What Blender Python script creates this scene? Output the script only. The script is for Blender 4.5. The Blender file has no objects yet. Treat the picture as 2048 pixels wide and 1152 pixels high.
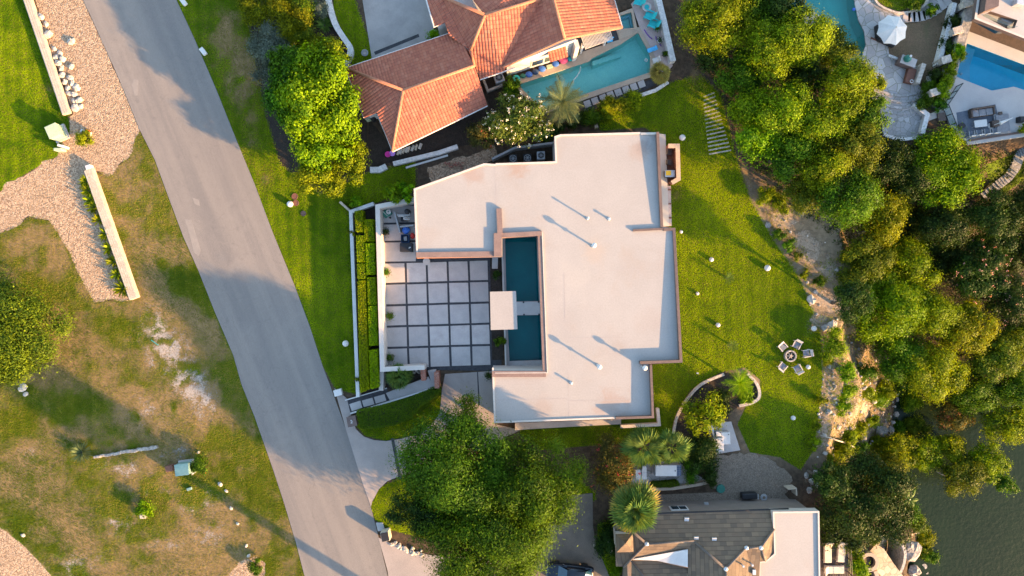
import bpy, math, random
import numpy as np
from mathutils import Vector, Matrix, geometry

R = math.radians
C = bpy.context.scene.collection
SC = bpy.context.scene

# ------------------------------------------------------------------ camera, sky, sun, exposure
H = 68.27                      # flying height of the drone above the lawns, metres
S = 0.05                       # metres on the ground for one photo pixel
cam = bpy.data.cameras.new('camera'); cam_o = bpy.data.objects.new('camera', cam); C.objects.link(cam_o)
cam_o.location = (0, 0, H); cam_o.rotation_euler = (0, 0, 0)
cam.sensor_width = 36.0; cam.lens = 24.0; cam.clip_end = 2000; cam.clip_start = 0.5
SC.camera = cam_o

SUN_EL, SUN_AZ = 14.5, 121.5
w = bpy.data.worlds.new('World'); SC.world = w; w.use_nodes = True
sky = w.node_tree.nodes.new('ShaderNodeTexSky'); sky.sky_type = 'NISHITA'; sky.sun_disc = False
sky.sun_elevation = R(SUN_EL); sky.sun_rotation = R(SUN_AZ); 
bgn = w.node_tree.nodes['Background']; w.node_tree.links.new(sky.outputs[0], bgn.inputs[0])
bgn.inputs[1].default_value = 0.15
sl = bpy.data.lights.new('sun', 'SUN'); sl.energy = 4.7; sl.angle = R(0.6); sl.color = (1.0, 0.57, 0.24)
sun_o = bpy.data.objects.new('sun', sl); C.objects.link(sun_o)
_d = Vector((math.cos(R(SUN_EL)) * math.sin(R(SUN_AZ)), math.cos(R(SUN_EL)) * math.cos(R(SUN_AZ)), math.sin(R(SUN_EL))))
sun_o.rotation_euler = _d.to_track_quat('Z', 'Y').to_euler(); sun_o.location = _d * 150
SC.view_settings.view_transform = 'Standard'; SC.view_settings.look = 'None'
SC.view_settings.exposure = 2.3; SC.view_settings.gamma = 1.0
SC.render.engine = 'CYCLES'
SC.cycles.max_bounces = 6; SC.cycles.transparent_max_bounces = 8; SC.cycles.use_denoising = True

# ------------------------------------------------------------------ helpers
def P(px, py, z=0.0):
    """photo pixel of a point at height z -> its place in metres"""
    k = S * (H - z) / H
    return Vector(((px - 1024) * k, (576 - py) * k, z))
def PL(pts, z=0.0): return [P(x, y, z).to_2d() for x, y in pts]
def seg(a, b, t): return a + (b - a) * t

class MB:
    def __init__(s): s.v = []; s.f = []; s.m = []; s.uv = []
    def add(s, vs, fs, m=0, uvs=None):
        o = len(s.v); s.v += [tuple(v) for v in vs]
        for i, f in enumerate(fs):
            s.f.append([k + o for k in f]); s.m.append(m)
            s.uv.append(uvs[i] if uvs else None)
    def prism(s, pts, z0, z1, m=0, mt=None, bottom=False):
        n = len(pts); a = sum(pts[i][0] * pts[(i + 1) % n][1] - pts[(i + 1) % n][0] * pts[i][1] for i in range(n))
        if a < 0: pts = pts[::-1]
        z1l = z1 if isinstance(z1, (list, tuple)) else [z1] * n
        vs = [(p[0], p[1], z0) for p in pts] + [(p[0], p[1], z1l[i]) for i, p in enumerate(pts)]
        s.add(vs, [[i, (i + 1) % n, n + (i + 1) % n, n + i] for i in range(n)], m)
        tri = geometry.tessellate_polygon([[Vector((p[0], p[1], 0)) for p in pts]])
        s.add(vs[n:], [list(t) if _ccw(pts, t) else list(t)[::-1] for t in tri], m if mt is None else mt)
        if bottom: s.add(vs[:n], [list(t)[::-1] if _ccw(pts, t) else list(t) for t in tri], m)
    def slab(s, outer, holes, z0, z1, m=0, mt=None):
        """horizontal slab with holes: top face and every side"""
        loops = [outer] + holes
        allp = [p for l in loops for p in l]
        tri = geometry.tessellate_polygon([[Vector((p[0], p[1], 0)) for p in l] for l in loops])
        s.add([(p[0], p[1], z1) for p in allp], [list(t) if _ccw(allp, t) else list(t)[::-1] for t in tri], m if mt is None else mt)
        for k, l in enumerate(loops):
            n = len(l); a = sum(l[i][0] * l[(i + 1) % n][1] - l[(i + 1) % n][0] * l[i][1] for i in range(n))
            if (a < 0) != (k > 0): l = l[::-1]
            s.add([(p[0], p[1], z0) for p in l] + [(p[0], p[1], z1) for p in l], [[i, (i + 1) % n, n + (i + 1) % n, n + i] for i in range(n)], m)
    def box(s, c, size, rz=0.0, m=0, rx=0.0, ry=0.0):
        M = Matrix.Translation(Vector(c)) @ Matrix.Rotation(rz, 4, 'Z') @ Matrix.Rotation(ry, 4, 'Y') @ Matrix.Rotation(rx, 4, 'X')
        x, y, z = [q / 2 for q in size]
        vs = [M @ Vector(q) for q in ((-x, -y, -z), (x, -y, -z), (x, y, -z), (-x, y, -z), (-x, -y, z), (x, -y, z), (x, y, z), (-x, y, z))]
        s.add(vs, [[0, 3, 2, 1], [4, 5, 6, 7], [0, 1, 5, 4], [1, 2, 6, 5], [2, 3, 7, 6], [3, 0, 4, 7]], m)
    def cyl(s, x, y, z0, z1, r0, r1=None, n=14, m=0):
        r1 = r0 if r1 is None else r1
        vs = [(x + r0 * math.cos(2 * math.pi * i / n), y + r0 * math.sin(2 * math.pi * i / n), z0) for i in range(n)]
        vs += [(x + r1 * math.cos(2 * math.pi * i / n), y + r1 * math.sin(2 * math.pi * i / n), z1) for i in range(n)]
        s.add(vs, [[i, (i + 1) % n, n + (i + 1) % n, n + i] for i in range(n)] + [list(range(n, 2 * n)), list(range(n))[::-1]], m)
    def ring(s, x, y, z0, z1, ri, ro, n=20, m=0):
        vs = []
        for r, z in ((ro, z0), (ro, z1), (ri, z1), (ri, z0)):
            vs += [(x + r * math.cos(2 * math.pi * i / n), y + r * math.sin(2 * math.pi * i / n), z) for i in range(n)]
        s.add(vs, [[q * n + i, q * n + (i + 1) % n, ((q + 1) % 4) * n + (i + 1) % n, ((q + 1) % 4) * n + i] for q in range(4) for i in range(n)], m)
    def torus(s, c, Rr, r, n=22, k=8, m=0):
        vs = []
        for i in range(n):
            a = 2 * math.pi * i / n
            for j in range(k):
                b = 2 * math.pi * j / k
                vs.append((c[0] + (Rr + r * math.cos(b)) * math.cos(a), c[1] + (Rr + r * math.cos(b)) * math.sin(a), c[2] + r * math.sin(b)))
        s.add(vs, [[i * k + j, ((i + 1) % n) * k + j, ((i + 1) % n) * k + (j + 1) % k, i * k + (j + 1) % k] for i in range(n) for j in range(k)], m)
    def ball(s, c, r, n=16, k=10, m=0, jit=0.0, seed=0):
        r = r if isinstance(r, (tuple, list)) else (r, r, r); rg = random.Random(seed)
        vs = []
        for j in range(k + 1):
            t = math.pi * j / k
            for i in range(n):
                a = 2 * math.pi * i / n; q = 1 + (rg.uniform(-jit, jit) if 0 < j < k else 0)
                vs.append((c[0] + q * r[0] * math.sin(t) * math.cos(a), c[1] + q * r[1] * math.sin(t) * math.sin(a), c[2] + q * r[2] * math.cos(t)))
        s.add(vs, [[j * n + i, (j + 1) * n + i, (j + 1) * n + (i + 1) % n, j * n + (i + 1) % n] for j in range(k) for i in range(n)], m)
    def tube(s, pts, r, n=7, m=0):
        pts = [Vector(p) for p in pts]; rs = r if isinstance(r, (list, tuple)) else [r] * len(pts)
        vs = []
        for i, p in enumerate(pts):
            t = (pts[min(i + 1, len(pts) - 1)] - pts[max(i - 1, 0)]).normalized()
            a = t.cross(Vector((0, 0, 1)) if abs(t.z) < .9 else Vector((1, 0, 0))).normalized(); b = t.cross(a)
            vs += [p + (a * math.cos(2 * math.pi * k / n) + b * math.sin(2 * math.pi * k / n)) * rs[i] for k in range(n)]
        fs = [[i * n + k, i * n + (k + 1) % n, (i + 1) * n + (k + 1) % n, (i + 1) * n + k] for i in range(len(pts) - 1) for k in range(n)]
        fs += [list(range(n))[::-1], list(range((len(pts) - 1) * n, len(pts) * n))]
        s.add(vs, [f[::-1] for f in fs], m)
    def strip(s, pts, wd, z0, z1, m=0, mt=None, closed=False, side=0):
        """a wall along a polyline; wd its thickness, side -1/0/1 = which side it lies on; z1 one height or one per point"""
        pts = [Vector((p[0], p[1])) for p in pts]; n = len(pts)
        zt = z1 if isinstance(z1, (list, tuple)) else [z1] * n
        zb = z0 if isinstance(z0, (list, tuple)) else [z0] * n
        L = []; Rr = []
        for i in range(n):
            a = pts[(i - 1) % n] if (closed or i > 0) else None; b = pts[(i + 1) % n] if (closed or i < n - 1) else None
            d1 = (pts[i] - a).normalized() if a is not None else (b - pts[i]).normalized()
            d2 = (b - pts[i]).normalized() if b is not None else d1
            n1 = Vector((-d1.y, d1.x)); n2 = Vector((-d2.y, d2.x)); mm = (n1 + n2)
            mm = mm.normalized() if mm.length > 1e-6 else n1
            k = wd / max(.35, mm.dot(n1))
            o0 = {0: .5, 1: 1.0, -1: 0.0}[side]
            L.append(pts[i] + mm * k * o0); Rr.append(pts[i] - mm * k * (1 - o0))
        vs = []
        for i in range(n): vs += [(L[i].x, L[i].y, zb[i]), (Rr[i].x, Rr[i].y, zb[i]), (Rr[i].x, Rr[i].y, zt[i]), (L[i].x, L[i].y, zt[i])]
        top = []; sid = []
        for i in range(n if closed else n - 1):
            a, b = i * 4, ((i + 1) % n) * 4
            sid += [[a + 1, b + 1, b + 2, a + 2], [b, a, a + 3, b + 3]]; top += [[a + 3, a + 2, b + 2, b + 3]]
        if not closed: sid += [[0, 1, 2, 3], [(n - 1) * 4 + 1, (n - 1) * 4, (n - 1) * 4 + 3, (n - 1) * 4 + 2]]
        s.add(vs, sid, m); s.add(vs, top, m if mt is None else mt)
    def roof(s, pts, m=0):
        """one plane of a pitched roof, uv in metres along the eave and up the slope"""
        p = [Vector(q) for q in pts]; nn = Vector((0, 0, 0))
        for i in range(len(p)): nn += (p[i] - p[0]).cross(p[(i + 1) % len(p)] - p[0])
        if nn.z < 0: p = p[::-1]; nn = -nn
        nn.normalize(); up = (Vector((0, 0, 1)) - nn * nn.z)
        up = up.normalized() if up.length > 1e-4 else Vector((0, 1, 0)); u = up.cross(nn)
        tri = geometry.tessellate_polygon([[Vector((q.dot(u), q.dot(up), 0)) for q in p]])
        fs = []; uvs = []
        for t in tri:
            t = list(t); a, b, c = [p[k] for k in t]
            if (b - a).cross(c - a).dot(nn) < 0: t = t[::-1]
            fs.append(t); uvs.append([(p[k].dot(u), p[k].dot(up)) for k in t])
        s.add(p, fs, m, uvs)
    def build_each(s, name, mats, parent=None, smooth=False, bevel=0.0):
        """every separate piece its own part"""
        up = list(range(len(s.v)))
        def find(a):
            while up[a] != a: up[a] = up[up[a]]; a = up[a]
            return a
        for f in s.f:
            for k in f[1:]: up[find(k)] = find(f[0])
        gr = {}
        for i, f in enumerate(s.f): gr.setdefault(find(f[0]), []).append(i)
        out = []
        for ids in gr.values():
            q = MB(); mp = {}
            for i in ids:
                for k in s.f[i]:
                    if k not in mp: mp[k] = len(q.v); q.v.append(s.v[k])
                q.f.append([mp[k] for k in s.f[i]]); q.m.append(s.m[i]); q.uv.append(s.uv[i])
            out.append(q.build(name, mats, parent, smooth, bevel))
        return out
    def build(s, name, mats, parent=None, smooth=False, bevel=0.0, origin=None):
        mats = mats if isinstance(mats, (list, tuple)) else [mats]
        if parent is not None: o0 = parent.get('_o', (0, 0, 0))
        elif origin is not None: o0 = origin
        else:
            xs = [v[0] for v in s.v]; ys = [v[1] for v in s.v]; o0 = ((min(xs) + max(xs)) / 2, (min(ys) + max(ys)) / 2, min(v[2] for v in s.v))
        me = bpy.data.meshes.new(name)
        me.from_pydata([(v[0] - o0[0], v[1] - o0[1], v[2] - o0[2]) for v in s.v], [], s.f)
        for q in mats: me.materials.append(q)
        me.polygons.foreach_set('material_index', s.m)
        if any(s.uv):
            l = me.uv_layers.new(name='UVMap'); k = 0
            flat = []
            for f, q in zip(s.f, s.uv):
                for i in range(len(f)): flat += list(q[i]) if q else [0, 0]
            l.data.foreach_set('uv', flat)
        if smooth: me.polygons.foreach_set('use_smooth', [True] * len(me.polygons))
        o = bpy.data.objects.new(name, me); C.objects.link(o)
        if parent is not None: o.parent = parent; OFF[o.name] = tuple(o0)
        else: o.location = o0
        if bevel:
            b = o.modifiers.new('bevel', 'BEVEL'); b.width = bevel; b.segments = 2; b.limit_method = 'ANGLE'
        o['_o'] = tuple(o0)
        return o
OFF = {}
def _ccw(p, t):
    a, b, c = [p[k] for k in t]
    return (b[0] - a[0]) * (c[1] - a[1]) - (b[1] - a[1]) * (c[0] - a[0]) > 0

def tag(o, label, cat, group=None):
    o['label'] = label; o['category'] = cat
    if group: o['group'] = group
    return o
def struct(o): o['kind'] = 'structure'; return o
def thing(name, label, cat, loc=(0, 0, 0), group=None, rz=0.0, proto=False):
    """an Empty at the base of a thing; its parts are built in world metres around loc (proto: around the origin)"""
    o = bpy.data.objects.new(name, None); C.objects.link(o); o.location = loc; o.rotation_euler = (0, 0, rz)
    o.empty_display_size = .3
    o['_o'] = (0, 0, 0) if proto else tuple(loc)
    return tag(o, label, cat, group)
def kids(o): return [c for c in ALLK() if c.parent == o]
def ALLK(): return list(C.objects)
def dup(o, loc, rz=0.0, label=None, scale=None, group=None, parent=None):
    """copy of a thing with copies of its parts and sub-parts"""
    c = o.copy(); C.objects.link(c)
    if parent is None:
        c.location = loc; c.rotation_euler = (0, 0, rz)
        if scale: c.scale = (scale,) * 3 if not isinstance(scale, (tuple, list)) else scale
        if label: c['label'] = label
        if group: c['group'] = group
    else: c.parent = parent
    for ch in o.children: dup(ch, None, parent=c)
    return c
ORD = ['first', 'second', 'third', 'fourth', 'fifth', 'sixth', 'seventh', 'eighth', 'ninth', 'tenth', 'eleventh', 'twelfth',
       'thirteenth', 'fourteenth', 'fifteenth', 'sixteenth', 'seventeenth', 'eighteenth', 'nineteenth', 'twentieth']

# ------------------------------------------------------------------ materials
class NT:
    def __init__(s, name):
        s.mat = bpy.data.materials.new(name); s.mat.use_nodes = True; s.t = s.mat.node_tree; s.b = s.t.nodes['Principled BSDF']
        s.out = s.t.nodes['Material Output']
    def n(s, typ, **kw):
        q = s.t.nodes.new(typ)
        for k, v in kw.items():
            if k.startswith('i_'):
                key = k[2:]; key = int(key) if key.isdigit() else key.replace('_', ' ')
                if hasattr(v, 'is_output'): s.t.links.new(v, q.inputs[key])
                else: q.inputs[key].default_value = v
            else: setattr(q, k, v)
        return q
    def link(s, a, b): s.t.links.new(a, b)
    def math(s, op, a, b=None, c=None):
        q = s.n('ShaderNodeMath', operation=op)
        for i, v in enumerate((a, b, c)):
            if v is None: continue
            if hasattr(v, 'is_output'): s.link(v, q.inputs[i])
            else: q.inputs[i].default_value = v
        return q.outputs[0]
    def mix(s, f, a, b, blend='MIX'):
        q = s.n('ShaderNodeMix', data_type='RGBA', blend_type=blend)
        for i, v in ((0, f), (6, a), (7, b)):
            if hasattr(v, 'is_output'): s.link(v, q.inputs[i])
            elif i == 0: q.inputs[0].default_value = v
            else: q.inputs[i].default_value = (*v, 1)
        return q.outputs[2]
    def noise(s, vec, scale, detail=4.0, rough=.55, dist=0.0):
        q = s.n('ShaderNodeTexNoise', i_Scale=scale, i_Detail=detail, i_Roughness=rough, i_Distortion=dist); s.link(vec, q.inputs['Vector']); return q.outputs['Fac']
    def ramp(s, f, lo, hi):
        q = s.n('ShaderNodeMapRange', interpolation_type='SMOOTHSTEP'); s.link(f, q.inputs[0]); q.inputs[1].default_value = lo; q.inputs[2].default_value = hi; return q.outputs[0]
    def bump(s, h, strength=.5, dist=.02, nrm=None):
        q = s.n('ShaderNodeBump', i_Strength=strength, i_Distance=dist); s.link(h, q.inputs['Height'])
        if nrm is not None: s.link(nrm, q.inputs['Normal'])
        return q.outputs[0]

def mk(name, c1, c2=None, scale=1.2, rough=.8, bump=.3, bscale=18.0, bdist=.01, metallic=0.0, spec=.3, fine=.12, stain=None, sscale=.25):
    """a worn surface: two tones in patches, fine grain, optional large stains"""
    t = NT(name); pos = t.n('ShaderNodeNewGeometry').outputs['Position']
    c2 = c2 or tuple(q * .8 for q in c1)
    col = t.mix(t.ramp(t.noise(pos, scale, 6, .62), .3, .7), c1, c2)
    if fine:
        f = t.noise(pos, bscale * .8, 3, .7)
        col = t.mix(fine, col, t.mix(t.ramp(f, .25, .75), (0.0, 0.0, 0.0), (1.0, 1.0, 1.0)), 'OVERLAY')
    if stain:
        col = t.mix(t.math('MULTIPLY', t.ramp(t.noise(pos, sscale, 8, .7, .4), .52, .74), .8), col, stain)
    t.link(col, t.b.inputs['Base Color'])
    t.b.inputs['Roughness'].default_value = rough; t.b.inputs['Metallic'].default_value = metallic; t.b.inputs['Specular IOR Level'].default_value = spec
    if bump: t.link(t.bump(t.noise(pos, bscale, 4, .6), bump, bdist), t.b.inputs['Normal'])
    return t.mat

def leafmat(name, dark, light, trans=.35, hue=.03, spec=.08, dry=None):
    """leaves: every leaf a tone of its own between two greens"""
    t = NT(name); a = t.n('ShaderNodeAttribute', attribute_name='tone').outputs['Fac']
    rnd = t.n('ShaderNodeObjectInfo').outputs['Random']
    col = t.mix(a, dark, light)
    if dry: col = t.mix(t.ramp(a, .86, .97), col, dry)
    hs = t.n('ShaderNodeHueSaturation'); t.link(col, hs.inputs['Color'])
    t.link(t.math('MULTIPLY_ADD', rnd, hue, .5 - hue / 2), hs.inputs['Hue']); t.link(t.math('MULTIPLY_ADD', rnd, .35, .82), hs.inputs['Value'])
    t.link(hs.outputs[0], t.b.inputs['Base Color']); t.b.inputs['Roughness'].default_value = .5; t.b.inputs['Specular IOR Level'].default_value = spec
    tr = t.n('ShaderNodeBsdfTranslucent'); t.link(t.mix(1.0, hs.outputs[0], (1.35, 1.2, .6), 'MULTIPLY'), tr.inputs[0])
    mx = t.n('ShaderNodeMixShader'); mx.inputs[0].default_value = trans
    t.link(t.b.outputs[0], mx.inputs[1]); t.link(tr.outputs[0], mx.inputs[2]); t.link(mx.outputs[0], t.out.inputs[0])
    return t.mat

def watermat(name, tint, depth_tint, ripple=6.0, strength=.08, clear=.9):
    """water one can see into: a tinted clear surface with sky reflections"""
    t = NT(name); pos = t.n('ShaderNodeNewGeometry').outputs['Position']
    nrm = t.bump(t.noise(pos, ripple, 3, .5, .6), strength, .05)
    tr = t.n('ShaderNodeBsdfTransparent'); tr.inputs[0].default_value = (*tint, 1)
    df = t.n('ShaderNodeBsdfDiffuse'); df.inputs[0].default_value = (*depth_tint, 1)
    m1 = t.n('ShaderNodeMixShader'); m1.inputs[0].default_value = clear; t.link(df.outputs[0], m1.inputs[1]); t.link(tr.outputs[0], m1.inputs[2])
    gl = t.n('ShaderNodeBsdfGlossy'); gl.inputs['Roughness'].default_value = .05; t.link(nrm, gl.inputs['Normal'])
    fr = t.n('ShaderNodeFresnel'); fr.inputs[0].default_value = 1.33; t.link(nrm, fr.inputs['Normal'])
    m2 = t.n('ShaderNodeMixShader'); t.link(fr.outputs[0], m2.inputs[0]); t.link(m1.outputs[0], m2.inputs[1]); t.link(gl.outputs[0], m2.inputs[2])
    t.link(m2.outputs[0], t.out.inputs[0]); return t.mat

def tilemat(name, cols, wd, hg, barrel, lip, rough=.75):
    """roof tiles in courses: uv in metres; barrel > 0 makes rounded pans"""
    t = NT(name); uv = t.n('ShaderNodeUVMap').outputs[0]; sp = t.n('ShaderNodeSeparateXYZ'); t.link(uv, sp.inputs[0])
    pos = t.n('ShaderNodeNewGeometry').outputs['Position']
    v = t.math('DIVIDE', sp.outputs[1], hg); row = t.math('FLOOR', v); fv = t.math('FRACT', v)
    u = t.math('DIVIDE', sp.outputs[0], wd)
    if not barrel: u = t.math('ADD', u, t.math('MULTIPLY', t.math('MODULO', row, 2.0), .5))
    cl = t.math('FLOOR', u); fu = t.math('FRACT', u)
    cb = t.n('ShaderNodeCombineXYZ'); t.link(cl, cb.inputs[0]); t.link(row, cb.inputs[1])
    wn = t.n('ShaderNodeTexWhiteNoise', noise_dimensions='3D'); t.link(cb.outputs[0], wn.inputs['Vector'])
    cr = t.n('ShaderNodeValToRGB'); t.link(wn.outputs['Value'], cr.inputs[0])
    e = cr.color_ramp.elements; e[0].color = (*cols[0], 1); e[1].color = (*cols[-1], 1)
    for i, c in enumerate(cols[1:-1]):
        q = e.new((i + 1) / (len(cols) - 1)); q.color = (*c, 1)
    col = t.mix(t.math('MULTIPLY', t.ramp(t.noise(pos, .5, 6, .65), .45, .75), .22), cr.outputs[0], tuple(q * .62 for q in cols[0]))
    hgt = t.math('MULTIPLY', t.math('SUBTRACT', 1.0, fv), lip)
    if barrel: hgt = t.math('ADD', hgt, t.math('MULTIPLY', t.math('ABSOLUTE', t.math('SINE', t.math('MULTIPLY', u, math.pi))), barrel))
    else:
        hgt = t.math('ADD', hgt, t.math('MULTIPLY', t.math('GREATER_THAN', t.math('ABSOLUTE', t.math('SUBTRACT', fu, .5)), .47), -.006))
    gap = t.math('LESS_THAN', fv, .12)
    col = t.mix(t.math('MULTIPLY', gap, .45), col, tuple(q * .3 for q in cols[0]))
    t.link(col, t.b.inputs['Base Color']); t.b.inputs['Roughness'].default_value = rough; t.b.inputs['Specular IOR Level'].default_value = .2
    t.link(t.bump(hgt, 1.0, 1.0), t.b.inputs['Normal']); return t.mat

def voromat(name, cols, scale, rough=.9, dist=.03, mortar=None, mw=.04):
    """stones laid or strewn: cells of several tones, dark or grassy joints"""
    t = NT(name); pos = t.n('ShaderNodeNewGeometry').outputs['Position']
    dn = t.n('ShaderNodeVectorMath', operation='ADD'); t.link(pos, dn.inputs[0])
    nz = t.n('ShaderNodeTexNoise', i_Scale=scale * .6); t.link(pos, nz.inputs['Vector'])
    scv = t.n('ShaderNodeVectorMath', operation='SCALE'); t.link(nz.outputs['Color'], scv.inputs[0]); scv.inputs[3].default_value = .35 / scale; t.link(scv.outputs[0], dn.inputs[1])
    vo = t.n('ShaderNodeTexVoronoi', i_Scale=scale); t.link(dn.outputs[0], vo.inputs['Vector'])
    ve = t.n('ShaderNodeTexVoronoi', feature='DISTANCE_TO_EDGE', i_Scale=scale); t.link(dn.outputs[0], ve.inputs['Vector'])
    sp = t.n('ShaderNodeSeparateColor'); t.link(vo.outputs['Color'], sp.inputs[0])
    cr = t.n('ShaderNodeValToRGB'); t.link(sp.outputs[0], cr.inputs[0]); e = cr.color_ramp.elements; e[0].color = (*cols[0], 1); e[1].color = (*cols[-1], 1)
    for i, c in enumerate(cols[1:-1]):
        q = e.new((i + 1) / (len(cols) - 1)); q.color = (*c, 1)
    col = t.mix(.25, cr.outputs[0], t.mix(t.noise(pos, scale * 4, 4, .7), (0, 0, 0), (1, 1, 1)), 'OVERLAY')
    if mortar: col = t.mix(t.ramp(ve.outputs[0], mw, 0.0), col, mortar)
    t.link(col, t.b.inputs['Base Color']); t.b.inputs['Roughness'].default_value = rough; t.b.inputs['Specular IOR Level'].default_value = .2
    t.link(t.bump(t.math('MINIMUM', ve.outputs[0], .25), .9, dist * scale), t.b.inputs['Normal']); return t.mat

M = {}
def asphaltmat():
    t = NT('asphalt'); pos = t.n('ShaderNodeNewGeometry').outputs['Position']
    mp = t.n('ShaderNodeMapping'); mp.inputs['Rotation'].default_value = (0, 0, R(-21.5)); t.link(pos, mp.inputs[0])
    st = t.n('ShaderNodeVectorMath', operation='MULTIPLY'); t.link(mp.outputs[0], st.inputs[0]); st.inputs[1].default_value = (1, .045, 1)
    col = t.mix(t.ramp(t.noise(st.outputs[0], .75, 5, .6, .2), .30, .72), (.152, .140, .130), (.198, .178, .158))
    col = t.mix(t.math('MULTIPLY', t.ramp(t.noise(pos, .22, 7, .7, .5), .50, .70), .6), col, (.208, .187, .166))
    col = t.mix(t.math('MULTIPLY', t.ramp(t.noise(pos, 1.1, 8, .75), .54, .72), .5), col, (.122, .113, .107))
    col = t.mix(.35, col, t.mix(t.ramp(t.noise(pos, 34, 3, .7), .25, .75), (0, 0, 0), (1, 1, 1)), 'OVERLAY')
    vc = t.n('ShaderNodeTexVoronoi', feature='DISTANCE_TO_EDGE', i_Scale=.16); dn = t.n('ShaderNodeVectorMath', operation='ADD'); t.link(pos, dn.inputs[0]); nc = t.n('ShaderNodeTexNoise', i_Scale=.9, i_Detail=5.0); t.link(pos, nc.inputs['Vector']); t.link(nc.outputs['Color'], dn.inputs[1]); t.link(dn.outputs[0], vc.inputs['Vector'])
    col = t.mix(t.math('MULTIPLY', t.ramp(vc.outputs[0], .005, .0), .22), col, (.09, .085, .08))
    t.link(col, t.b.inputs['Base Color']); t.b.inputs['Roughness'].default_value = .9; t.b.inputs['Specular IOR Level'].default_value = .2
    t.link(t.bump(t.noise(pos, 40, 4, .6), .5, .006), t.b.inputs['Normal']); return t.mat
M['asphalt'] = asphaltmat()
M['concrete'] = mk('concrete', (.30, .275, .25), (.245, .225, .21), .7, .85, .3, 30, .005, fine=.2, stain=(.21, .19, .175), sscale=.3)
M['drive'] = mk('drive', (.29, .25, .225), (.24, .21, .19), .5, .88, .4, 40, .006, fine=.25, stain=(.20, .17, .15), sscale=.25)
M['aggregate'] = mk('aggregate', (.145, .12, .095), (.11, .092, .075), .8, .9, .6, 45, .01, fine=.35)
M['pad'] = mk('pad', (.37, .34, .318), (.315, .293, .278), .9, .85, .25, 30, .005, fine=.15, stain=(.29, .255, .235), sscale=.4)
M['pad2'] = mk('pad2', (.35, .318, .295), (.30, .278, .262), .9, .85, .25, 30, .005, fine=.15, stain=(.27, .24, .22), sscale=.6)
M['pad3'] = mk('pad3', (.415, .375, .345), (.36, .325, .305), 1.4, .85, .25, 30, .005, fine=.15, stain=(.30, .265, .245), sscale=.7)
M['darkstone'] = mk('darkstone', (.045, .045, .05), (.025, .026, .03), 3, .7, .8, 25, .03, fine=.4)
def roofmat():
    t = NT('roofcream'); pos = t.n('ShaderNodeNewGeometry').outputs['Position']
    col = t.mix(t.ramp(t.noise(pos, .3, 7, .65), .3, .7), (.295, .277, .257), (.272, .256, .238))
    col = t.mix(t.math('MULTIPLY', t.ramp(t.noise(pos, .16, 8, .7, .4), .54, .76), .6), col, (.27, .228, .195))
    nz = t.noise(pos, .9, 7, .7, .5)
    for px, py, r, c, k in ((1290, 292, 1.0, (.15, .15, .155), .75), (1280, 300, 1.5, (.26, .19, .15), .5), (945, 348, 1.5, (.27, .19, .15), .6), (1035, 335, 1.3, (.27, .18, .13), .6), (1225, 815, 2.4, (.27, .19, .15), .55), (1085, 815, 1.6, (.26, .20, .165), .4), (1240, 700, 1.2, (.25, .21, .18), .5), (1150, 560, 2.5, (.325, .30, .27), .5), (860, 470, 1.4, (.27, .225, .19), .35), (1190, 505, 1.6, (.31, .25, .20), .4), (1120, 640, 2.2, (.265, .245, .23), .4), (1300, 640, 1.8, (.27, .235, .21), .4)):
        q = P(px, py, 4.0); dv = t.n('ShaderNodeVectorMath', operation='DISTANCE'); t.link(pos, dv.inputs[0]); dv.inputs[1].default_value = q
        m = t.ramp(t.math('ADD', t.math('DIVIDE', dv.outputs['Value'], r), t.math('MULTIPLY', t.math('SUBTRACT', nz, .5), 2.2)), 1.0, .15)
        col = t.mix(t.math('MULTIPLY', m, k), col, c)
    col = t.mix(.07, col, t.mix(t.ramp(t.noise(pos, 7, 4, .7), .25, .75), (0, 0, 0), (1, 1, 1)), 'OVERLAY')
    t.link(col, t.b.inputs['Base Color']); t.b.inputs['Roughness'].default_value = .75; t.b.inputs['Specular IOR Level'].default_value = .3
    t.link(t.bump(t.noise(pos, 1.3, 5, .6), .25, .03), t.b.inputs['Normal']); return t.mat
M['roofcream'] = roofmat()
M['stucco'] = mk('stucco', (.44, .40, .355), (.39, .355, .32), 1.0, .9, .3, 30, .006, fine=.1)
M['white'] = mk('white', (.52, .505, .48), (.46, .445, .425), 1.2, .6, .15, 20, .004, fine=.08)
M['whitewash'] = mk('whitewash', (.55, .53, .50), (.42, .405, .385), 3.0, .8, .6, 9, .03, fine=.2)
M['brownwall'] = mk('brownwall', (.19, .13, .11), (.155, .105, .09), 1.5, .7, .2, 12, .005, fine=.15)
M['brownmetal'] = mk('brownmetal', (.13, .09, .075), (.10, .07, .06), 2, .5, .1, 12, .004)
M['cap'] = mk('cap', (.46, .41, .36), (.41, .365, .32), 1.5, .7, .1, 12, .004, fine=.08)
M['brick'] = voromat('brick', [(.22, .075, .05), (.29, .11, .07), (.17, .06, .042)], 6, .85, .01, (.35, .28, .23), .05)
M['timber'] = mk('timber', (.44, .37, .28), (.36, .30, .23), 1.5, .85, .5, 14, .02, fine=.25)
M['deckwood'] = mk('deckwood', (.085, .060, .048), (.060, .044, .036), 2, .7, .3, 16, .01, fine=.3)
M['limestone'] = mk('limestone', (.42, .37, .31), (.32, .285, .24), 2.5, .9, .8, 7, .05, fine=.3)
M['rockgrey'] = mk('rockgrey', (.30, .28, .25), (.20, .185, .165), 1.6, .9, .9, 5, .08, fine=.3)
M['flag'] = voromat('flag', [(.32, .30, .29), (.25, .235, .225), (.38, .36, .34), (.29, .28, .28)], 1.15, .85, .012, (.16, .16, .11), .045)
M['flagfine'] = voromat('flagfine', [(.29, .28, .275), (.22, .215, .21), (.36, .35, .345)], 2.1, .85, .012, (.15, .15, .12), .06)
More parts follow.
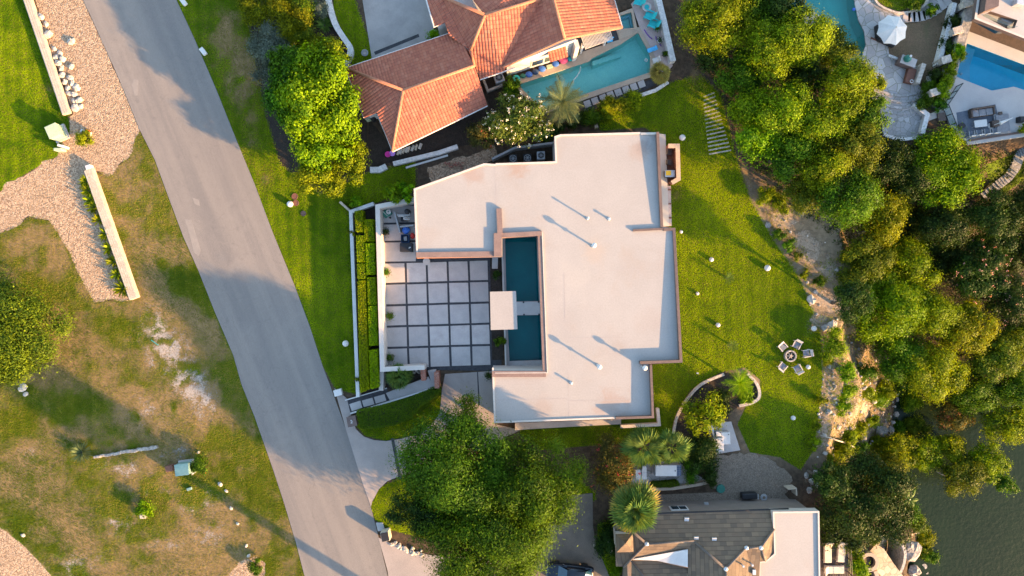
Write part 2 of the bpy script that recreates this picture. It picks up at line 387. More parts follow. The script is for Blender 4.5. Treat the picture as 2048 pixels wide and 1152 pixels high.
M['flagtan'] = voromat('flagtan', [(.50, .36, .22), (.42, .31, .20), (.58, .45, .30)], 1.6, .85, .012, (.25, .19, .12), .05)
M['stonetan'] = mk('stonetan', (.38, .30, .22), (.32, .25, .185), 1.6, .8, .3, 20, .008, fine=.18)
M['pinkdeck'] = mk('pinkdeck', (.42, .33, .30), (.36, .285, .26), 1.1, .85, .2, 20, .006, fine=.15)
M['whitedeck'] = mk('whitedeck', (.40, .385, .37), (.355, .345, .335), .6, .8, .1, 12, .004, fine=.06)
M['poolteal'] = mk('poolteal', (.26, .70, .62), (.22, .64, .58), 1.3, .8, .2, 12, .01, fine=.15)
M['poolblue'] = mk('poolblue', (.05, .60, .78), (.04, .55, .74), 1.3, .8, .1, 12, .01, fine=.06)
M['poolpale'] = mk('poolpale', (.16, .46, .56), (.12, .40, .52), 1.3, .8, .1, 12, .01, fine=.06)
M['pooldeep'] = mk('pooldeep', (.012, .27, .27), (.008, .22, .235), .5, .8, .1, 12, .01, fine=.06)
M['poolgreen'] = mk('poolgreen', (.06, .46, .40), (.05, .40, .36), .6, .8, .1, 12, .01, fine=.06)
M['water'] = watermat('water', (.93, .995, .985), (.14, .46, .44))
M['waterblue'] = watermat('waterblue', (.80, .97, 1.0), (.02, .25, .5))
M['waterdeep'] = watermat('waterdeep', (.5, .88, .9), (.006, .09, .11), 3, .05)
M['waterlake'] = mk('waterlake', (.0085, .020, .008), (.006, .0155, .007), .2, .25, .8, 2.2, .04, spec=.12, fine=0)
M['black'] = mk('black', (.02, .02, .022), None, 3, .5, 0, fine=0)
M['grey'] = mk('grey', (.30, .30, .30), (.25, .25, .25), 2, .6, .1, 12, .004)
M['metal'] = mk('metal', (.46, .47, .48), (.40, .41, .42), 2, .45, .05, 10, .004, metallic=.5)
M['navy'] = mk('navy', (.02, .05, .12), (.015, .04, .09), 2, .6, .1)
M['blue'] = mk('blue', (.04, .14, .45), (.03, .10, .36), 4, .6, .1)
M['skyblue'] = mk('skyblue', (.08, .42, .72), None, 4, .5, .1)
M['turq'] = mk('turq', (.02, .42, .42), (.015, .34, .36), 3, .6, .1)
M['pink'] = mk('pink', (.70, .10, .22), None, 3, .6, .1)
M['magenta'] = mk('magenta', (.55, .03, .25), None, 3, .6, .1)
M['lilac'] = mk('lilac', (.42, .20, .55), None, 3, .6, .1)
M['red'] = mk('red', (.5, .04, .03), None, 3, .6, .1)
M['yellow'] = mk('yellow', (.75, .45, .03), None, 3, .6, .1)
M['purple'] = mk('purple', (.16, .06, .30), None, 3, .6, .1)
M['green'] = mk('green', (.03, .16, .12), (.02, .12, .09), 3, .5, .1)
M['utilgreen'] = mk('utilgreen', (.36, .42, .28), (.31, .37, .25), 2, .6, .1)
M['utilteal'] = mk('utilteal', (.17, .27, .24), (.14, .23, .21), 2, .6, .1)
M['terracotta'] = mk('terracotta', (.42, .17, .08), (.34, .13, .065), 4, .8, .2, 20)
M['rust'] = mk('rust', (.16, .07, .045), (.12, .055, .04), 5, .8, .3, 20)
M['fabric'] = mk('fabric', (.12, .14, .17), (.09, .105, .13), 5, .9, .2, 40)
M['fabricgrey'] = mk('fabricgrey', (.22, .22, .23), (.17, .17, .18), 4, .9, .2, 40)
M['cushion'] = mk('cushion', (.58, .48, .36), (.52, .43, .32), 3, .9, .2, 30)
M['glassdark'] = mk('glassdark', (.02, .035, .045), (.015, .03, .04), 2, .08, 0, spec=.6, fine=0)
M['carpaint'] = mk('carpaint', (.006, .012, .022), None, 2, .18, 0, spec=.6, fine=0)
M['bark'] = mk('bark', (.11, .085, .065), (.07, .055, .042), 4, .95, .9, 10, .03, fine=.3)
M['mulch'] = mk('mulch', (.035, .026, .02), (.022, .017, .013), 3, .95, 1.0, 14, .05, fine=.5)
M['rubble'] = voromat('rubble', [(.215, .17, .125), (.28, .225, .17), (.16, .13, .10)], 9.5, .95, .02, (.06, .05, .04), .06)
M['tileorange'] = tilemat('tileorange', [(.285, .090, .054), (.33, .115, .068), (.25, .078, .050), (.355, .136, .084)], .29, .37, .05, .035)
M['tilebrown'] = tilemat('tilebrown', [(.125, .087, .058), (.17, .120, .076), (.100, .074, .052), (.146, .104, .068)], .62, .40, 0, .03)
M['ridgeorange'] = mk('ridgeorange', (.36, .155, .09), (.29, .12, .07), 3, .8, .3, 8)
M['ridgebrown'] = mk('ridgebrown', (.125, .10, .083), (.095, .08, .068), 3, .8, .3, 8)

L = {}
L['yel'] = leafmat('leaf_yellow_green', (.028, .060, .003), (.260, .350, .004), .36)
L['mid'] = leafmat('leaf_mid_green', (.012, .042, .004), (.105, .215, .006), .34)
L['bright'] = leafmat('leaf_bright_green', (.036, .105, .003), (.215, .350, .003), .38)
L['dark'] = leafmat('leaf_dark_green', (.006, .018, .004), (.040, .074, .008), .24)
L['oak'] = leafmat('leaf_live_oak', (.010, .040, .004), (.088, .185, .006), .32)
L['olive'] = leafmat('leaf_olive', (.020, .042, .004), (.150, .185, .007), .32)
L['gold'] = leafmat('leaf_gold', (.040, .068, .003), (.260, .305, .004), .38)
L['silver'] = leafmat('leaf_silver', (.055, .075, .055), (.150, .175, .130), .25)
L['hedge'] = leafmat('leaf_hedge', (.130, .220, .002), (.300, .390, .003), .42)
L['hedgedark'] = leafmat('leaf_hedge_dark', (.035, .085, .006), (.120, .190, .008), .34)
L['myrtle'] = leafmat('leaf_myrtle', (.030, .075, .012), (.130, .165, .022), .38)
L['rusty'] = leafmat('leaf_rusty', (.035, .050, .012), (.150, .120, .022), .36, dry=(.32, .09, .04))
L['palm'] = leafmat('leaf_palm', (.040, .090, .020), (.110, .170, .030), .30)
L['palmgrey'] = leafmat('leaf_palm_grey', (.045, .070, .030), (.130, .155, .060), .28)
L['palmgold'] = leafmat('leaf_palm_gold', (.150, .140, .030), (.330, .260, .060), .35)
L['palmdry'] = leafmat('leaf_palm_dry', (.28, .17, .07), (.48, .32, .13), .2)
L['lawn'] = leafmat('grass_lawn', (.060, .140, .003), (.285, .390, .004), .42, 0, 0)
L['lot'] = leafmat('grass_lot', (.062, .100, .006), (.200, .225, .018), .38, 0, 0)
L['dry'] = leafmat('grass_dry', (.095, .115, .014), (.30, .235, .080), .38, 0, 0)
L['ground'] = leafmat('leaf_ground_cover', (.014, .032, .007), (.075, .095, .014), .3)
L['flowerwhite'] = leafmat('petal_white', (.60, .50, .38), (.80, .72, .62), .3)
L['flowerpink'] = leafmat('petal_pink', (.50, .22, .18), (.70, .40, .34), .3)
L['flowerred'] = leafmat('petal_red', (.45, .02, .03), (.65, .06, .06), .3)
M['brownlawn'] = mk('brownlawn', (.150, .098, .058), (.115, .083, .045), .9, .95, .9, 22, .03, fine=.4, stain=(.085, .085, .035), sscale=.35)
M['tanwall'] = mk('tanwall', (.20, .16, .135), (.17, .14, .115), 1.0, .85, .3, 25, .006, fine=.12)
def glassmat():
    t = NT('glassclear'); tr = t.n('ShaderNodeBsdfTransparent'); tr.inputs[0].default_value = (.80, .88, .88, 1); gl = t.n('ShaderNodeBsdfGlossy'); gl.inputs['Roughness'].default_value = .04
    mx = t.n('ShaderNodeMixShader'); mx.inputs[0].default_value = .12; t.link(tr.outputs[0], mx.inputs[1]); t.link(gl.outputs[0], mx.inputs[2]); t.link(mx.outputs[0], t.out.inputs[0]); return t.mat
M['glassclear'] = glassmat()
M['carglass'] = mk('carglass', (.01, .05, .08), None, 2, .05, 0, spec=.9, fine=0)
# ------------------------------------------------------------------ growing things
def face_mesh(name, V, k, tone, mat):
    """n separate k-cornered faces, V (n,k,3), tone one value a face"""
    n = V.shape[0]; me = bpy.data.meshes.new(name)
    me.vertices.add(n * k); me.vertices.foreach_set('co', V.reshape(-1).astype(np.float32))
    me.loops.add(n * k); me.loops.foreach_set('vertex_index', np.arange(n * k, dtype=np.int32))
    me.polygons.add(n); me.polygons.foreach_set('loop_start', np.arange(0, n * k, k, dtype=np.int32))
    me.polygons.foreach_set('loop_total', np.full(n, k, dtype=np.int32))
    at = me.attributes.new('tone', 'FLOAT', 'FACE'); at.data.foreach_set('value', tone.astype(np.float32))
    me.materials.append(mat); me.update(calc_edges=True); return me
def unit(a): return a / np.maximum(np.linalg.norm(a, axis=-1, keepdims=True), 1e-9)
def leaves(name, pos, nrm, size, aspect, tone, mat, rng):
    """diamond leaves, folded a little along the midrib"""
    t = unit(np.cross(nrm, unit(rng.normal(size=pos.shape)))); b = np.cross(nrm, t); s = size[:, None]
    V = np.stack([pos - t * s * .5, pos + b * s * aspect * .5 + t * s * .05, pos + t * s * .5, pos - b * s * aspect * .5 + t * s * .05], 1)
    return face_mesh(name, V, 4, tone, mat)
def crown_cloud(rx, ry, rz, rng, leaf=.26, lai=2.3, lobes=11, rag=1.0, full=.6):
    """leaf positions, normals and tones of a crown: leafy boughs round the ends of the limbs, gaps between"""
    rm = (rx + ry + rz) / 3
    N = int(min(90000, 2 * math.pi * rx * ry * 1.6 * lai / (leaf * leaf * .30)))
    ld = unit(rng.normal(size=(lobes, 3))); ld[:, 2] = np.abs(ld[:, 2]) * .9 - .12
    fr = rng.uniform(.50, .78, size=(lobes, 1)); lc = unit(ld) * fr
    lc[0] = (0, 0, .45)
    lr = rng.uniform(.24, .42, size=lobes) * (1 + .3 * (9 / lobes - 1))
    nc = max(40, int(N / 26)); li = rng.choice(lobes, nc, p=lr ** 2 / (lr ** 2).sum())
    cd = unit(rng.normal(size=(nc, 3)) + lc[li] * 1.1 + np.array([0, 0, .35]))
    cc = lc[li] + cd * (lr[li] * rng.uniform(full, 1.06, nc))[:, None]
    fi = rng.uniform(0, 1, nc) < .26; cc = np.where(fi[:, None], unit(rng.normal(size=(nc, 3)) + np.array([0, 0, .25])) * rng.uniform(.15, .72, (nc, 1)), cc)
    ct = np.clip(rng.normal(.45, .2, nc) + .10 * rng.normal(size=lobes)[li], 0, 1)
    cr = rng.uniform(.045, .105, nc) * rag * (3.0 / max(2.0, rm)) ** .45 * np.where(fi, 1.9, 1.0)
    ci = rng.integers(0, nc, N)
    off = rng.normal(size=(N, 3)) * cr[ci][:, None] * np.array([1, 1, .75])
    pos = (cc[ci] + off) * np.array([rx, ry, rz])
    nrm = unit(cd[ci] * 1.0 + off / (cr[ci][:, None] * 2.2) + rng.normal(size=(N, 3)) * .42 + np.array([0, 0, .1]))
    tone = np.clip(ct[ci] + rng.normal(0, .16, N), 0, 1)
    return pos, nrm, leaf * rng.uniform(.65, 1.25, N), tone, lc * np.array([rx, ry, rz])
def limbs(mb, base, fork, tips, r, rng):
    mb.tube([base + Vector((0, 0, -.3)), base + Vector((0, 0, .4)), seg(base, fork, .6) + Vector((rng.normal() * .08, rng.normal() * .08, 0)), fork], [r * 1.5, r * 1.05, r * .9, r * .8], 9)
    for t in tips:
        t = Vector(t); mid = seg(fork, t, .5) + Vector((rng.normal() * .15, rng.normal() * .15, .1))
        mb.tube([fork - Vector((0, 0, .1)), mid, t], [r * .55, r * .36, r * .12], 6)
def tree(px, py, rpx, kind, h, label, gz=0.0, name='tree', cat='tree', group=None, leaf=.26, lai=2.3, lobes=11, seed=0, ry=None, flat=.8, blossom=None, aspect=.55, rag=1.0, full=.55):
    """a tree whose crown shows at photo pixel px,py with radius rpx, its top at height gz+h"""
    rng = np.random.default_rng(seed + int(px * 7 + py * 13))
    r0 = rpx * S; rz = min(r0 * flat, h * .48); zc = gz + h - rz
    k = (H - zc) / H; rx = r0 * k; ryy = (ry or rpx) * S * k
    c = P(px, py, zc); base = Vector((c.x + rng.normal() * .2, c.y + rng.normal() * .2, gz))
    o = thing(name, label, cat, base, group)
    pos, nrm, sz, tone, lc = crown_cloud(rx, ryy, rz, rng, leaf, lai, lobes, rag, full)
    rel = np.array(c - base)
    me = leaves('crown', pos + rel, nrm, sz, aspect, tone, L[kind], rng)
    co = bpy.data.objects.new('crown', me); C.objects.link(co); co.parent = o
    mb = MB(); fk = Vector((c.x, c.y, gz + (zc - gz) * .55)) - base
    limbs(mb, Vector((0, 0, 0)), fk, [Vector(q) * .9 + Vector(rel) for q in lc[:8]], max(.07, min(.34, r0 * .045 + .05)), rng)
    tk = mb.build('trunk', M['bark'], smooth=True, origin=(0, 0, 0)); tk.parent = o; tk.location = (0, 0, 0)
    if blossom:
        m = int(blossom[1]) * 2 // 2; idx = rng.choice(len(pos), m * 4)
        idx = idx[np.argsort(-(unit(pos[idx] / np.array([rx, ryy, rz])) @ np.array([.3, -.2, .8]) * .35 + 2 * (np.linalg.norm(pos[idx] / np.array([rx, ryy, rz]), axis=1))))][:m * 2:2]
        m = len(idx); q = np.repeat(pos[idx] * 1.04, 7, 0) + rng.normal(size=(m * 7, 3)) * .075
        bm_ = leaves('blossom', q + rel, unit(rng.normal(size=q.shape) + [0, 0, .8]), rng.uniform(.09, .15, len(q)), .9, rng.uniform(0, 1, len(q)), L[blossom[0]], rng)
        bo = bpy.data.objects.new('blossom', bm_); C.objects.link(bo); bo.parent = o
    return o
def shrub(px, py, rpx, kind, h, label, gz=0.0, name='shrub', cat='shrub', group=None, leaf=.17, lai=2.6, lobes=6, ry=None, seed=0, aspect=.5, blossom=None, rag=1.3):
    return tree(px, py, rpx * 1.18, kind, h, label, gz, name, cat, group, leaf, lai, lobes, seed, ry * 1.18 if ry else None, 1.0, blossom, aspect, rag, .35)

def hedge_block(pts, h, kind, label, name='hedge', group=None, leaf=.11, dens=620, rough=.05, gz=0.0, proto=True):
    """clipped hedge over the outline pts (world xy)"""
    rng = np.random.default_rng(int(abs(pts[0][0]) * 1000) + len(pts)); pts = [Vector((p[0], p[1])) for p in pts]
    cx = sum(p.x for p in pts) / len(pts); cy = sum(p.y for p in pts) / len(pts)
    o = thing(name, label, 'hedge', (cx, cy, gz), group)
    mb = MB(); ins = [seg(Vector((cx, cy)), p, .9) for p in pts]
    mb.prism(ins, gz, gz + h - .1, 0); mb.build('stems', M['mulch'], o)
    xs = [p.x for p in pts]; ys = [p.y for p in pts]
    A = (max(xs) - min(xs)) * (max(ys) - min(ys)); n = int(A * dens)
    q = np.stack([rng.uniform(min(xs), max(xs), n), rng.uniform(min(ys), max(ys), n)], 1); q = q[inside(q, pts)]
    wv = .5 * np.sin(q[:, 0] * 2.1 + 1) * np.cos(q[:, 1] * 1.3) + .5 * np.sin(q[:, 0] * 5.3) * np.sin(q[:, 1] * 4.1 + 2)
    top = np.column_stack([q, np.full(len(q), h) + wv * rough + rng.normal(0, .035, len(q))]); tn = np.tile([0, 0, 1.0], (len(q), 1))
    P_, N_ = [top], [tn]
    m = len(pts); ar = sum(pts[i].x * pts[(i + 1) % m].y - pts[(i + 1) % m].x * pts[i].y for i in range(m))
    for i in range(m):
        a, b = pts[i], pts[(i + 1) % m]; d = b - a; l = d.length
        if l < .05: continue
        k = int(l * h * dens * .55); t = rng.uniform(0, 1, k); z = rng.uniform(.03, h, k); nn = np.array([d.y, -d.x]) / l * (1 if ar > 0 else -1)
        p2 = np.stack([a.x + d.x * t, a.y + d.y * t], 1) + nn * rng.normal(0, .03, k)[:, None]
        P_.append(np.column_stack([p2, z])); N_.append(np.tile([nn[0], nn[1], .3], (k, 1)))
    pos = np.concatenate(P_); nrm = unit(np.concatenate(N_) + rng.normal(size=pos.shape) * 1.2)
    pos = pos - np.array([cx, cy, 0])
    tone = np.clip(rng.normal(.5, .2, len(pos)) + .15 * np.sin(pos[:, 1] * 1.7 + cx), 0, 1)
    me = leaves('foliage', pos, nrm, leaf * rng.uniform(.7, 1.3, len(pos)), .6, tone, L[kind], rng)
    f = bpy.data.objects.new('foliage', me); C.objects.link(f); f.parent = o
    return o
def inside(q, pts):
    x, y = q[:, 0], q[:, 1]; r = np.zeros(len(q), bool); n = len(pts)
    for i in range(n):
        x1, y1 = pts[i][0], pts[i][1]; x2, y2 = pts[(i + 1) % n][0], pts[(i + 1) % n][1]
        if y1 == y2: continue
        r ^= ((y1 > y) != (y2 > y)) & (x < (x2 - x1) * (y - y1) / (y2 - y1) + x1)
    return r
def sdist(x, y, pts):
    """signed distance to an outline, negative inside (x, y arrays in metres)"""
    d = np.full(x.shape, 1e9, np.float32); r = np.zeros(x.shape, bool); n = len(pts)
    for i in range(n):
        ax, ay = pts[i][0], pts[i][1]; bx, by = pts[(i + 1) % n][0], pts[(i + 1) % n][1]
        ex, ey = bx - ax, by - ay; L2 = ex * ex + ey * ey + 1e-12
        t = np.clip(((x - ax) * ex + (y - ay) * ey) / L2, 0, 1)
        d = np.minimum(d, np.hypot(x - ax - t * ex, y - ay - t * ey))
        if ay != by: r ^= ((ay > y) != (by > y)) & (x < ex * (y - ay) / ey + ax)
    return np.where(r, -d, d)
def sstep(v, a, b):
    t = np.clip((v - a) / (b - a), 0, 1); return t * t * (3 - 2 * t)
def vnoise(x, y, s, seed=0):
    """smooth value noise -1..1"""
    x = x / s; y = y / s; xi = np.floor(x).astype(np.int64); yi = np.floor(y).astype(np.int64); fx = x - xi; fy = y - yi
    fx = fx * fx * (3 - 2 * fx); fy = fy * fy * (3 - 2 * fy)
    def hsh(a, b):
        n = (a * 374761393 + b * 668265263 + seed * 974634777) & 0x7fffffff; n = ((n ^ (n >> 13)) * 1274126177) & 0x7fffffff
        return ((n ^ (n >> 16)) & 0xffff) / 32767.5 - 1
    return (hsh(xi, yi) * (1 - fx) + hsh(xi + 1, yi) * fx) * (1 - fy) + (hsh(xi, yi + 1) * (1 - fx) + hsh(xi + 1, yi + 1) * fx) * fy
def fbm(x, y, s, seed=0, o=4): return sum(vnoise(x, y, s / 2 ** k, seed + k) * .5 ** k for k in range(o))

def feather_frond(mat, ln, seed, droop=.5, pairs=26, wid=.42):
    """one arching feather leaf along +x from the origin"""
    rng = np.random.default_rng(seed); V = []; T = []
    t = np.linspace(.08, 1, pairs)
    def pt(u): return np.stack([u * ln * (1 - .18 * droop * u), 0 * u, ln * (.38 * u - (.38 + .55 * droop) * u * u)], -1)
    for sgn in (-1, 1):
        for u in t:
            p = pt(np.array(u)); l = wid * ln * (math.sin(math.pi * min(1, u * .92 + .08)) ** .7) * rng.uniform(.85, 1.1) * .62
            d = unit(np.array([.62, sgn * .78, -.22 + rng.normal() * .12])); a = np.array([.5, 0, 0]) * ln / pairs * .8
            V.append([p - a * .7, p + a * .7, p + d * l + a * .1, p + d * l - a * .1]); T.append(rng.uniform(.2, .9))
    q = pt(np.linspace(0, 1, 8)); wv = np.array([0, .025, 0]) * ln / 2
    for i in range(7): V.append([q[i] - wv, q[i] + wv, q[i + 1] + wv * .8, q[i + 1] - wv * .8]); T.append(.95)
    return face_mesh('frond', np.array(V), 4, np.array(T), mat)
def fan_frond(mat, ln, seed, droop=.35, n=22):
    """one fan leaf on its stalk along +x from the origin"""
    rng = np.random.default_rng(seed); V = []; T = []
    st = .45 * ln; w_ = .02 * ln; hub = np.array([st, 0, .10 * ln])
    V.append([np.array([0, -w_, 0]), np.array([0, w_, 0]), hub + [0, w_, 0], hub - [0, w_, 0]]); T.append(.9)
    for i in range(n):
        a = (-1 + 2 * (i + .5) / n) * 2.0; l = ln * .62 * (1 - .16 * abs(a) / 2) * rng.uniform(.9, 1.05); da = 2.0 / n * .95
        d1 = np.array([math.cos(a - da), math.sin(a - da), 0]); d2 = np.array([math.cos(a + da), math.sin(a + da), .06]); d = (d1 + d2) / 2
        m1 = hub + d1 * l * .62 + [0, 0, -.05 * ln]; m2 = hub + d2 * l * .62 + [0, 0, -.02 * ln]
        tip = hub + d * l + np.array([0, 0, -droop * l * rng.uniform(.5, 1)])
        V.append([hub, m1, tip, m2]); T.append(np.clip(.3 + .5 * (i % 2) + rng.normal() * .15, 0, 1))
    return face_mesh('frond', np.array(V), 4, np.array(T), mat)
def palm(px, py, rpx, h, label, kind='palm', fan=False, n=26, gz=0.0, seed=1, skirt=None, group=None, name='palm_tree', trunk_r=.2, updn=(-.35, 1.1)):
    zc = gz + h; c = P(px, py, zc); r = rpx * S * (H - zc) / H; rng = random.Random(seed)
    o = thing(name, label, 'palm', (c.x, c.y, gz), group)
    mb = MB(); mb.tube([(c.x, c.y, gz - .2), (c.x + .05, c.y, gz + h * .5), (c.x, c.y, zc)], [trunk_r * 1.15, trunk_r, trunk_r * .9], 10); mb.build('trunk', M['bark'], o, True)
    ms = [(fan_frond if fan else feather_frond)(L[kind], r * 1.02, seed * 10 + k, .3 + .25 * k) for k in range(3)]
    ms2 = [(fan_frond if fan else feather_frond)(L[skirt], r * .95, seed * 10 + 5 + k, .5) for k in range(2)] if skirt else None
    for i in range(n):
        t = i / (n - 1); pitch = updn[0] + (updn[1] - updn[0]) * t ** 1.1 + rng.uniform(-.08, .08)
        f = bpy.data.objects.new('frond', ms2[i % 2] if skirt and t < .55 else ms[i % 3]); C.objects.link(f); f.parent = o
        f.location = (0, 0, h - .05 + .08 * t); f.rotation_euler = (rng.uniform(-.25, .25), -pitch, i * 2.39996 + rng.uniform(-.15, .15))
        q = (1 - .35 * max(0, t - .6)) * rng.uniform(.82, 1.08); f.scale = (q, q, q)
    return o
def spiky(px, py, rpx, label, kind='palm', n=26, gz=0.0, name='yucca', cat='plant', seed=3, group=None, up=.75, wd=.055):
    """a rosette of sword leaves"""
    c = P(px, py, gz); r = rpx * S; rng = random.Random(seed); V = []; T = []
    o = thing(name, label, cat, (c.x, c.y, gz), group)
    for i in range(n * 2):
        a = rng.uniform(0, 2 * math.pi); e = rng.uniform(.12, 1.25) * up; l = r * rng.uniform(.85, 1.15)
        d = np.array([math.cos(a) * math.cos(e), math.sin(a) * math.cos(e), math.sin(e)]); s_ = np.array([-math.sin(a), math.cos(a), 0]) * wd * rng.uniform(.7, 1.2)
        m = d * l * .55; tip = d * l + np.array([0, 0, -.12 * l]); z = np.array([0, 0, .08])
        V.append([z - s_ * .7, m - s_ + z, tip + z, m + s_ + z]); V.append([z - s_ * .7, m + s_ + z, m + s_ + z + [0, 0, .003], z + s_ * .7]); T += [rng.uniform(.1, 1)] * 2
    f = bpy.data.objects.new('leaves', face_mesh('leaves', np.array(V), 4, np.array(T), L[kind])); C.objects.link(f); f.parent = o
    mb = MB(); mb.ball((c.x, c.y, gz + .08), (.1, .1, .16), 8, 6); mb.build('crown_base', M['bark'], o, True)
    return o
def rock_mesh(seed, mat, jit=.24):
    mb = MB(); mb.ball((0, 0, .26), (.5, .42, .34), 8, 5, 0, jit, seed); o = mb.build('rock', mat, origin=(0, 0, 0)); me = o.data; bpy.data.objects.remove(o); return me
ROCKS = {}
def rock(px, py, r, label, mat='limestone', gz=0.0, group=None, cat='rock', name='rock', seed=None, ry=None):
    seed = int(px * 3 + py) if seed is None else seed; k = (mat, seed % 6)
    if k not in ROCKS: ROCKS[k] = rock_mesh(seed, M[mat])
    o = bpy.data.objects.new(name, ROCKS[k]); C.objects.link(o); p = P(px, py, gz); rg = random.Random(seed)
    o.location = (p.x, p.y, gz - .04 * r / .3); o.scale = (r * 2.0, (ry or r * rg.uniform(.75, 1)) * 2.2, r * rg.uniform(1.3, 1.8)); o.rotation_euler = (0, 0, rg.uniform(0, 6.3))
    return tag(o, label, cat, group)
# ------------------------------------------------------------------ terrain
LOW = PL([(20000, 266), (2048, 268), (1932, 290), (1800, 288), (1745, 330), (1690, 400), (1675, 470), (1705, 540), (1708, 600), (1682, 650), (1672, 690), (1692, 720), (1684, 780), (1650, 900), (1652, 965), (1700, 1060), (1722, 1152), (1800, 20000), (20000, 20000)])
POOLS = {}
POOLS['court_n'] = PL([(1010, 475), (1073, 474), (1077, 602), (1012, 603)])
POOLS['court_s'] = PL([(1014, 630), (1080, 629), (1083, 720), (1018, 722)])
POOLS['teal'] = PL([(1036, 170), (1179, 123), (1184, 117), (1243, 88), (1276, 66), (1296, 102), (1300, 114), (1300, 145), (1174, 187), (1085, 220)])
POOLS['spa'] = PL([(1238, 32), (1262, 24), (1269, 64), (1244, 74)])
POOLS['kidney'] = PL([(1560, -30), (1700, -30), (1709, 8), (1716, 40), (1728, 64), (1731, 90), (1724, 112), (1708, 130), (1690, 138), (1668, 130), (1645, 100), (1610, 70), (1580, 40)])
POOLS['blue'] = PL([(1933, 87), (2048, 130), (2110, 152), (2110, 206), (2048, 181), (2026, 174), (1982, 182), (1908, 153)])
WATER_Z = -9.0
def gheight(x, y):
    x = np.asarray(x, np.float64); y = np.asarray(y, np.float64)
    d = np.maximum(0, -sdist(x, y, LOW)); py = 576 - y / S
    fl = -(8.2 + 3.0 * sstep(py, 760, 850))
    d2 = np.maximum(0, d + fbm(x, y, 3.5, 5) * 1.1 * sstep(d, .3, 3))
    z = np.maximum(-.78 * d2 - .6 * sstep(d, .1, .8), fl + .35 * fbm(x, y, 4, 9))
    z = np.where(d > 0, z, 0.0)
    for k, p in POOLS.items(): z = np.where(sdist(x, y, p) < 0.24, -2.6, z)
    return z
def gz(px, py):
    z = 0.0
    for _ in range(4):
        q = P(px, py, z); z = float(gheight(np.array([q.x]), np.array([q.y]))[0])
    return max(z, WATER_Z - .4)

def blob(X, Y, px, py, rx, ry, ang=0.0):
    a = R(ang); u = (X - px) * math.cos(a) + (Y - py) * math.sin(a); v = -(X - px) * math.sin(a) + (Y - py) * math.cos(a)
    return np.exp(-((u / rx) ** 2 + (v / ry) ** 2))
def zone(X, Y, pts, soft): return 1 - sstep(sdist(X, Y, pts), -soft, soft)
ROAD_L = [(110, -200), (167, 0), (215, 105), (250, 185), (280, 260), (310, 320), (333, 383), (367, 474), (397, 541), (430, 624), (467, 711), (483, 768), (510, 835), (545, 935), (569, 1008), (592, 1085), (609, 1151), (660, 1340)]
ROAD_R = [(300, -200), (353, 0), (390, 80), (433, 180), (477, 290), (510, 370), (545, 464), (589, 571), (619, 651), (645, 731), (660, 770), (692, 858), (725, 965), (742, 1015), (755, 1065), (772, 1138), (820, 1340)]
G_LAWN = [
    [(-400, -300), (40, -300), (52, 0), (135, 228), (140, 275), (115, 312), (60, 342), (0, 383), (-400, 560)],
    [(512, 387), (505, 345), (560, 330), (640, 390), (700, 405), (703, 424), (717, 790), (670, 778), (645, 731), (619, 651), (589, 571), (545, 464)],
    [(353, 0), (300, -200), (470, -200), (480, 0), (500, 60), (515, 130), (530, 230), (560, 330), (640, 390), (740, 345), (830, 325), (830, 375), (750, 408), (700, 412), (560, 420), (505, 365), (433, 180), (390, 80)],
    [(660, -100), (690, -100), (708, 0), (748, 115), (705, 135), (690, 80), (668, 20)],
    [(1195, 235), (1240, 215), (1330, 175), (1345, 165), (1400, 150), (1440, 190), (1470, 310), (1500, 400), (1540, 470), (1600, 560), (1640, 660), (1645, 760), (1628, 900), (1600, 940), (1560, 915), (1500, 905), (1475, 850), (1490, 815), (1520, 800), (1520, 760), (1490, 735), (1440, 745), (1380, 780), (1350, 830), (1345, 880), (1200, 890), (1080, 900), (1040, 870), (1040, 840), (1240, 835), (1300, 820), (1300, 730), (1350, 725), (1340, 460), (1330, 375), (1322, 280), (1290, 255), (1200, 262)],
    [(700, 840), (715, 855), (730, 872), (770, 882), (820, 872), (860, 860), (885, 820), (882, 770), (720, 830)],
    [(735, 1000), (760, 975), (800, 958), (850, 950), (1150, 960), (1190, 985), (1190, 1000), (1130, 1030), (1010, 1100), (860, 1080), (780, 1060), (750, 1040)],
    [(1735, -60), (1860, -60), (1850, 5), (1830, 15), (1795, 22), (1770, 12), (1740, -10)],
    [(1195, 1050), (1230, 1035), (1236, 1152), (1236, 1300), (1195, 1180)],
    [(1968, 330), (2048, 300), (2048, 360), (1990, 400)],
]
G_LOT = [(-400, 470), (0, 468), (60, 437), (100, 440), (130, 490), (160, 550), (190, 605), (262, 598), (185, 350), (215, 345), (258, 318), (263, 285), (280, 262), (310, 320), (333, 383), (367, 474), (397, 541), (430, 624), (467, 711), (483, 768), (510, 835), (545, 935), (569, 1008), (592, 1085), (609, 1151), (660, 1340), (-400, 1340)]
G_GRAVEL = [
    [(60, -200), (112, -200), (167, 0), (215, 105), (250, 185), (283, 262), (266, 285), (260, 318), (213, 350), (190, 345), (265, 597), (190, 607), (160, 552), (130, 492), (100, 442), (60, 437), (0, 468), (-400, 560), (-400, 500), (0, 383), (60, 342), (115, 312), (140, 275), (148, 228), (70, 0)],
    [(-400, 1030), (0, 1055), (40, 1085), (75, 1120), (105, 1155), (170, 1340), (-400, 1340)],
    [(440, 1160), (470, 1135), (510, 1112), (530, 1125), (525, 1160), (530, 1340), (420, 1340)],
    [(855, 335), (990, 290), (1000, 320), (965, 330), (860, 368)],
]
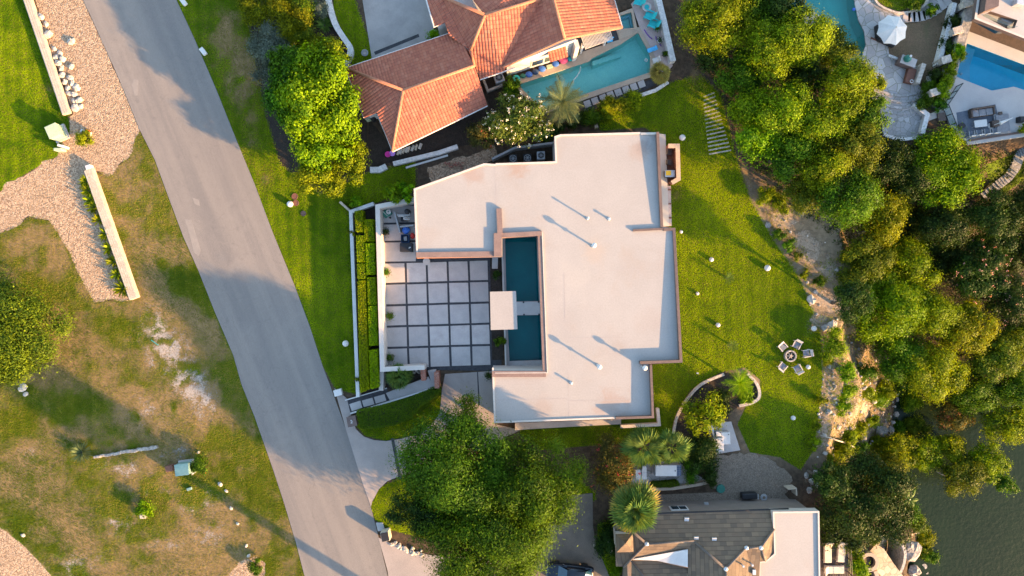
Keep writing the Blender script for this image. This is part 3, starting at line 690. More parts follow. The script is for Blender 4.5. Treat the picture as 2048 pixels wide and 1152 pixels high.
def make_ground():
    fx = np.arange(-54, 54.01, .2); fy = np.arange(-32, 32.01, .2)
    ext = np.array([3, 8, 18, 40, 90, 180, 400.])
    gx = np.concatenate([-54 - ext[::-1], fx, 54 + ext]); gy = np.concatenate([-32 - ext[::-1], fy, 32 + ext])
    xx, yy = np.meshgrid(gx, gy); x = xx.ravel(); y = yy.ravel(); z = gheight(x, y)
    k = (H - z) / H; X = x / (S * k) + 1024; Y = 576 - y / (S * k)      # where each point shows in the photograph: zones below are outlined in its pixels
    n1 = fbm(x, y, 4.0, 1); n2 = fbm(x, y, 1.3, 2); n3 = fbm(x, y, .6, 3, 2)
    green = np.zeros_like(x); dry = np.zeros_like(x); gra = np.zeros_like(x); lim = np.zeros_like(x)
    for p in G_LAWN: green = np.maximum(green, zone(X, Y, p, 3.0))
    lot = zone(X, Y, G_LOT, 5.0); green = np.maximum(green, lot * .85)
    for p in G_GRAVEL: gra = np.maximum(gra, zone(X + 5 * n2, Y + 5 * n2, p, 3.0))
    db = [(290, 815, 90, 55, 10, 1.2), (200, 870, 60, 40, 20, .6), (60, 485, 60, 24, -25, 1.4), (112, 510, 28, 60, -20, 1.3), (165, 720, 40, 60, 0, .6), (60, 930, 90, 60, 0, .75),
          (230, 960, 70, 45, 0, .7), (130, 1040, 120, 60, 0, .7), (280, 1080, 120, 50, 20, .8), (240, 440, 14, 60, -20, .55), (270, 520, 20, 40, -20, .5), (300, 370, 26, 60, -15, .45),
          (400, 1000, 60, 40, 30, .5), (140, 640, 30, 50, 0, .6), (20, 1000, 60, 40, 0, .5), (310, 930, 90, 40, 0, .6), (100, 180, 14, 12, 0, .5), (105, 105, 8, 70, -22, .4), (530, 355, 14, 25, 0, .5),
          (450, 70, 40, 70, 0, .85), (485, 150, 40, 90, 0, .8), (500, 260, 20, 60, 0, .6), (1350, 390, 10, 14, 0, .6), (1390, 150, 20, 25, 0, .5), (1490, 345, 8, 50, -20, .7), (1825, 120, 60, 70, 0, 1.5), (560, 905, 20, 60, -20, .3), (525, 1090, 20, 30, 0, .6), (1290, 905, 80, 20, 0, .4)]
    for px, py, rx, ry, a, wv in db: dry = np.maximum(dry, wv * blob(X, Y, px, py, rx * 1.15, ry * 1.15, a) * (1 + .5 * n2))
    dry = np.maximum(dry, lot * (.56 + .40 * n1 + .26 * n2))
    lb = [(312, 645, 30, 48, -25, .95), (335, 700, 46, 74, -30, 1.15), (380, 765, 46, 62, -35, 1.15), (405, 808, 38, 40, 0, .95), (300, 830, 70, 34, 0, .6), (280, 800, 40, 25, 0, .5), (340, 820, 40, 18, 0, .5), (250, 935, 70, 26, 10, .68), (360, 908, 50, 22, 0, .72), (395, 1010, 50, 40, 0, .66),
          (235, 1050, 60, 35, 10, .6), (150, 1130, 90, 36, 0, .62), (410, 1070, 50, 40, 0, .64), (60, 905, 30, 20, 0, .6), (330, 1085, 70, 30, 0, .55), (300, 985, 60, 18, 0, .5), (130, 620, 16, 14, 0, .45), (300, 1085, 60, 20, 0, .4),
          (1570, 440, 50, 24, 35, 1.0), (1610, 490, 60, 26, 45, 1.1), (1660, 545, 50, 22, 60, 1.1), (1655, 600, 35, 28, 60, .9), (1640, 640, 24, 30, 70, .9), (1600, 420, 40, 14, 30, .8), (1500, 370, 8, 30, -20, .4),
          (1665, 760, 14, 60, 12, .9), (1652, 850, 11, 60, 10, .9), (1720, 830, 60, 80, 0, .75), (1770, 760, 40, 50, 0, .6), (1780, 860, 40, 30, 0, .7), (1760, 1095, 40, 40, 40, .7), (1830, 1080, 30, 40, 0, .5), (1620, 960, 20, 20, 0, .5)]
    for px, py, rx, ry, a, wv in lb: lim = np.maximum(lim, wv * (1.12 if px > 1490 else .85) * blob(X, Y, px, py, rx, ry, a) * (1 + .35 * n2 + .55 * n3))
    green = np.clip(green, 0, 1)
    nx, ny = len(gx), len(gy)
    me = bpy.data.meshes.new('ground'); V = np.stack([x, y, z], 1).astype(np.float32)
    me.vertices.add(len(x)); me.vertices.foreach_set('co', V.ravel())
    i = np.arange(ny - 1)[:, None] * nx + np.arange(nx - 1)[None]; F = np.stack([i, i + 1, i + nx + 1, i + nx], -1).reshape(-1, 4)
    me.loops.add(F.size); me.loops.foreach_set('vertex_index', F.ravel().astype(np.int32)); me.polygons.add(len(F))
    me.polygons.foreach_set('loop_start', np.arange(0, F.size, 4, dtype=np.int32)); me.polygons.foreach_set('loop_total', np.full(len(F), 4, np.int32))
    ca = me.attributes.new('cover', 'FLOAT_COLOR', 'POINT'); ca.data.foreach_set('color', np.stack([green, dry, gra, lim], 1).clip(0, 1).astype(np.float32).ravel())
    me.update(calc_edges=True); me.polygons.foreach_set('use_smooth', np.ones(len(F), bool))
    t = NT('ground'); pos = t.n('ShaderNodeNewGeometry').outputs['Position']
    at = t.n('ShaderNodeAttribute', attribute_name='cover'); sp = t.n('ShaderNodeSeparateColor'); t.link(at.outputs['Color'], sp.inputs[0])
    nz = t.noise(pos, 1.7, 8, .68); nf = t.noise(pos, 14, 4, .7); nm = t.noise(pos, .35, 5, .6)
    def msk(v, amt, lo=.38, hi=.62): return t.ramp(t.math('ADD', v, t.math('MULTIPLY', t.math('SUBTRACT', nz, .5), amt)), lo, hi)
    soil = t.mix(t.ramp(nz, .35, .65), (.085, .060, .040), (.045, .032, .022)); sy = t.n('ShaderNodeSeparateXYZ'); t.link(pos, sy.inputs[0]); bank = t.math('MULTIPLY', t.math('MULTIPLY', t.ramp(sy.outputs[0], 21, 25), t.ramp(sy.outputs[0], 44, 37)), t.math('MULTIPLY', t.ramp(sy.outputs[1], 13, 9), t.ramp(sy.outputs[1], -19, -15)))
    soil = t.mix(bank, soil, t.mix(t.ramp(nz, .3, .7), (.245, .185, .118), (.15, .115, .072))); soil = t.mix(.5, soil, t.mix(nf, (0, 0, 0), (1, 1, 1)), 'OVERLAY')
    lawn = t.mix(t.ramp(nm, .35, .7), (.050, .085, .004), (.085, .110, .005)); lawn = t.mix(.5, lawn, t.mix(nf, (0, 0, 0), (1, 1, 1)), 'OVERLAY')
    straw = t.mix(t.ramp(nz, .3, .7), (.235, .155, .075), (.150, .108, .045)); straw = t.mix(.4, straw, t.mix(nf, (0, 0, 0), (1, 1, 1)), 'OVERLAY')
    vo = t.n('ShaderNodeTexVoronoi', i_Scale=8.5); t.link(pos, vo.inputs['Vector']); vs = t.n('ShaderNodeSeparateColor'); t.link(vo.outputs['Color'], vs.inputs[0])
    cr = t.n('ShaderNodeValToRGB'); t.link(vs.outputs[0], cr.inputs[0]); e = cr.color_ramp.elements; e[0].color = (.17, .115, .078, 1); e[1].color = (.43, .32, .22, 1); q = e.new(.5); q.color = (.32, .225, .145, 1)
    stones = t.mix(t.math('MULTIPLY', t.ramp(nm, .45, .7), .3), cr.outputs[0], (.24, .175, .115))
    sx = t.n('ShaderNodeSeparateXYZ'); t.link(pos, sx.inputs[0]); lime = t.mix(t.ramp(sx.outputs[0], 15, 20), t.mix(t.ramp(nf, .3, .7), (.34, .31, .275), (.25, .22, .19)), t.mix(t.ramp(nf, .3, .7), (.36, .285, .205), (.255, .20, .145)))
    col = t.mix(msk(sp.outputs[0], .35), soil, lawn); dm = msk(sp.outputs[1], .9, .34, .80); col = t.mix(dm, col, straw)
    lm = t.ramp(t.math('ADD', t.math('ADD', at.outputs['Alpha'], t.math('MULTIPLY', t.math('SUBTRACT', nz, .5), 1.3)), t.math('MULTIPLY', t.math('SUBTRACT', t.noise(pos, 5.5, 6, .75), .5), 2.6)), .40, 1.05); col = t.mix(lm, col, lime); gm = msk(sp.outputs[2], .25, .42, .58); col = t.mix(gm, col, stones)
    t.link(col, t.b.inputs['Base Color']); t.b.inputs['Roughness'].default_value = .95; t.b.inputs['Specular IOR Level'].default_value = .1
    h1 = t.math('MULTIPLY', t.math('SUBTRACT', .6, vo.outputs['Distance']), t.math('MULTIPLY', gm, .07))
    hh = t.math('ADD', h1, t.math('MULTIPLY', nf, .05)); hh = t.math('ADD', hh, t.math('MULTIPLY', t.math('MULTIPLY', nz, lm), .12))
    t.link(t.bump(hh, 1.0, 1.0), t.b.inputs['Normal'])
    me.materials.append(t.mat); o = bpy.data.objects.new('ground', me); C.objects.link(o); struct(o)
    # ---- grass blades over the lawns: two masses of stuff
    rng = np.random.default_rng(4); n = 3000000
    bx = rng.uniform(-53, 53, n); by = rng.uniform(-31, 31, n)
    ix = np.clip(((bx + 54) / .2).astype(int), 0, len(fx) - 1) + len(ext); iy = np.clip(((by + 32) / .2).astype(int), 0, len(fy) - 1) + len(ext); kk = iy * nx + ix
    g, d, l, gr, zz = green[kk], dry[kk], lim[kk], gra[kk], z[kk]
    ok = (zz > -.05) & (rng.uniform(0, 1, n) < g * (1 - .95 * np.clip(l * 1.6 - .25, 0, 1)) * (1 - gr) * (1 - .72 * np.clip(d, 0, 1)))
    rd = PL(ROAD_L) + PL(ROAD_R)[::-1]; ok &= sdist(bx, by, rd) > .05
    for p in KEEPOUT: ok &= sdist(bx, by, p) > .03
    lt = lot[kk][ok] > .5; bx, by, d = bx[ok], by[ok], d[ok]; isd = d + rng.uniform(-.55, .55, len(d)) > .42
    for nm_, s_, key, hh_, lab in (('lawn_grass', ~isd & ~lt, 'lawn', .062, 'short green grass of the lawns'), ('lot_grass', ~isd & lt, 'lot', .07, 'olive green grass of the open lot west of the street'), ('dry_grass', isd, 'dry', .07, 'dry straw coloured grass of the open lot')):
        x0, y0 = bx[s_], by[s_]; m = len(x0); la = np.where(rng.uniform(0, 1, m) < .72, 2.59 + rng.normal(0, .7, m), rng.uniform(0, 6.283, m)); a = la + 1.571 + rng.normal(0, .45, m); le = rng.uniform(.035, .095, m); ht = hh_ * rng.uniform(.5, 1.3, m); wd = rng.uniform(.018, .036, m)
        b0 = np.stack([x0 - np.cos(a) * wd, y0 - np.sin(a) * wd, np.zeros(m)], 1); b1 = np.stack([x0 + np.cos(a) * wd, y0 + np.sin(a) * wd, np.zeros(m)], 1)
        tp = np.stack([x0 + le * np.cos(la), y0 + le * np.sin(la), ht], 1)
        tone = np.clip(.56 + .10 * (x0 > 5) - .34 * (x0 < -42) - .12 * ((x0 < -15) & (x0 > -42)) + .30 * fbm(x0, y0, 7, 21) + .10 * np.sin((x0 + .03 * y0) * 5.2) + .2 * fbm(x0, y0, .9, 22, 2) + rng.normal(0, .08, m), 0, 1)
        go = bpy.data.objects.new(nm_, face_mesh(nm_, np.stack([b0, b1, tp], 1), 3, tone, L[key])); C.objects.link(go); go['kind'] = 'stuff'; tag(go, lab, 'grass')
# ------------------------------------------------------------------ water, road, drives
KEEPOUT = []
def keep(px): KEEPOUT.append(PL(px)); return PL(px)
b = MB(); lk = [P(x, y, WATER_Z).to_2d() for x, y in [(1560, 560), (3400, 200), (9000, -3000), (9000, 6000), (1560, 6000)]]
b.add([(p.x, p.y, WATER_Z) for p in lk], [[0, 4, 3, 2, 1]]); struct(b.build('lake_water', M['waterlake']))

b = MB(); nL = len(ROAD_L)
lp, rp = PL(ROAD_L), PL(ROAD_R)
b.prism(lp + rp[::-1], -.12, .035, 0); struct(b.build('road', M['asphalt']))
# faded repair patches on the asphalt, real thin overlays of newer surfacing
M['patch'] = mk('patch', (.222, .20, .178), (.195, .178, .16), 1.2, .9, .4, 40, .005, fine=.2)
b = MB()
for pts in ([(268, 158), (277, 160), (276, 190), (270, 192), (264, 170)], [(370, 438), (383, 440), (402, 500), (398, 512), (388, 505), (380, 470)], [(385, 395), (398, 400), (400, 412), (390, 408)]):
    b.prism(PL(pts), .03, .041)
struct(b.build('road_patch', M['patch']))
b = MB()
dv = keep([(669, 776), (694, 797), (704, 838), (712, 858), (728, 873), (748, 880), (772, 882), (800, 878), (838, 868), (862, 850), (880, 825), (884, 780), (890, 748), (985, 742), (990, 848), (1040, 860), (960, 900), (880, 935), (830, 945), (797, 953), (775, 962), (758, 978), (744, 1004), (742, 1013), (725, 965), (692, 858)])
b.prism(dv, -.1, .06, 0); struct(b.build('driveway', M['drive']))
b = MB()
dk = PL([(782, 877), (788, 876), (804, 957), (798, 958)]); b.prism(dk, .03, .066, 0)
dk = PL([(954, 742), (956, 742), (960, 810), (957, 812)]); b.prism(dk, .03, .066, 0); struct(b.build('driveway_drain', M['darkstone']))
b = MB(); b.prism(keep([(1140, 990), (1185, 986), (1186, 1055), (1192, 1085), (1205, 1120), (1222, 1160), (1240, 1230), (1060, 1230), (1010, 1160), (1000, 1090), (1090, 1050)]), -.1, .05, 0); struct(b.build('neighbour_driveway', M['aggregate']))
b = MB(); b.prism(keep([(757, 1075), (772, 1082), (800, 1095), (860, 1110), (1000, 1120), (1100, 1120), (1100, 1152), (1010, 1300), (800, 1300), (775, 1140)]), -.1, .045, 0); struct(b.build('lower_driveway', M['drive']))
b = MB(); b.prism(PL([(706, -120), (860, -120), (868, 60), (896, 66), (905, 90), (745, 125)]), -.1, .05, 0); struct(b.build('motor_court', M['concrete']))
b = MB(); b.prism(PL([(748, 104), (837, 68), (839, 74), (751, 110)]), .03, .056); struct(b.build('motor_court_drain', M['darkstone']))
# ------------------------------------------------------------------ the flat roofed house
ZR = 4.0; ZP = 4.22
hc = P(1150, 580, 0)
house = thing('flat_roofed_house', 'large modern house with cream flat roofs stepped around a dark blue courtyard pool', 'house', (hc.x, hc.y, 0))
OUT = [(1110, 272), (1121, 268), (1282, 263), (1284, 265), (1317, 265), (1326, 453), (1351, 456), (1363, 724), (1303, 728), (1307, 834), (1232, 837), (988, 846), (984, 741), (1092, 741), (1082, 463), (1004, 466), (1004, 511), (832, 513), (827, 377), (968, 326), (990, 327), (1111, 323)]
ow = PL(OUT, ZP)
b = MB(); b.prism(ow, -.1, ZR, 0, 1)
# each outer wall its own slightly different height is not needed: one body, cream stucco under a cream membrane
b.build('wall', [M['stucco'], M['roofcream']], house)
def para(pts, wd, hts, mat, side, name='parapet', z0=None, mt=None):
    b = MB(); zt = [ZR + h for h in (hts if isinstance(hts, (list, tuple)) else [hts] * len(pts))]
    b.strip([P(x, y, ZP).to_2d() for x, y in pts], wd, ZR - (.35 if z0 is None else z0), zt, 0, 1 if mt else None, side=side)
    return b.build(name, [M[mat], M[mt]] if mt else M[mat], house)
# sides: the outlines below run clockwise in the photo, so the inside of the roof is on the right (-1)
para([(1317, 265), (1326.5, 454)], .26, [.50, .24], 'brownmetal', -1)
para([(1326, 455.4), (1266, 458.5)], .2, [.20, .20], 'brownmetal', 1)
para([(1327, 456), (1351, 455.4), (1363.5, 724.5), (1279, 727.5)], .26, [.17, .17, .55, .55], 'brownmetal', -1)
para([(1303, 729), (1307, 835), (1231, 837.5)], .22, [.5, .56, .56], 'brownmetal', -1)
para([(1231, 838), (988, 847), (984, 736)], .16, .10, 'cap', -1)
para([(984, 742.5), (1092, 742.5)], .55, .14, 'brownwall', -1, z0=.9)
para([(1093.5, 745), (1083, 461)], .36, .10, 'brownwall', 1, z0=.9)
para([(1083, 462), (1003, 466)], .42, .22, 'brownwall', 1, z0=.9)
para([(1003.6, 466), (1004, 513)], .75, .30, 'brownwall', -1, z0=.9)
para([(998, 417), (1000, 466)], .5, .30, 'brownwall', 0, z0=.3)
para([(1004, 513), (832, 515)], .5, .17, 'brownwall', -1, z0=.9)
para([(832, 505), (827, 377), (968, 326), (991, 327.5)], .16, .09, 'cap', -1)
para([(991, 326), (1111, 322), (1109, 272), (1121, 268), (1282, 263.5)], .16, .10, 'cap', -1)
para([(1282, 264.5), (1317, 265.5)], .18, [.12, .4], 'cap', -1)
# raised edge of the cream membrane along the pool court and lintel lit below the garage parapet
b = MB(); b.strip([P(x, y, ZP).to_2d() for x, y in [(1083.5, 463), (1094, 745), (990, 745.5)]], .07, ZR, ZR + .16, 0, side=1); b.build('edge_trim', M['cap'], house)
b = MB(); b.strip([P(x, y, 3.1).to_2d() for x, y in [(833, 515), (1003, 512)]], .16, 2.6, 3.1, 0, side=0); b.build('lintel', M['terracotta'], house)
# membrane seams: low welded laps on the roof
b = MB()
for p, q in (((990, 329), (992.5, 412)), ((1216, 541), (1282, 539)), ((1130, 677), (1240, 674)), ((1128, 545), (1130, 640)), ((1136, 740), (1138, 838)), ((990, 800), (1136, 797)), ((1138, 802), (1265, 799)), ((1265, 735), (1265, 800))):
    b.strip([P(*p, ZR).to_2d(), P(*q, ZR).to_2d()], .06, ZR - .05, ZR + .006, 0)
M['seam'] = mk('seam', (.296, .268, .248), (.275, .248, .232), .8, .8, .1, 10, .004, fine=.1)
b.build_each('roof_seam', M['seam'], house)
def flue(px, py, h, ball=True, r=.09):
    p = P(px, py, ZR + h); b = MB()
    b.cyl(p.x, p.y, ZR - .02, ZR + .12, r * 2.2, r * 1.1, 14); b.cyl(p.x, p.y, ZR + .1, ZR + h * .86, r, r, 12)
    if ball: b.cyl(p.x, p.y, ZR + h * .62, ZR + h * .68, r * 2.0, r * 1.3, 14); b.cyl(p.x, p.y, ZR + h * .68, ZR + h * .72, r * 1.3, r, 12)
    f = b.build('flue_pipe', M['metal'], house, True)
    b = MB()
    if ball: b.ball((p.x, p.y, ZR + h), (.24, .24, .17), 16, 10)
    else: b.cyl(p.x, p.y, ZR + h * .84, ZR + h, r * 1.35, r * 1.2, 12)
    b.build('flue_cap', M['white'], f, True)
flue(1188.5, 490.5, 1.25); flue(1199, 734, 1.25); flue(1290, 736, 1.25); flue(1177, 435, 1.0, False, .075); flue(1219, 437, .42, False, .09); flue(1143, 767, .45, False, .09)
# entrance canopy, its posts, the bridge
b = MB(); b.prism(PL([(980, 583.5), (1032, 582), (1035, 658.5), (981.5, 660)], 3.3), 3.05, 3.3); b.build('entrance_canopy', M['roofcream'], house, bevel=.02)
b = MB()
for x, y in ((1001, 592), (1024, 592), (1002, 650), (1026, 650)): p = P(x, y, 0); b.box((p.x, p.y, 1.55), (.14, .14, 3.1))
b.build_each('canopy_post', M['brownmetal'], house)
b = MB(); b.prism(PL([(984, 605), (1080, 603), (1081, 629.5), (985, 631)]), -.5, .12); b.build('entrance_bridge', M['white'], house)
b = MB()
for x, y in ((1047, 604.5), (1048, 629), (1077, 604), (1078, 628.5)): p = P(x, y, 0); b.cyl(p.x, p.y, .1, .26, .09, .06, 10)
b.build_each('bridge_light', M['black'], house)
# windows and doors round the pool court and on the garden side
def pane(p0, p1, z0, z1, par, out=.05, zz=0.0):
    a, c = P(*p0, zz).to_2d(), P(*p1, zz).to_2d(); d = (c - a).normalized(); n_ = Vector((d.y, -d.x)) * out
    fr = MB(); gl = MB(); m_ = (a + c) / 2 + n_; l = (c - a).length; an = math.atan2(d.y, d.x)
    gl.box((m_.x, m_.y, (z0 + z1) / 2), (l - .1, .04, z1 - z0 - .1), an)
    for t in (0, .5, 1): q = seg(a, c, t) + n_; fr.box((q.x, q.y, (z0 + z1) / 2), (.07, .09, z1 - z0), an)
    for z_ in (z0, z1): fr.box((m_.x, m_.y, z_), (l, .09, .07), an)
    f = fr.build('window_frame', M['white'], par); gl.build('window_pane', M['glassdark'], f)
def wside(i, j, z): return OUT[i], OUT[j]
for (p0, p1) in (((1352, 480), (1357, 590)), ((1358, 610), (1362, 710)), ((1319, 300), (1325, 440))):
    pts = [P(*q, ZP) for q in (p0, p1)]; pane(((pts[0].x / S) + 1024, 576 - pts[0].y / S), ((pts[1].x / S) + 1024, 576 - pts[1].y / S), .1, 2.7, house, -.05)
for (p0, p1) in (((1085, 500), (1088, 590)), ((1091, 640), (1093, 720))):
    pts = [P(*q, ZP) for q in (p0, p1)]; pane(((pts[0].x / S) + 1024, 576 - pts[0].y / S), ((pts[1].x / S) + 1024, 576 - pts[1].y / S), .2, 2.8, house, .05)
# plinth walk along the garden side and the low bench wall at the south corner
b = MB(); b.prism(PL([(1300, 266), (1330, 270), (1337, 452), (1310, 455)]), -.1, .25); b.build('plinth', M['stucco'], house)
b = MB(); b.prism(PL([(1330, 372), (1341, 372), (1343, 452), (1337, 452), (1332, 372)]), -.1, .10); b.build('garden_terrace', M['pinkdeck'], house)
b = MB()
for y in (380, 408, 436): b.box(((1338 - 1024) * S, (576 - y) * S, .15), (.42, .12, .12), .03)
b.build_each('terrace_step', M['rust'], house)
b = MB(); b.prism(PL([(1030, 845), (1241, 837), (1241, 847), (1140, 852), (1060, 857), (1030, 859)]), -.1, .35); b.build('plinth', M['pad'], house)
b = MB(); b.strip(PL([(1240, 851), (1316, 847), (1313, 815)]), .3, 0, .6, 0, side=0); b.build('bench_wall', M['stucco'], house)

# brick barbecue court on the garden side
bc = P(1342, 330, 0)
bq = thing('brick_wall', 'low orange brick wall around the barbecue nook beside the flat roofed house', 'wall', (bc.x, bc.y, 0))
b = MB(); b.strip(PL([(1331, 294), (1352, 294), (1354, 363), (1340, 371)]), .3, 0, 1.15, 0, side=-1); b.build('brickwork', M['brick'], bq)
b = MB(); b.strip(PL([(1331, 292.5), (1353.5, 292.5), (1355.5, 364), (1340, 373)]), .42, 1.15, 1.22, 0, side=-1); b.build('coping', M['stonetan'], bq)
b = MB(); b.prism(PL([(1331, 297), (1348, 297), (1349, 366), (1332, 372)]), -.1, .05); struct(b.build('nook_paving', M['rust']))
g = P(1336, 350, 0); o = thing('barbecue_grill', 'steel barbecue grill with amber burners inside the brick nook', 'grill', (g.x, g.y, 0))
b = MB(); b.box((g.x, g.y, .42), (.95, .62, .74)); b.build('cabinet', M['black'], o, bevel=.02)
b = MB(); b.box((g.x, g.y, .82), (1.0, .68, .06)); b.build('worktop', M['metal'], o, bevel=.01)
b = MB(); b.box((g.x - .15, g.y + .05, .87), (.5, .45, .05)); b.build('grate', M['yellow'], o)
b = MB(); b.tube([(g.x + .4, g.y - .25, .9), (g.x + .4, g.y + .25, .9)], .025); b.build('handle', M['metal'], o)
for k, (x, y, l) in enumerate(((1336, 306, 'dark patio chair in the north end of the brick nook'), (1336, 326, 'brown patio chair just north of the grill in the brick nook'))):
    p = P(x, y, 0); o = thing('patio_chair', l, 'chair', (p.x, p.y, 0), 'chairs in the brick nook')
    b = MB(); b.box((p.x, p.y, .42), (.52, .52, .07)); b.build('seat', M['deckwood'], o, bevel=.02)
    b = MB(); b.box((p.x - .24, p.y, .7), (.06, .52, .5)); b.build('backrest', M['deckwood'], o, bevel=.02)
    for sx in (-.22, .22):
        for sy in (-.22, .22): b = MB(); b.box((p.x + sx, p.y + sy, .2), (.05, .05, .4)); b.build('leg', M['black'], o)

# ------------------------------------------------------------------ courtyard
rgc = random.Random(21)
b = MB(); cy_out = PL([(752, 418), (835, 398), (835, 508), (1003, 508), (1003, 738), (984, 742), (768, 738)])
b.prism(cy_out, -.1, .03, 0)
hb = [(447, 449), (483.5, 485), (525, 525), (568, 566.5), (610.5, 609), (653, 651), (695, 694), (738, 735)]   # dark bands, y at x=770
def hy(i, x):
    y0 = [447.5, 483.5, 525.5, 568, 611, 653.5, 696, 738][i]; return y0 - (x - 770) * .030
def vx(j, y):
    x0 = [766, 810.5, 852.5, 894.5, 936.5, 976][j]; return x0 + (y - 500) * .030
for i in range(-1, 7):
    for j in range(5):
        if i < 2 and j > 0: continue
        if i == 2 and False: continue
        ya = (405 if i < 0 else None); g_ = 2.1
        def cr(jj, ii, gx, gy):
            y = hy(ii, 870) if ii >= 0 else 412
            x = vx(jj, y) + gx; y = (hy(ii, x) if ii >= 0 else 412) + gy; return (x, y)
        if i < 2: q = [cr(0, i, 0, g_ if i >= 0 else 0), (cr(1, i, 22, 0)[0], cr(1, i, 0, g_ if i >= 0 else 0)[1]), (cr(1, i + 1, 22, 0)[0], cr(1, i + 1, 0, -g_)[1]), cr(0, i + 1, 0, -g_)]
        else: q = [cr(j, i, g_, g_), cr(j + 1, i, -g_, g_), cr(j + 1, i + 1, -g_, -g_), cr(j, i + 1, g_, -g_)]
        if i == 1: q = [q[0], q[1], (q[1][0], q[2][1]), q[3]]
        b.prism(PL([(u + rgc.uniform(-.35, .35), v_ + rgc.uniform(-.35, .35)) for u, v_ in q]), .0, .075 + rgc.uniform(-.006, .006), rgc.choice((1, 1, 2, 3)))
struct(b.build('courtyard', [M['darkstone'], M['pad'], M['pad2'], M['pad3']]))
for nm, y0, y1 in (('n', 0, 0),): pass
b = MB(); b.prism(PL([(980, 512), (1003, 512), (1006, 720), (984, 720)]), .0, .05); struct(b.build('dark_gravel_strip', M['mulch']))
p0 = P(990, 526); o = tag((lambda q: (q.box((p0.x, p0.y, .12), (.58, 1.15, .1), -.02), q.build('stepping_slab', M['pad'], bevel=.02))[1])(MB()), 'single pale stepping slab at the north end of the dark gravel strip by the pool', 'paving slab')
# pool of the court: two basins under one bridge
pc = P(1045, 600); pool = thing('courtyard_pool', 'long dark blue courtyard pool of the flat roofed house, crossed by a white bridge', 'pool', (pc.x, pc.y, 0))
b = MB()
b.slab(PL([(1004, 464), (1083, 461), (1094, 742), (1011, 743)]), [PL([(1010, 475), (1073, 474), (1078, 602), (1013, 603)]), PL([(1014, 631), (1080, 630), (1084, 720), (1019, 722)])], -.3, .10); b.build('coping', M['pad'], pool)
b = MB()
for q in ([(1010, 475), (1073, 474), (1078, 602), (1013, 603)], [(1014, 631), (1080, 630), (1084, 720), (1019, 722)]):
    pts = PL(q); b.strip(pts, .12, -1.7, -.05, 0, closed=True, side=1); b.add([(p.x, p.y, -1.55) for p in pts], [[3, 2, 1, 0]])
b.build('basin', M['pooldeep'], pool)
b = MB()
for q in ([(1010, 475), (1073, 474), (1078, 602), (1013, 603)], [(1014, 631), (1080, 630), (1084, 720), (1019, 722)]): b.add([(p.x, p.y, -.04) for p in PL(q)], [[3, 2, 1, 0]])
b.build('water', M['waterdeep'], pool)
b = MB(); b.strip(PL([(1005, 514), (1012, 738)]), .16, 0, .45, 0); tag(b.build('garden_wall', M['stucco']), 'low pale wall between the dark gravel strip and the courtyard pool', 'wall')

# boundary walls of the courtyard
b = MB(); b.strip(PL([(838, 397), (755, 413), (764.5, 739), (849, 735)], 1.9), .44, -.3, 1.9, 0, side=0); tag(b.build('courtyard_wall', M['stucco']), 'thick cream wall along the west side of the tiled courtyard', 'wall')
b = MB(); b.strip(PL([(768, 736), (766, 778)]), .42, -.3, 1.1, 0); tag(b.build('garden_wall', M['stucco']), 'short cream wall running south from the corner of the tiled courtyard', 'wall')
b = MB(); b.strip(PL([(750, 409), (705, 425), (719, 792)]), .34, -.3, .75, 0, mt=1, side=0); tag(b.build('garden_wall', [M['white'], M['white']]), 'long low white wall between the street lawn and the clipped hedges', 'wall')
b = MB(); b.strip(PL([(682, 405), (701, 422)]), .22, 0, .5, 0); tag(b.build('timber_rail', M['timber']), 'short pale timber rail leaning off the north end of the long white wall', 'rail')
b = MB(); b.prism(PL([(711, 424), (748, 412), (752, 420), (764, 738), (766, 778), (722, 790)]), -.1, .03); struct(b.build('hedge_bed', M['mulch']))
hl = [((712, 424, 726, 422), (715, 464, 729, 464)), ((715, 472, 731, 472), (717, 524, 732, 524)), ((717, 528, 732, 528), (718, 558, 733, 557)), ((718, 562, 733, 561), (723, 784, 740, 776))]
hr = [((731, 441, 748, 440), (732, 483, 750, 482)), ((734, 488, 750, 487), (736, 549, 752, 548)), ((737, 556, 752, 555), (739, 609, 755, 608)), ((739, 613, 755, 612), (741, 690, 757, 689)), ((741, 700, 757, 699), (744, 776, 760, 772))]
for k, ((a0, a1, a2, a3), (c0, c1, c2, c3)) in enumerate(hl):
    hedge_block(PL([(a0, a1), (a2, a3), (c2, c3), (c0, c1)], 1.0), 1.55, 'hedge', f'clipped hedge block, {ORD[k]} from the north in the row beside the long white wall', group='clipped hedges')
for k, ((a0, a1, a2, a3), (c0, c1, c2, c3)) in enumerate(hr):
    hedge_block(PL([(a0, a1), (a2, a3), (c2, c3), (c0, c1)], 1.0), 1.6, 'hedge', f'clipped hedge block, {ORD[k]} from the north in the row beside the cream courtyard wall', group='clipped hedges')
hedge_block(PL([(716, 836), (714, 822), (760, 812), (820, 795), (868, 774), (880, 776), (876, 790), (842, 812), (822, 836), (790, 850), (745, 856), (722, 855)], .9), 1.1, 'hedgedark', 'broad dark green hedge below the entrance steps beside the driveway')
spiky(728, 527, 9, 'dark blue green tuft between two hedge blocks', 'silver', 20, name='tuft')
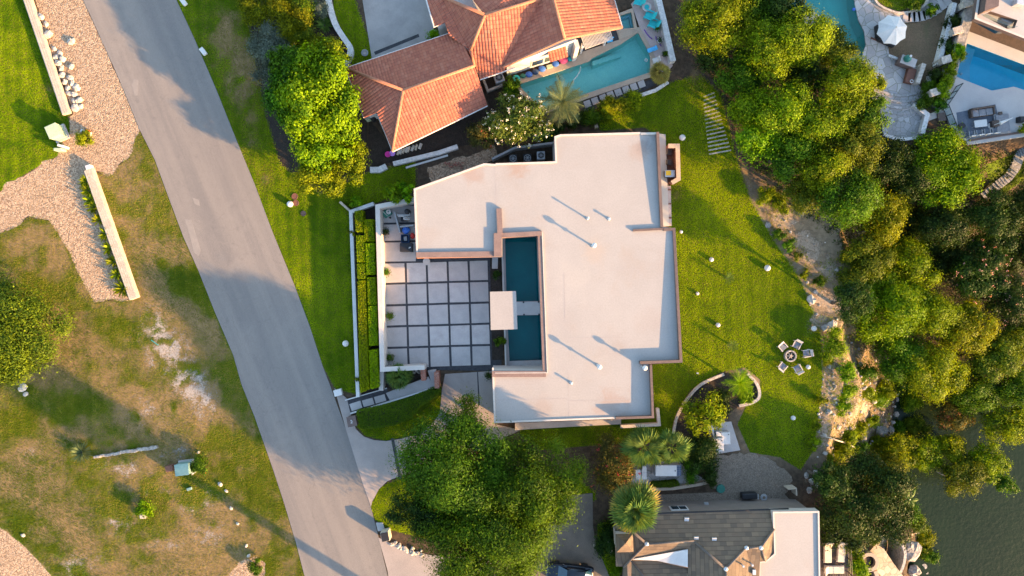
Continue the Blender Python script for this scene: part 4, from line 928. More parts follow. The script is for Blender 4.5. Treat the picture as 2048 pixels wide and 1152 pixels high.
# planters
def planter(px, py, kind, label):
    p = P(px, py, .5); o = thing('planter', label, 'planter', (p.x, p.y, .07), 'planters along the courtyard wall')
    b = MB(); b.box((p.x, p.y, .32), (.52, .52, .5), .03); b.build('pot', M['brownwall'], o, bevel=.03)
    rng = np.random.default_rng(int(px + py)); n = 420; q = rng.normal(size=(n, 3)) * [.19, .19, .13] + [0, 0, .58]
    f = bpy.data.objects.new('foliage', leaves('foliage', q, unit(rng.normal(size=(n, 3)) + [0, 0, .8]), rng.uniform(.08, .15, n), .5, rng.uniform(0, 1, n), L[kind], rng)); C.objects.link(f); f.parent = o
for x, y, k, l in ((771, 464, 'dark', 'dark square planter by the courtyard wall, the northernmost beside the pool equipment'), (773, 545, 'mid', 'square planter with green plant by the courtyard wall, the second from the north'), (780, 632, 'mid', 'square planter with green plant by the courtyard wall, the third from the north'), (781, 715, 'oak', 'square planter with green plant in the southwest corner of the tiled courtyard'), (977, 751, 'dark', 'small dark planter at the southern block beside the driveway')):
    planter(x, y, k, l)
p = P(853, 523, .6); o = thing('globe_planter', 'round pale stone pedestal under the parapet at the north edge of the courtyard', 'pedestal', (p.x, p.y, .07))
b = MB(); b.cyl(p.x, p.y, .07, .55, .22, .3, 18); b.cyl(p.x, p.y, .55, .62, .36, .36, 20); b.build('stone', M['pad'], o, bevel=.01)
shrub(992, 552, 9, 'dark', 1.0, 'dark shrub in the gravel strip north of the entrance canopy', lobes=4); shrub(1000, 680, 11, 'mid', 1.1, 'green shrub in the gravel strip south of the entrance canopy', lobes=4)
# pool equipment nook
p = P(775, 427); o = thing('pool_cleaner_cart', 'blue green pool cleaner on a cart with a coiled white hose in the courtyard corner', 'pool cleaner', (p.x, p.y, .07))
b = MB(); b.box((p.x, p.y, .3), (.85, .7, .4), .6); b.build('body', M['green'], o, bevel=.06)
b = MB(); b.torus((p.x + .2, p.y + .12, .55), .2, .05); b.torus((p.x + .2, p.y + .12, .62), .12, .05); b.build('hose', M['white'], o, True)
b = MB(); b.tube([(p.x - .55, p.y + .35, .9), (p.x + .1, p.y - .3, .55)], .025); b.build('handle', M['white'], o)
for s_ in (-.3, .3): b = MB(); b.ball((p.x + s_, p.y - .3 - s_ * .5, .18), (.12, .07, .12), 12, 8); b.build('wheel', M['black'], o, True)
p = P(808, 432); o = thing('pool_pump', 'pool pump and filter with white pipes beside the garage wing', 'pump', (p.x, p.y, .05))
b = MB(); b.cyl(p.x + .45, p.y + .35, .05, 1.0, .28, .26, 16); b.ball((p.x + .45, p.y + .35, 1.0), (.26, .26, .14), 16, 8); b.build('filter_tank', M['black'], o, True)
b = MB(); b.box((p.x + .1, p.y - .35, .3), (.7, .4, .5)); b.build('motor', M['black'], o, bevel=.05)
b = MB()
for pts in ([(-.55, .15, .9), (-.5, 0, .9), (.7, 0, .9), (.72, .2, .9)], [(-.45, -.12, .9), (.55, -.12, .9)], [(.15, -.12, 1.0), (.15, -.45, 1.0)], [(.15, -.3, 1.0), (.8, -.3, 1.0)], [(.15, -.45, .95), (.75, -.45, .95)]): b.tube([(p.x + u, p.y + v_, q) for u, v_, q in pts], .045, 8)
b.build('pipe', M['white'], o, True)
b = MB(); b.strip(PL([(791, 425), (802, 466)]), .16, 0, .8); b.strip(PL([(802, 455), (829, 452)]), .14, 0, .8); tag(b.build('screen_wall', M['grey']), 'grey angled screen wall around the pool equipment', 'wall')
p = P(813, 461); b = MB(); b.ball((p.x, p.y, .35), (.42, .38, .3), 12, 8, 0, .12, 4); tag(b.build('tarp_bundle', M['blue'], smooth=False), 'crumpled blue tarpaulin bundle in the equipment nook', 'tarp')
p = P(812, 478); o = thing('storage_crate', 'dark navy storage crate south of the blue tarpaulin', 'crate', (p.x, p.y, .05))
b = MB(); b.strip([(p.x - .4, p.y - .38), (p.x + .38, p.y - .38), (p.x + .38, p.y + .38), (p.x - .4, p.y + .38)], .06, .05, .6, closed=True); b.box((p.x, p.y, .1), (.76, .74, .08)); b.build('shell', M['navy'], o)
b = MB(); b.box((p.x, p.y, .35), (.3, .42, .2), .1); b.build('contents', M['grey'], o)
p = P(826, 472); b = MB(); b.ball((p.x, p.y, .32), (.24, .3, .28), 10, 8, 0, .1, 2); tag(b.build('bag', M['red']), 'red bag beside the navy crate against the garage wing', 'bag')
p = P(815, 496); o = thing('cabinet', 'black equipment cabinet with a white bracket at the corner of the garage wing', 'cabinet', (p.x, p.y, .05))
b = MB(); b.box((p.x, p.y, .55), (1.2, .85, 1.0)); b.build('case', M['black'], o, bevel=.02)
b = MB(); b.box((p.x + .4, p.y, 1.07), (.2, .08, .05)); b.box((p.x + .32, p.y - .06, 1.07), (.06, .16, .05)); b.build('bracket', M['white'], o)
# ------------------------------------------------------------------ entrance steps, kerb side
b = MB(); wk = keep([(690, 800), (774, 777), (779, 790), (781, 800), (702, 826)]); b.prism(wk, -.1, .04, 0)
for q in ([(699, 808), (721, 801), (725, 815), (704, 822)], [(724, 801), (745, 795), (749, 808), (728, 814)], [(748, 794), (769, 788), (773, 801), (752, 807)]): b.prism(PL(q), .03, .085, 1)
struct(b.build('entrance_walk', [M['darkstone'], M['pad']]))
b = MB(); a0, a1 = P(772, 786), P(780, 801); e0, e1 = P(858, 752), P(870, 774)
for i in range(13):
    t0, t1 = i / 13, (i + 1) / 13
    q = [seg(a0, e0, t0), seg(a1, e1, t0), seg(a1, e1, t1 + .004), seg(a0, e0, t1 + .004)]; b.prism([v.to_2d() for v in q], -.1, .05 + .045 * i)
b.prism(PL([(857, 740), (873, 738), (873, 772), (868, 775)]), -.1, .05 + .045 * 13); struct(b.build('entrance_steps', M['pad']))
b = MB(); b.strip(PL([(702, 826), (740, 815), (873, 772)]), .14, -.1, [.35, .45, .95]); tag(b.build('low_wall', M['white']), 'thin white wall edging the entrance walk and steps above the broad hedge', 'wall')
b = MB(); b.strip(PL([(691, 800), (774, 776)]), .10, -.1, .2); tag(b.build('edging', M['white']), 'thin pale edging along the upper side of the dark entrance walk', 'edging')
for (x, y, x2, y2, l) in ((848, 727, 851, 757, 'red brick pier beside the top of the entrance steps, the western one'), (876, 741, 877, 772, 'red brick pier beside the top of the entrance steps, the eastern one')):
    p = P((x + x2) / 2, (y + y2) / 2); o = thing('brick_pier', l, 'pier', (p.x, p.y, 0), 'brick piers of the entrance')
    b = MB(); b.strip(PL([(x, y), (x2, y2)]), .40, 0, 1.35); b.build('brickwork', M['brick'], o)
    b = MB(); b.strip(PL([(x, y - .6), (x2, y2 + .6)]), .46, 1.35, 1.42); b.build('coping', M['brick'], o)
b = MB(); b.prism(PL([(767, 738), (850, 734), (850, 752), (800, 775), (775, 780)]), -.1, .05); struct(b.build('planting_bed', M['mulch']))
palm(800, 752, 30, 1.1, 'low spiky green palm beside the entrance steps', 'palm', True, 30, seed=11, name='palm_shrub', trunk_r=.14, updn=(.1, 1.2)); spiky(782, 755, 17, 'blue green agave at the corner wall beside the spiky palm', 'silver', 26, name='agave')
for k in range(5): rock(828 + k * 4.5, 745 - (k % 2) * 4, .16, f'small pale stone in the bed beside the brick pier, {ORD[k]} from the west', group='bed stones')
q = P(678, 784); b = MB(); b.box((q.x, q.y, .28), (.78, .62, .5), .25); tag(b.build('stone_block', M['white'], bevel=.02), 'white square block at the roadside corner of the driveway', 'block')
p = P(706, 841, .6); o = thing('address_pillar', 'squat dark grey pillar with pale number at the mouth of the driveway', 'pillar', (p.x, p.y, .05), None)
b = MB(); b.box((p.x, p.y, .55), (.85, .92, 1.1), .18); b.build('shaft', M['brownmetal'], o, bevel=.02)
b = MB(); b.box((p.x, p.y, 1.13), (.92, 1.0, .07), .18); b.build('coping', M['brownmetal'], o, bevel=.01)
b = MB(); b.strip([(p.x - .06, p.y + .16), (p.x + .06, p.y + .02), (p.x - .06, p.y - .10)], .045, 1.165, 1.185); b.strip([(p.x - .06, p.y + .16), (p.x - .10, p.y + .04)], .045, 1.165, 1.184)
b.strip([(p.x - .10, p.y - .16), (p.x + .10, p.y - .12)], .045, 1.165, 1.183); b.build_each('number', M['white'], o)
p = P(772, 1070, .6); o = thing('mailbox_pillar', 'stone mailbox pillar with dark top beside the lower driveway', 'pillar', (p.x, p.y, .0))
b = MB(); b.box((p.x, p.y, .55), (.8, .95, 1.1), .2); b.build('shaft', M['limestone'], o, bevel=.03)
b = MB(); b.box((p.x, p.y, 1.14), (.72, .86, .1), .2); b.build('coping', M['black'], o, bevel=.02)
b = MB(); b.prism(PL([(752, 1045), (766, 1045), (770, 1060), (756, 1062)]), -.1, .09); struct(b.build('pillar_slab', M['pad']))
for k in range(26):
    t = k / 25; rg = random.Random(k); rock(785 + 60 * t + rg.uniform(-5, 5), 1083 + 22 * math.sin(t * 1.6) + rg.uniform(-5, 5), rg.uniform(.13, .26), 'pale rubble stone in the border between the big tree and the lower driveway', group='rubble border stones')
for k, (x, y, a, l) in enumerate(((368.5, 5, .65, 'white kerb marker lying at the top of the street by the shaded verge'), (408, 104, .65, 'white kerb marker lying on the verge edge, the lower one'))):
    p = P(x, y); b = MB(); b.box((p.x, p.y, .16), (.42, .78, .3), a); tag(b.build('kerb_marker', M['white'], bevel=.04), l, 'kerb marker', 'kerb markers')
for x, y, r, m, l in ((590, 393, .32, 'rust', 'rust brown manhole cover beside the lawn globe, the upper one'), (592, 406, .30, 'rust', 'rust brown manhole cover beside the lawn globe, the lower one'), (607, 427, .27, 'darkstone', 'dark round cover in the street lawn below the globe')):
    p = P(x, y); b = MB(); b.cyl(p.x, p.y, -.02, .07, r, r, 20); b.ring(p.x, p.y, .07, .09, r * .8, r, 20); tag(b.build('manhole_cover', M[m]), l, 'manhole cover', 'manhole covers' if m == 'rust' else None)

# ------------------------------------------------------------------ lawn globes
GL = None
for x, y, r, l in ((1365, 275, .34, 'white globe on the lawn beside the north end of the brick nook'), (580, 408, .34, 'white globe on the street lawn beside two manhole covers'), (691, 687, .34, 'white globe in the shade of the street lawn by the long white wall'),
                   (1362.5, 463.5, .19, 'small white globe on the lawn close to the corner of the flat roofed house'), (1423, 519, .25, 'white globe on the lawn above the upper small cycad'), (1535, 536, .34, 'large white globe on the lawn nearest the rocky bank'),
                   (1395, 587, .19, 'small white globe in the middle of the lawn below the upper cycad'), (1436, 650, .25, 'white globe on the lawn above the lower small cycad'), (1628, 657, .30, 'white globe at the edge of the lawn north of the fire bowl'),
                   (1616.5, 734, .25, 'white globe beside the chairs of the fire bowl'), (1586.5, 836, .26, 'white globe alone on the southern lawn below the fire bowl')):
    r *= .9; p = P(x, y, r); o = thing('garden_globe', l, 'globe', (p.x, p.y, 0), 'white garden globes')
    if GL is None:
        b = MB(); b.ball((0, 0, .93), 1.0, 26, 16); GL = b.build('globe', M['white'], smooth=True, origin=(0, 0, 0)).data
        b = MB(); b.cyl(0, 0, -.1, .12, .42, .36, 16); GF = b.build('foot', M['grey'], origin=(0, 0, 0)).data
        for q in list(C.objects):
            if q.data in (GL, GF): bpy.data.objects.remove(q)
    for nm, me in (('globe', GL), ('foot', GF)):
        q = bpy.data.objects.new(nm, me); C.objects.link(q); q.parent = o; q.scale = (r, r, r)
p = P(1394, 746, .3); o = thing('path_light', 'small white path light on the lawn near the curved planting bed', 'lamp', (p.x, p.y, 0))
b = MB(); b.cyl(p.x, p.y, 0, .45, .03, .03, 8); b.build('post', M['metal'], o); b = MB(); b.box((p.x, p.y, .48), (.2, .12, .09)); b.build('head', M['white'], o)
for x, y, l in ((1457, 556, 'small dark cycad on the lawn, the upper of two'), (1464, 691, 'small dark cycad on the lawn, the lower of two')): palm(x, y, 15, .7, l, 'palm', False, 18, seed=x, name='cycad', trunk_r=.1, updn=(.1, 1.1))

# ------------------------------------------------------------------ fire bowl and its chairs
p = P(1581, 712, .3); o = thing('fire_bowl', 'round stone fire bowl with burning logs ringed by five chairs', 'fire pit', (p.x, p.y, 0))
b = MB(); b.ring(p.x, p.y, 0, .42, .44, .58, 26); b.cyl(p.x, p.y, 0, .2, .46, .46, 20); b.build('bowl', M['rockgrey'], o, bevel=.02)
b = MB()
for k in range(6): a = k * 1.05; b.tube([(p.x + .34 * math.cos(a), p.y + .34 * math.sin(a), .22), (p.x - .1 * math.cos(a), p.y - .1 * math.sin(a), .42)], .055, 7)
b.build_each('log', M['timber'], o); b = MB(); b.cyl(p.x, p.y, .2, .235, .43, .43, 20); b.build('ash', M['mulch'], o)
def sling_chair():
    o = thing('lawn_chair', 'x', 'chair', proto=True)      # faces +x
    for s_ in (-1, 1):
        b = MB(); b.box((-.02, s_ * .33, .5), (.66, .075, .04)); b.box((.29, s_ * .33, .25), (.05, .06, .5)); b.box((-.30, s_ * .33, .25), (.05, .06, .5)); b.build('arm', M['cap'], o)
    b = MB(); b.box((.02, 0, .38), (.58, .58, .05), ry=.08); b.build('seat', M['fabric'], o, bevel=.015)
    b = MB(); b.box((-.40, 0, .66), (.30, .66, .05), ry=.95); b.build('backrest', M['cap'], o, bevel=.015)
    return o
ch0 = sling_chair(); first = True
for x, y, l in ((1566.5, 694, 'pale lawn chair northwest of the fire bowl'), (1594, 690, 'pale lawn chair north of the fire bowl'), (1614, 707, 'pale lawn chair east of the fire bowl'), (1596, 737.5, 'pale lawn chair southeast of the fire bowl'), (1566, 733, 'pale lawn chair southwest of the fire bowl')):
    q = P(x, y, .5); a = math.atan2(p.y - q.y, p.x - q.x)
    if first: c = ch0; first = False; c.location = (q.x, q.y, 0); c.rotation_euler = (0, 0, a); c['label'] = l; c['group'] = 'chairs round the fire bowl'; c.scale = (1.04,) * 3
    else: dup(ch0, (q.x, q.y, 0), a, l)

# ------------------------------------------------------------------ old slab path and curved bed in the garden
b = MB()
for i in range(16):
    t = i / 15; x = 1418 + 22 * t ** 1.2; y = 188 + 115 * t; wd = 11 + 11 * t
    b.prism(PL([(x - wd, y + 4), (x + wd, y - 4), (x + wd, y - 1.2), (x - wd, y + 6.8)]), -.05, .022 + .012 * (i > 9))
struct(b.build('slab_path', M['limestone']))
b = MB(); b.prism(keep([(1347, 866), (1354, 832), (1373, 798), (1402, 766), (1447, 747), (1495, 746), (1516, 772), (1518, 795), (1478, 811), (1430, 850), (1425, 905), (1380, 960), (1350, 900)]), -.1, .03); struct(b.build('curved_bed', M['mulch']))
def arc(pts, n=26):
    pts = [Vector(p) for p in pts]; out = []
    for i in range(len(pts) - 1):
        p0, p1, p2, p3 = pts[max(i - 1, 0)], pts[i], pts[i + 1], pts[min(i + 2, len(pts) - 1)]
        for k in range(max(2, n // (len(pts) - 1))):
            t = k / max(2, n // (len(pts) - 1)); out.append(.5 * (2 * p1 + (p2 - p0) * t + (2 * p0 - 5 * p1 + 4 * p2 - p3) * t * t + (3 * p1 - p0 - 3 * p2 + p3) * t ** 3))
    return out + [pts[-1]]
b = MB(); b.strip(PL(arc([(1346, 866), (1353, 834), (1372, 800), (1402, 768), (1447, 748)])), .26, -.1, .25); tag(b.build('bed_edging', M['limestone']), 'curved stone edging along the west side of the planting bed', 'edging')
b = MB(); b.strip(PL(arc([(1494, 747), (1513, 769), (1517, 792), (1504, 804), (1477, 811)])), .28, -.1, .28); tag(b.build('bed_edging', M['limestone']), 'hooked stone edging round the east end of the planting bed', 'edging')

# ------------------------------------------------------------------ west of the street
def stonewall(pts, wd, h, label, mat='timber', caps=True):
    b = MB(); b.strip(PL(pts), wd, -.1, h); o = b.build('retaining_wall', M[mat]); tag(o, label, 'wall'); return o
o = stonewall([(56, -60), (59, 0), (137, 229)], .75, .42, 'long pale timber retaining wall along the upper gravel bed')
b = MB()
for s_ in (-.22, 0, .22):
    q = [Vector((v.x, v.y)) for v in PL([(59, 0), (137, 228)])]; d = (q[1] - q[0]).normalized(); n_ = Vector((-d.y, d.x)) * s_
    b.strip([q[0] + n_, q[1] + n_], .18, .4, .45)
b.build_each('plank', M['timber'], o)
o = stonewall([(182.5, 341), (273, 597)], .85, .55, 'pale timber retaining wall along the lower gravel bed lined with clumps of grass')
b = MB(); q = [Vector((v.x, v.y)) for v in PL([(182.5, 341), (273, 597)])]; d = (q[1] - q[0]).normalized()
for s_ in (-.3, -.1, .1, .3): n_ = Vector((-d.y, d.x)) * s_; b.strip([q[0] + n_, q[1] + n_], .17, .5, .58)
b.build_each('plank', M['timber'], o)
q = P(183, 336); b = MB(); b.box((q.x, q.y, .3), (.5, .42, .62), .3); tag(b.build('stone_block', M['white'], bevel=.03), 'white stone block at the north end of the lower timber wall', 'block')
for k, (x, y) in enumerate(((178, 362), (181, 380), (186, 398), (192, 412), (203, 440), (215, 466), (224, 494), (232, 522), (239, 546), (250, 575))):
    spiky(x - 2, y + 2, 18 if k < 9 else 22, f'clump of yellow green grass west of the lower timber wall, {ORD[k]} from the north', 'gold', 26, name='grass_clump', cat='grass clump', group='grass clumps along the lower wall', seed=k, up=.8, wd=.07)
RK = [(84, 35), (94, 49), (99, 70), (110, 98), (121, 107), (127, 118), (119, 127), (124, 137), (145, 134), (113, 115), (126, 151), (142, 156), (132, 164), (146, 167), (137, 177), (154, 175), (139, 188), (150, 189), (149, 203), (160, 201), (152, 216), (163, 213), (144, 83)]
for k, (x, y) in enumerate(RK):
    top = y < 75; rock(x, y, random.Random(k).uniform(.28, .42), 'white boulder beside the upper timber wall, one of three loose ones' if top else 'white boulder in the cluster beside the lower half of the upper timber wall', 'limestone', group='three boulders by the wall top' if top else 'boulder cluster by the upper timber wall', seed=k)
p = P(112, 264, .8); o = thing('utility_box', 'pale green utility box on the upper lawn casting a long shadow', 'utility box', (p.x, p.y, 0))
b = MB(); b.box((p.x, p.y, .12), (1.5, 1.4, .24), -1.15); b.build('base', M['pad'], o)
b = MB(); b.box((p.x, p.y, .75), (1.22, 1.12, 1.1), -1.15); b.build('cabinet', M['utilgreen'], o, bevel=.03)
b = MB(); b.box((p.x, p.y, 1.32), (1.28, 1.18, .07), -1.15); b.build('lid', M['utilgreen'], o, bevel=.02)
shrub(166, 277, 18, 'gold', 1.3, 'round golden bush in the gravel beside the pale green utility box', lobes=5, ry=14)
p = P(176, 266); b = MB(); b.box((p.x, p.y, .3), (.85, .34, .6), -.35); tag(b.build('stone_block', M['white'], bevel=.05), 'white block tucked behind the golden bush', 'block')
b = MB(); p = P(178, 262); b.box((p.x, p.y, .2), (.3, .2, .4), -.4); tag(b.build('utility_marker', M['red'], bevel=.03), 'small red marker behind the golden bush', 'marker')
p = P(126, 293, .5); b = MB(); b.box((p.x, p.y, .45), (.62, .26, 1.0), -.3); tag(b.build('utility_post', M['white'], bevel=.04), 'white utility pedestal south of the green box', 'pedestal')
p = P(120, 300, .4); b = MB(); b.box((p.x, p.y, .4), (.78, .28, .8), 0); tag(b.build('utility_post', M['utilgreen'], bevel=.04), 'cream utility pedestal beside the white one', 'pedestal')
# open lot
b = MB(); rg = random.Random(8); a, c = P(190, 913), P(316, 893)
o = thing('stone_row', 'low row of grey flat stones crossing the dry lot', 'stone row', (seg(a, c, .5).x, seg(a, c, .5).y, 0))
for k in range(19):
    q = seg(a, c, (k + .5) / 19); b = MB(); b.box((q.x, q.y + rg.uniform(-.05, .05), .14), (.40, .24 + .14 * (k / 19) * rg.uniform(.4, 1.2), .30 + rg.uniform(-.06, .08)), .155 + rg.uniform(-.2, .2)); b.build('stone', M['rockgrey'], o, bevel=.05)
spiky(165, 904, 24, 'large pale spiky yucca at the west end of the stone row', 'palmgrey', 60, seed=4, up=.8)
shrub(401, 925, 19, 'mid', 1.3, 'rounded green bush beside the teal utility box', lobes=5, blossom=('flowerred', 3))
p = P(368, 937, .8); o = thing('utility_box', 'teal utility box beside the rounded bush in the dry lot', 'utility box', (p.x, p.y, 0))
b = MB(); b.box((p.x, p.y, .1), (1.6, 1.4, .2), .12); b.build('base', M['pad'], o)
b = MB(); b.box((p.x, p.y, .7), (1.3, 1.08, 1.1), .12); b.build('cabinet', M['utilteal'], o, bevel=.03)
b = MB(); b.box((p.x, p.y, 1.27), (1.36, 1.14, .06), .12); b.build('lid', M['utilteal'], o, bevel=.02)
p = P(341, 936, .4); b = MB(); b.box((p.x, p.y, .35), (.75, .6, .75), .2); tag(b.build('utility_pedestal', M['rust'], bevel=.05), 'rusty box standing west of the teal utility box', 'box')
p = P(380, 977); b = MB(); b.box((p.x, p.y, .12), (.5, .26, .22), .3); tag(b.build('valve_box', M['utilteal'], bevel=.03), 'small green valve box in the lot below the teal utility box', 'valve box')
for k, (x, y, r, l) in enumerate(((441, 968, .28, 'largest white stone of the line by the street, at its upper end'), (453, 982, .20, 'white stone second in the line by the street'), (463, 1016, .20, 'upright white stone third in the line by the street'), (476, 1047, .18, 'narrow white stone fourth in the line by the street'), (493, 1091, .19, 'white stone fifth in the line by the street'), (498, 1111, .2, 'pale stone nearest the corner gravel in the line by the street'),
    (47, 775, .5, 'big pale boulder at the foot of the western tree'), (53, 788, .28, 'smaller boulder just below the big pale boulder'), (47, 1070, .22, 'single white stone beside the lower gravel corner'), (398, 904, .2, 'white stone above the rounded bush'), (386, 945, .2, 'white stone at the corner of the teal utility box'))):
    rock(x, y, r, l, seed=k + 3)
shrub(293, 1018, 17, 'bright', 1.2, 'small bright green bush with a stone at its foot in the dry lot', lobes=5)
p = P(289, 1031); b = MB(); b.box((p.x, p.y, .2), (.62, .42, .36), .05); tag(b.build('stone_block', M['limestone'], bevel=.06), 'pale stone block at the foot of the small bright bush', 'block')
shrub(508, 1132, 14, 'mid', .9, 'low green bush on the corner gravel by the street', lobes=4)
b = MB(); a, c = P(303, 680), P(317, 690); b.tube([(a.x, a.y, .06), (c.x, c.y, .08)], .03); tag(b.build('stick', M['turq']), 'thin pale green stick lying on the bare limestone', 'stick')
# ------------------------------------------------------------------ terracotta house
tc = P(930, 120); th = thing('terracotta_house', 'white house with hipped orange tile roofs beside a turquoise pool', 'house', (tc.x, tc.y, 0))
E1, R1, E2, R2, E3, R3 = 2.9, 4.9, 3.5, 6.0, 4.3, 6.6
def v3(px, py, z): return P(px, py, z)
b = MB()
A_ = v3(691, 136, E1); B_ = v3(806, 181, R1); C_ = v3(949, 132, R1); A2 = v3(897, 67, E1)
b.roof([A_, A2, v3(912, 62, E1), C_, B_])
N1, N2, N3, N4 = v3(727, 236, E1), v3(753, 225, E1), v3(771, 270, E1), v3(785, 303, E1)
slp = (B_ - seg(A_, N4, .5)).length
def onleft(px, py): return v3(px, py, E1)
b.roof([A_, B_, N4, v3(773, 272, E1), v3(753.5, 225, E1 + .62), v3(727.5, 235, E1 + .05)])
b.roof([B_, C_, v3(975, 211, E1), N4])
b.build('roof', M['tileorange'], th)
b = MB()
F_ = v3(970, 30, R2); G_ = v3(941, 101, E2 + .3); K_ = v3(1082, -2, R2 + .05)
FL = v3(884, -6, E2 + .4)
b.roof([F_, FL, v3(849, -12, E2 - .1), v3(868, 54, E2 - .1), v3(889, 45, E2 + .3), v3(899, 71, E2 + .2), G_])
b.roof([F_, G_, v3(960, 159, E2 - .35), v3(1008, 143, E2 - .35), K_])
b.roof([F_, K_, v3(1082, -60, R2), v3(900, -60, E2)])
b.build('roof', M['tileorange'], th)
b = MB(); RT = v3(1129, 76, R3); RB = v3(1104, -4, R3); RB2 = v3(1090, -60, R3)
K3 = v3(1082, -2, R3 - .62); b.roof([RT, RB, K3, v3(1006, 133, 3.5)]); b.roof([RB, RB2, v3(1062, -60, R3 - .75), K3])
b.roof([RT, RB2, v3(1212, -60, E3 - .6), v3(1244, 53, E3 - .6)])
b.build('roof', M['tileorange'], th)
for r_ in th.children:
    if r_.name.startswith('roof'):
        m_ = r_.modifiers.new('thick', 'SOLIDIFY'); m_.thickness = .14; m_.offset = -1
b = MB()
up = Vector((0, 0, .06))
for p, q in ((A_, B_), (B_, C_), (B_, N4), (F_, K_), (F_, FL), (F_, G_), (RB2, RT), (G_, v3(949, 134, E2))): b.tube([p + up, q + up], .15, 8)
b.build_each('ridge_cap', M['ridgeorange'], th, True)
b = MB()
for ch in ([N4, v3(975, 211, E1)], [A_, v3(727.5, 235, E1)], [A_, A2], [v3(753, 225, E1), v3(773, 272, E1), N4], [v3(849, -12, E2), v3(868, 54, E2), v3(889, 45, E2)], [v3(960, 159, E2 - .35), v3(1030, 135, E2 - .35)], [v3(1212, -60, E3 - .6), v3(1244, 53, E3 - .6)]):
    b.tube([q + Vector((0, 0, -.06)) for q in ch], .075, 6)
b.build_each('gutter', M['white'], th)
b = MB(); b.tube([v3(1006, 134, 3.38), RT + Vector((0, 0, -.15)), v3(1244, 54, E3 - .75)], .16, 6); b.build('bargeboard', M['ridgeorange'], th)
def body(pts, zt, z_e): 
    b = MB(); b.prism([P(x, y, z_e).to_2d() for x, y in pts], -.1, zt); return b.build('wall', M['white'], th)
body([(698, 142), (893, 74), (910, 68), (946, 130), (962, 193), (796, 283), (785, 262), (762, 216), (733, 226)], E1 - .15, E1)
body([(856, -60), (874, 50), (890, 40), (903, 70), (943, 106), (953, 130), (1040, 100), (1080, -60)], E2 - .2, E2)
# tall gable wall above the pool
gw = [P(1014, 152), P(1112, 123), P(1144, 112), P(1143, 40), P(1040, 40)]
b = MB(); g0, g1 = gw[0].to_2d(), P(1144, 112).to_2d(); q2 = P(1129, 76, R3).to_2d()
b.prism([g0, g1, g1 + Vector((0, 5)), g0 + Vector((2, 6))], -.1, [3.2, E3 + .3, E3 + .3, 3.2]); b.build('wall', M['white'], th)
d = (g1 - g0).normalized(); nrm_ = Vector((d.y, -d.x)); an = math.atan2(d.y, d.x)
def onwall(t, out): q = seg(g0, g1, t) + nrm_ * out; return q
for t, z0, z1, wd in ((.46, .8, 2.2, 1.3), (.64, .8, 2.2, 1.2), (.82, .8, 2.2, 1.2)):
    q = onwall(t, .03); b = MB(); b.box((q.x, q.y, (z0 + z1) / 2), (wd, .08, z1 - z0), an); f = b.build('window', M['white'], th, bevel=.01)
    q = onwall(t, .06); b = MB(); b.box((q.x, q.y, (z0 + z1) / 2), (wd - .2, .06, z1 - z0 - .2), an); b.build('pane', M['glassdark'], f)
b = MB(); a, c = onwall(.60, .0), onwall(.86, .0); a2, c2 = onwall(.60, .9), onwall(.86, .9)
b.roof([(a.x, a.y, 3.6), (c.x, c.y, 3.6), (c2.x, c2.y, 3.1), (a2.x, a2.y, 3.1)]); ra = b.build('awning_roof', M['tileorange'], th); m_ = ra.modifiers.new('thick', 'SOLIDIFY'); m_.thickness = .1
b = MB(); pp = [onwall(.97, -.1), onwall(1.03, -.1), onwall(1.03, .6), onwall(.97, .6)]; b.prism(pp, -.1, 4.1); b.build('buttress', M['white'], th)
# covered patio and pergola
b = MB(); a, c = P(1162, 84, 2.7), P(1216, 64, 2.7)
for k in range(22): q = seg(a, c, k / 21); b.box((q.x + .25, q.y - .1, 2.7), (.07, 1.25, .14), .33)
b.build_each('pergola_slat', M['white'], th)
b = MB(); b.strip([P(1163, 92, 2.6).to_2d(), P(1220, 71, 2.6).to_2d()], .14, 2.5, 2.7); b.build('pergola_beam', M['white'], th)
b = MB(); q = P(1210, 82, 1.2); b.box((q.x, q.y, 1.3), (.22, .22, 2.6), .33); q = P(1163, 98, 1.2); b.box((q.x, q.y, 1.3), (.22, .22, 2.6), .33); b.build_each('column', M['white'], th)
b = MB(); b.prism(PL([(1150, 40), (1225, 20), (1243, 78), (1157, 107)]), -.05, .05); struct(b.build('patio_floor', M['darkstone']))
b = MB(); q = P(740, 243); 
# ------------------------------------------------------------------ turquoise pool
pc = P(1180, 150); pool = thing('turquoise_pool', 'long turquoise swimming pool with tan coping beside the terracotta house', 'pool', (pc.x, pc.y, 0))
wtr = PL([(1036, 170), (1179, 123), (1184, 117), (1243, 88), (1276, 66), (1296, 102), (1300, 114), (1300, 145), (1174, 187), (1085, 220)])
cop = PL([(1025, 168), (1030, 160), (1140, 122), (1157, 107), (1238, 80), (1232, 60), (1279, 55), (1303, 98), (1309, 113), (1309, 152), (1180, 196), (1083, 230)])
b = MB(); b.slab(cop, [wtr], -.1, .12); b.build('coping', M['stonetan'], pool)
b = MB(); b.strip(wtr, .12, -1.6, -.02, 0, closed=True, side=1); b.add([(q.x, q.y, -1.5) for q in wtr], [list(range(len(wtr)))[::-1]]); b.build('basin', M['poolteal'], pool)
b = MB()
for k in range(5): t = k / 5; b.prism([P(1184 + 12 * k, 121 - 4.6 * k).to_2d(), P(1195 + 12 * k, 116.5 - 4.6 * k).to_2d(), P(1198 + 12 * k, 125 - 4.6 * k).to_2d(), P(1187 + 12 * k, 129.5 - 4.6 * k).to_2d()], -1.5, -.32 - .16 * k)
b.build_each('step', M['poolteal'], pool)
b = MB(); b.add([(q.x, q.y, -.07) for q in wtr], [list(range(len(wtr)))[::-1]]); b.build('water', M['water'], pool)
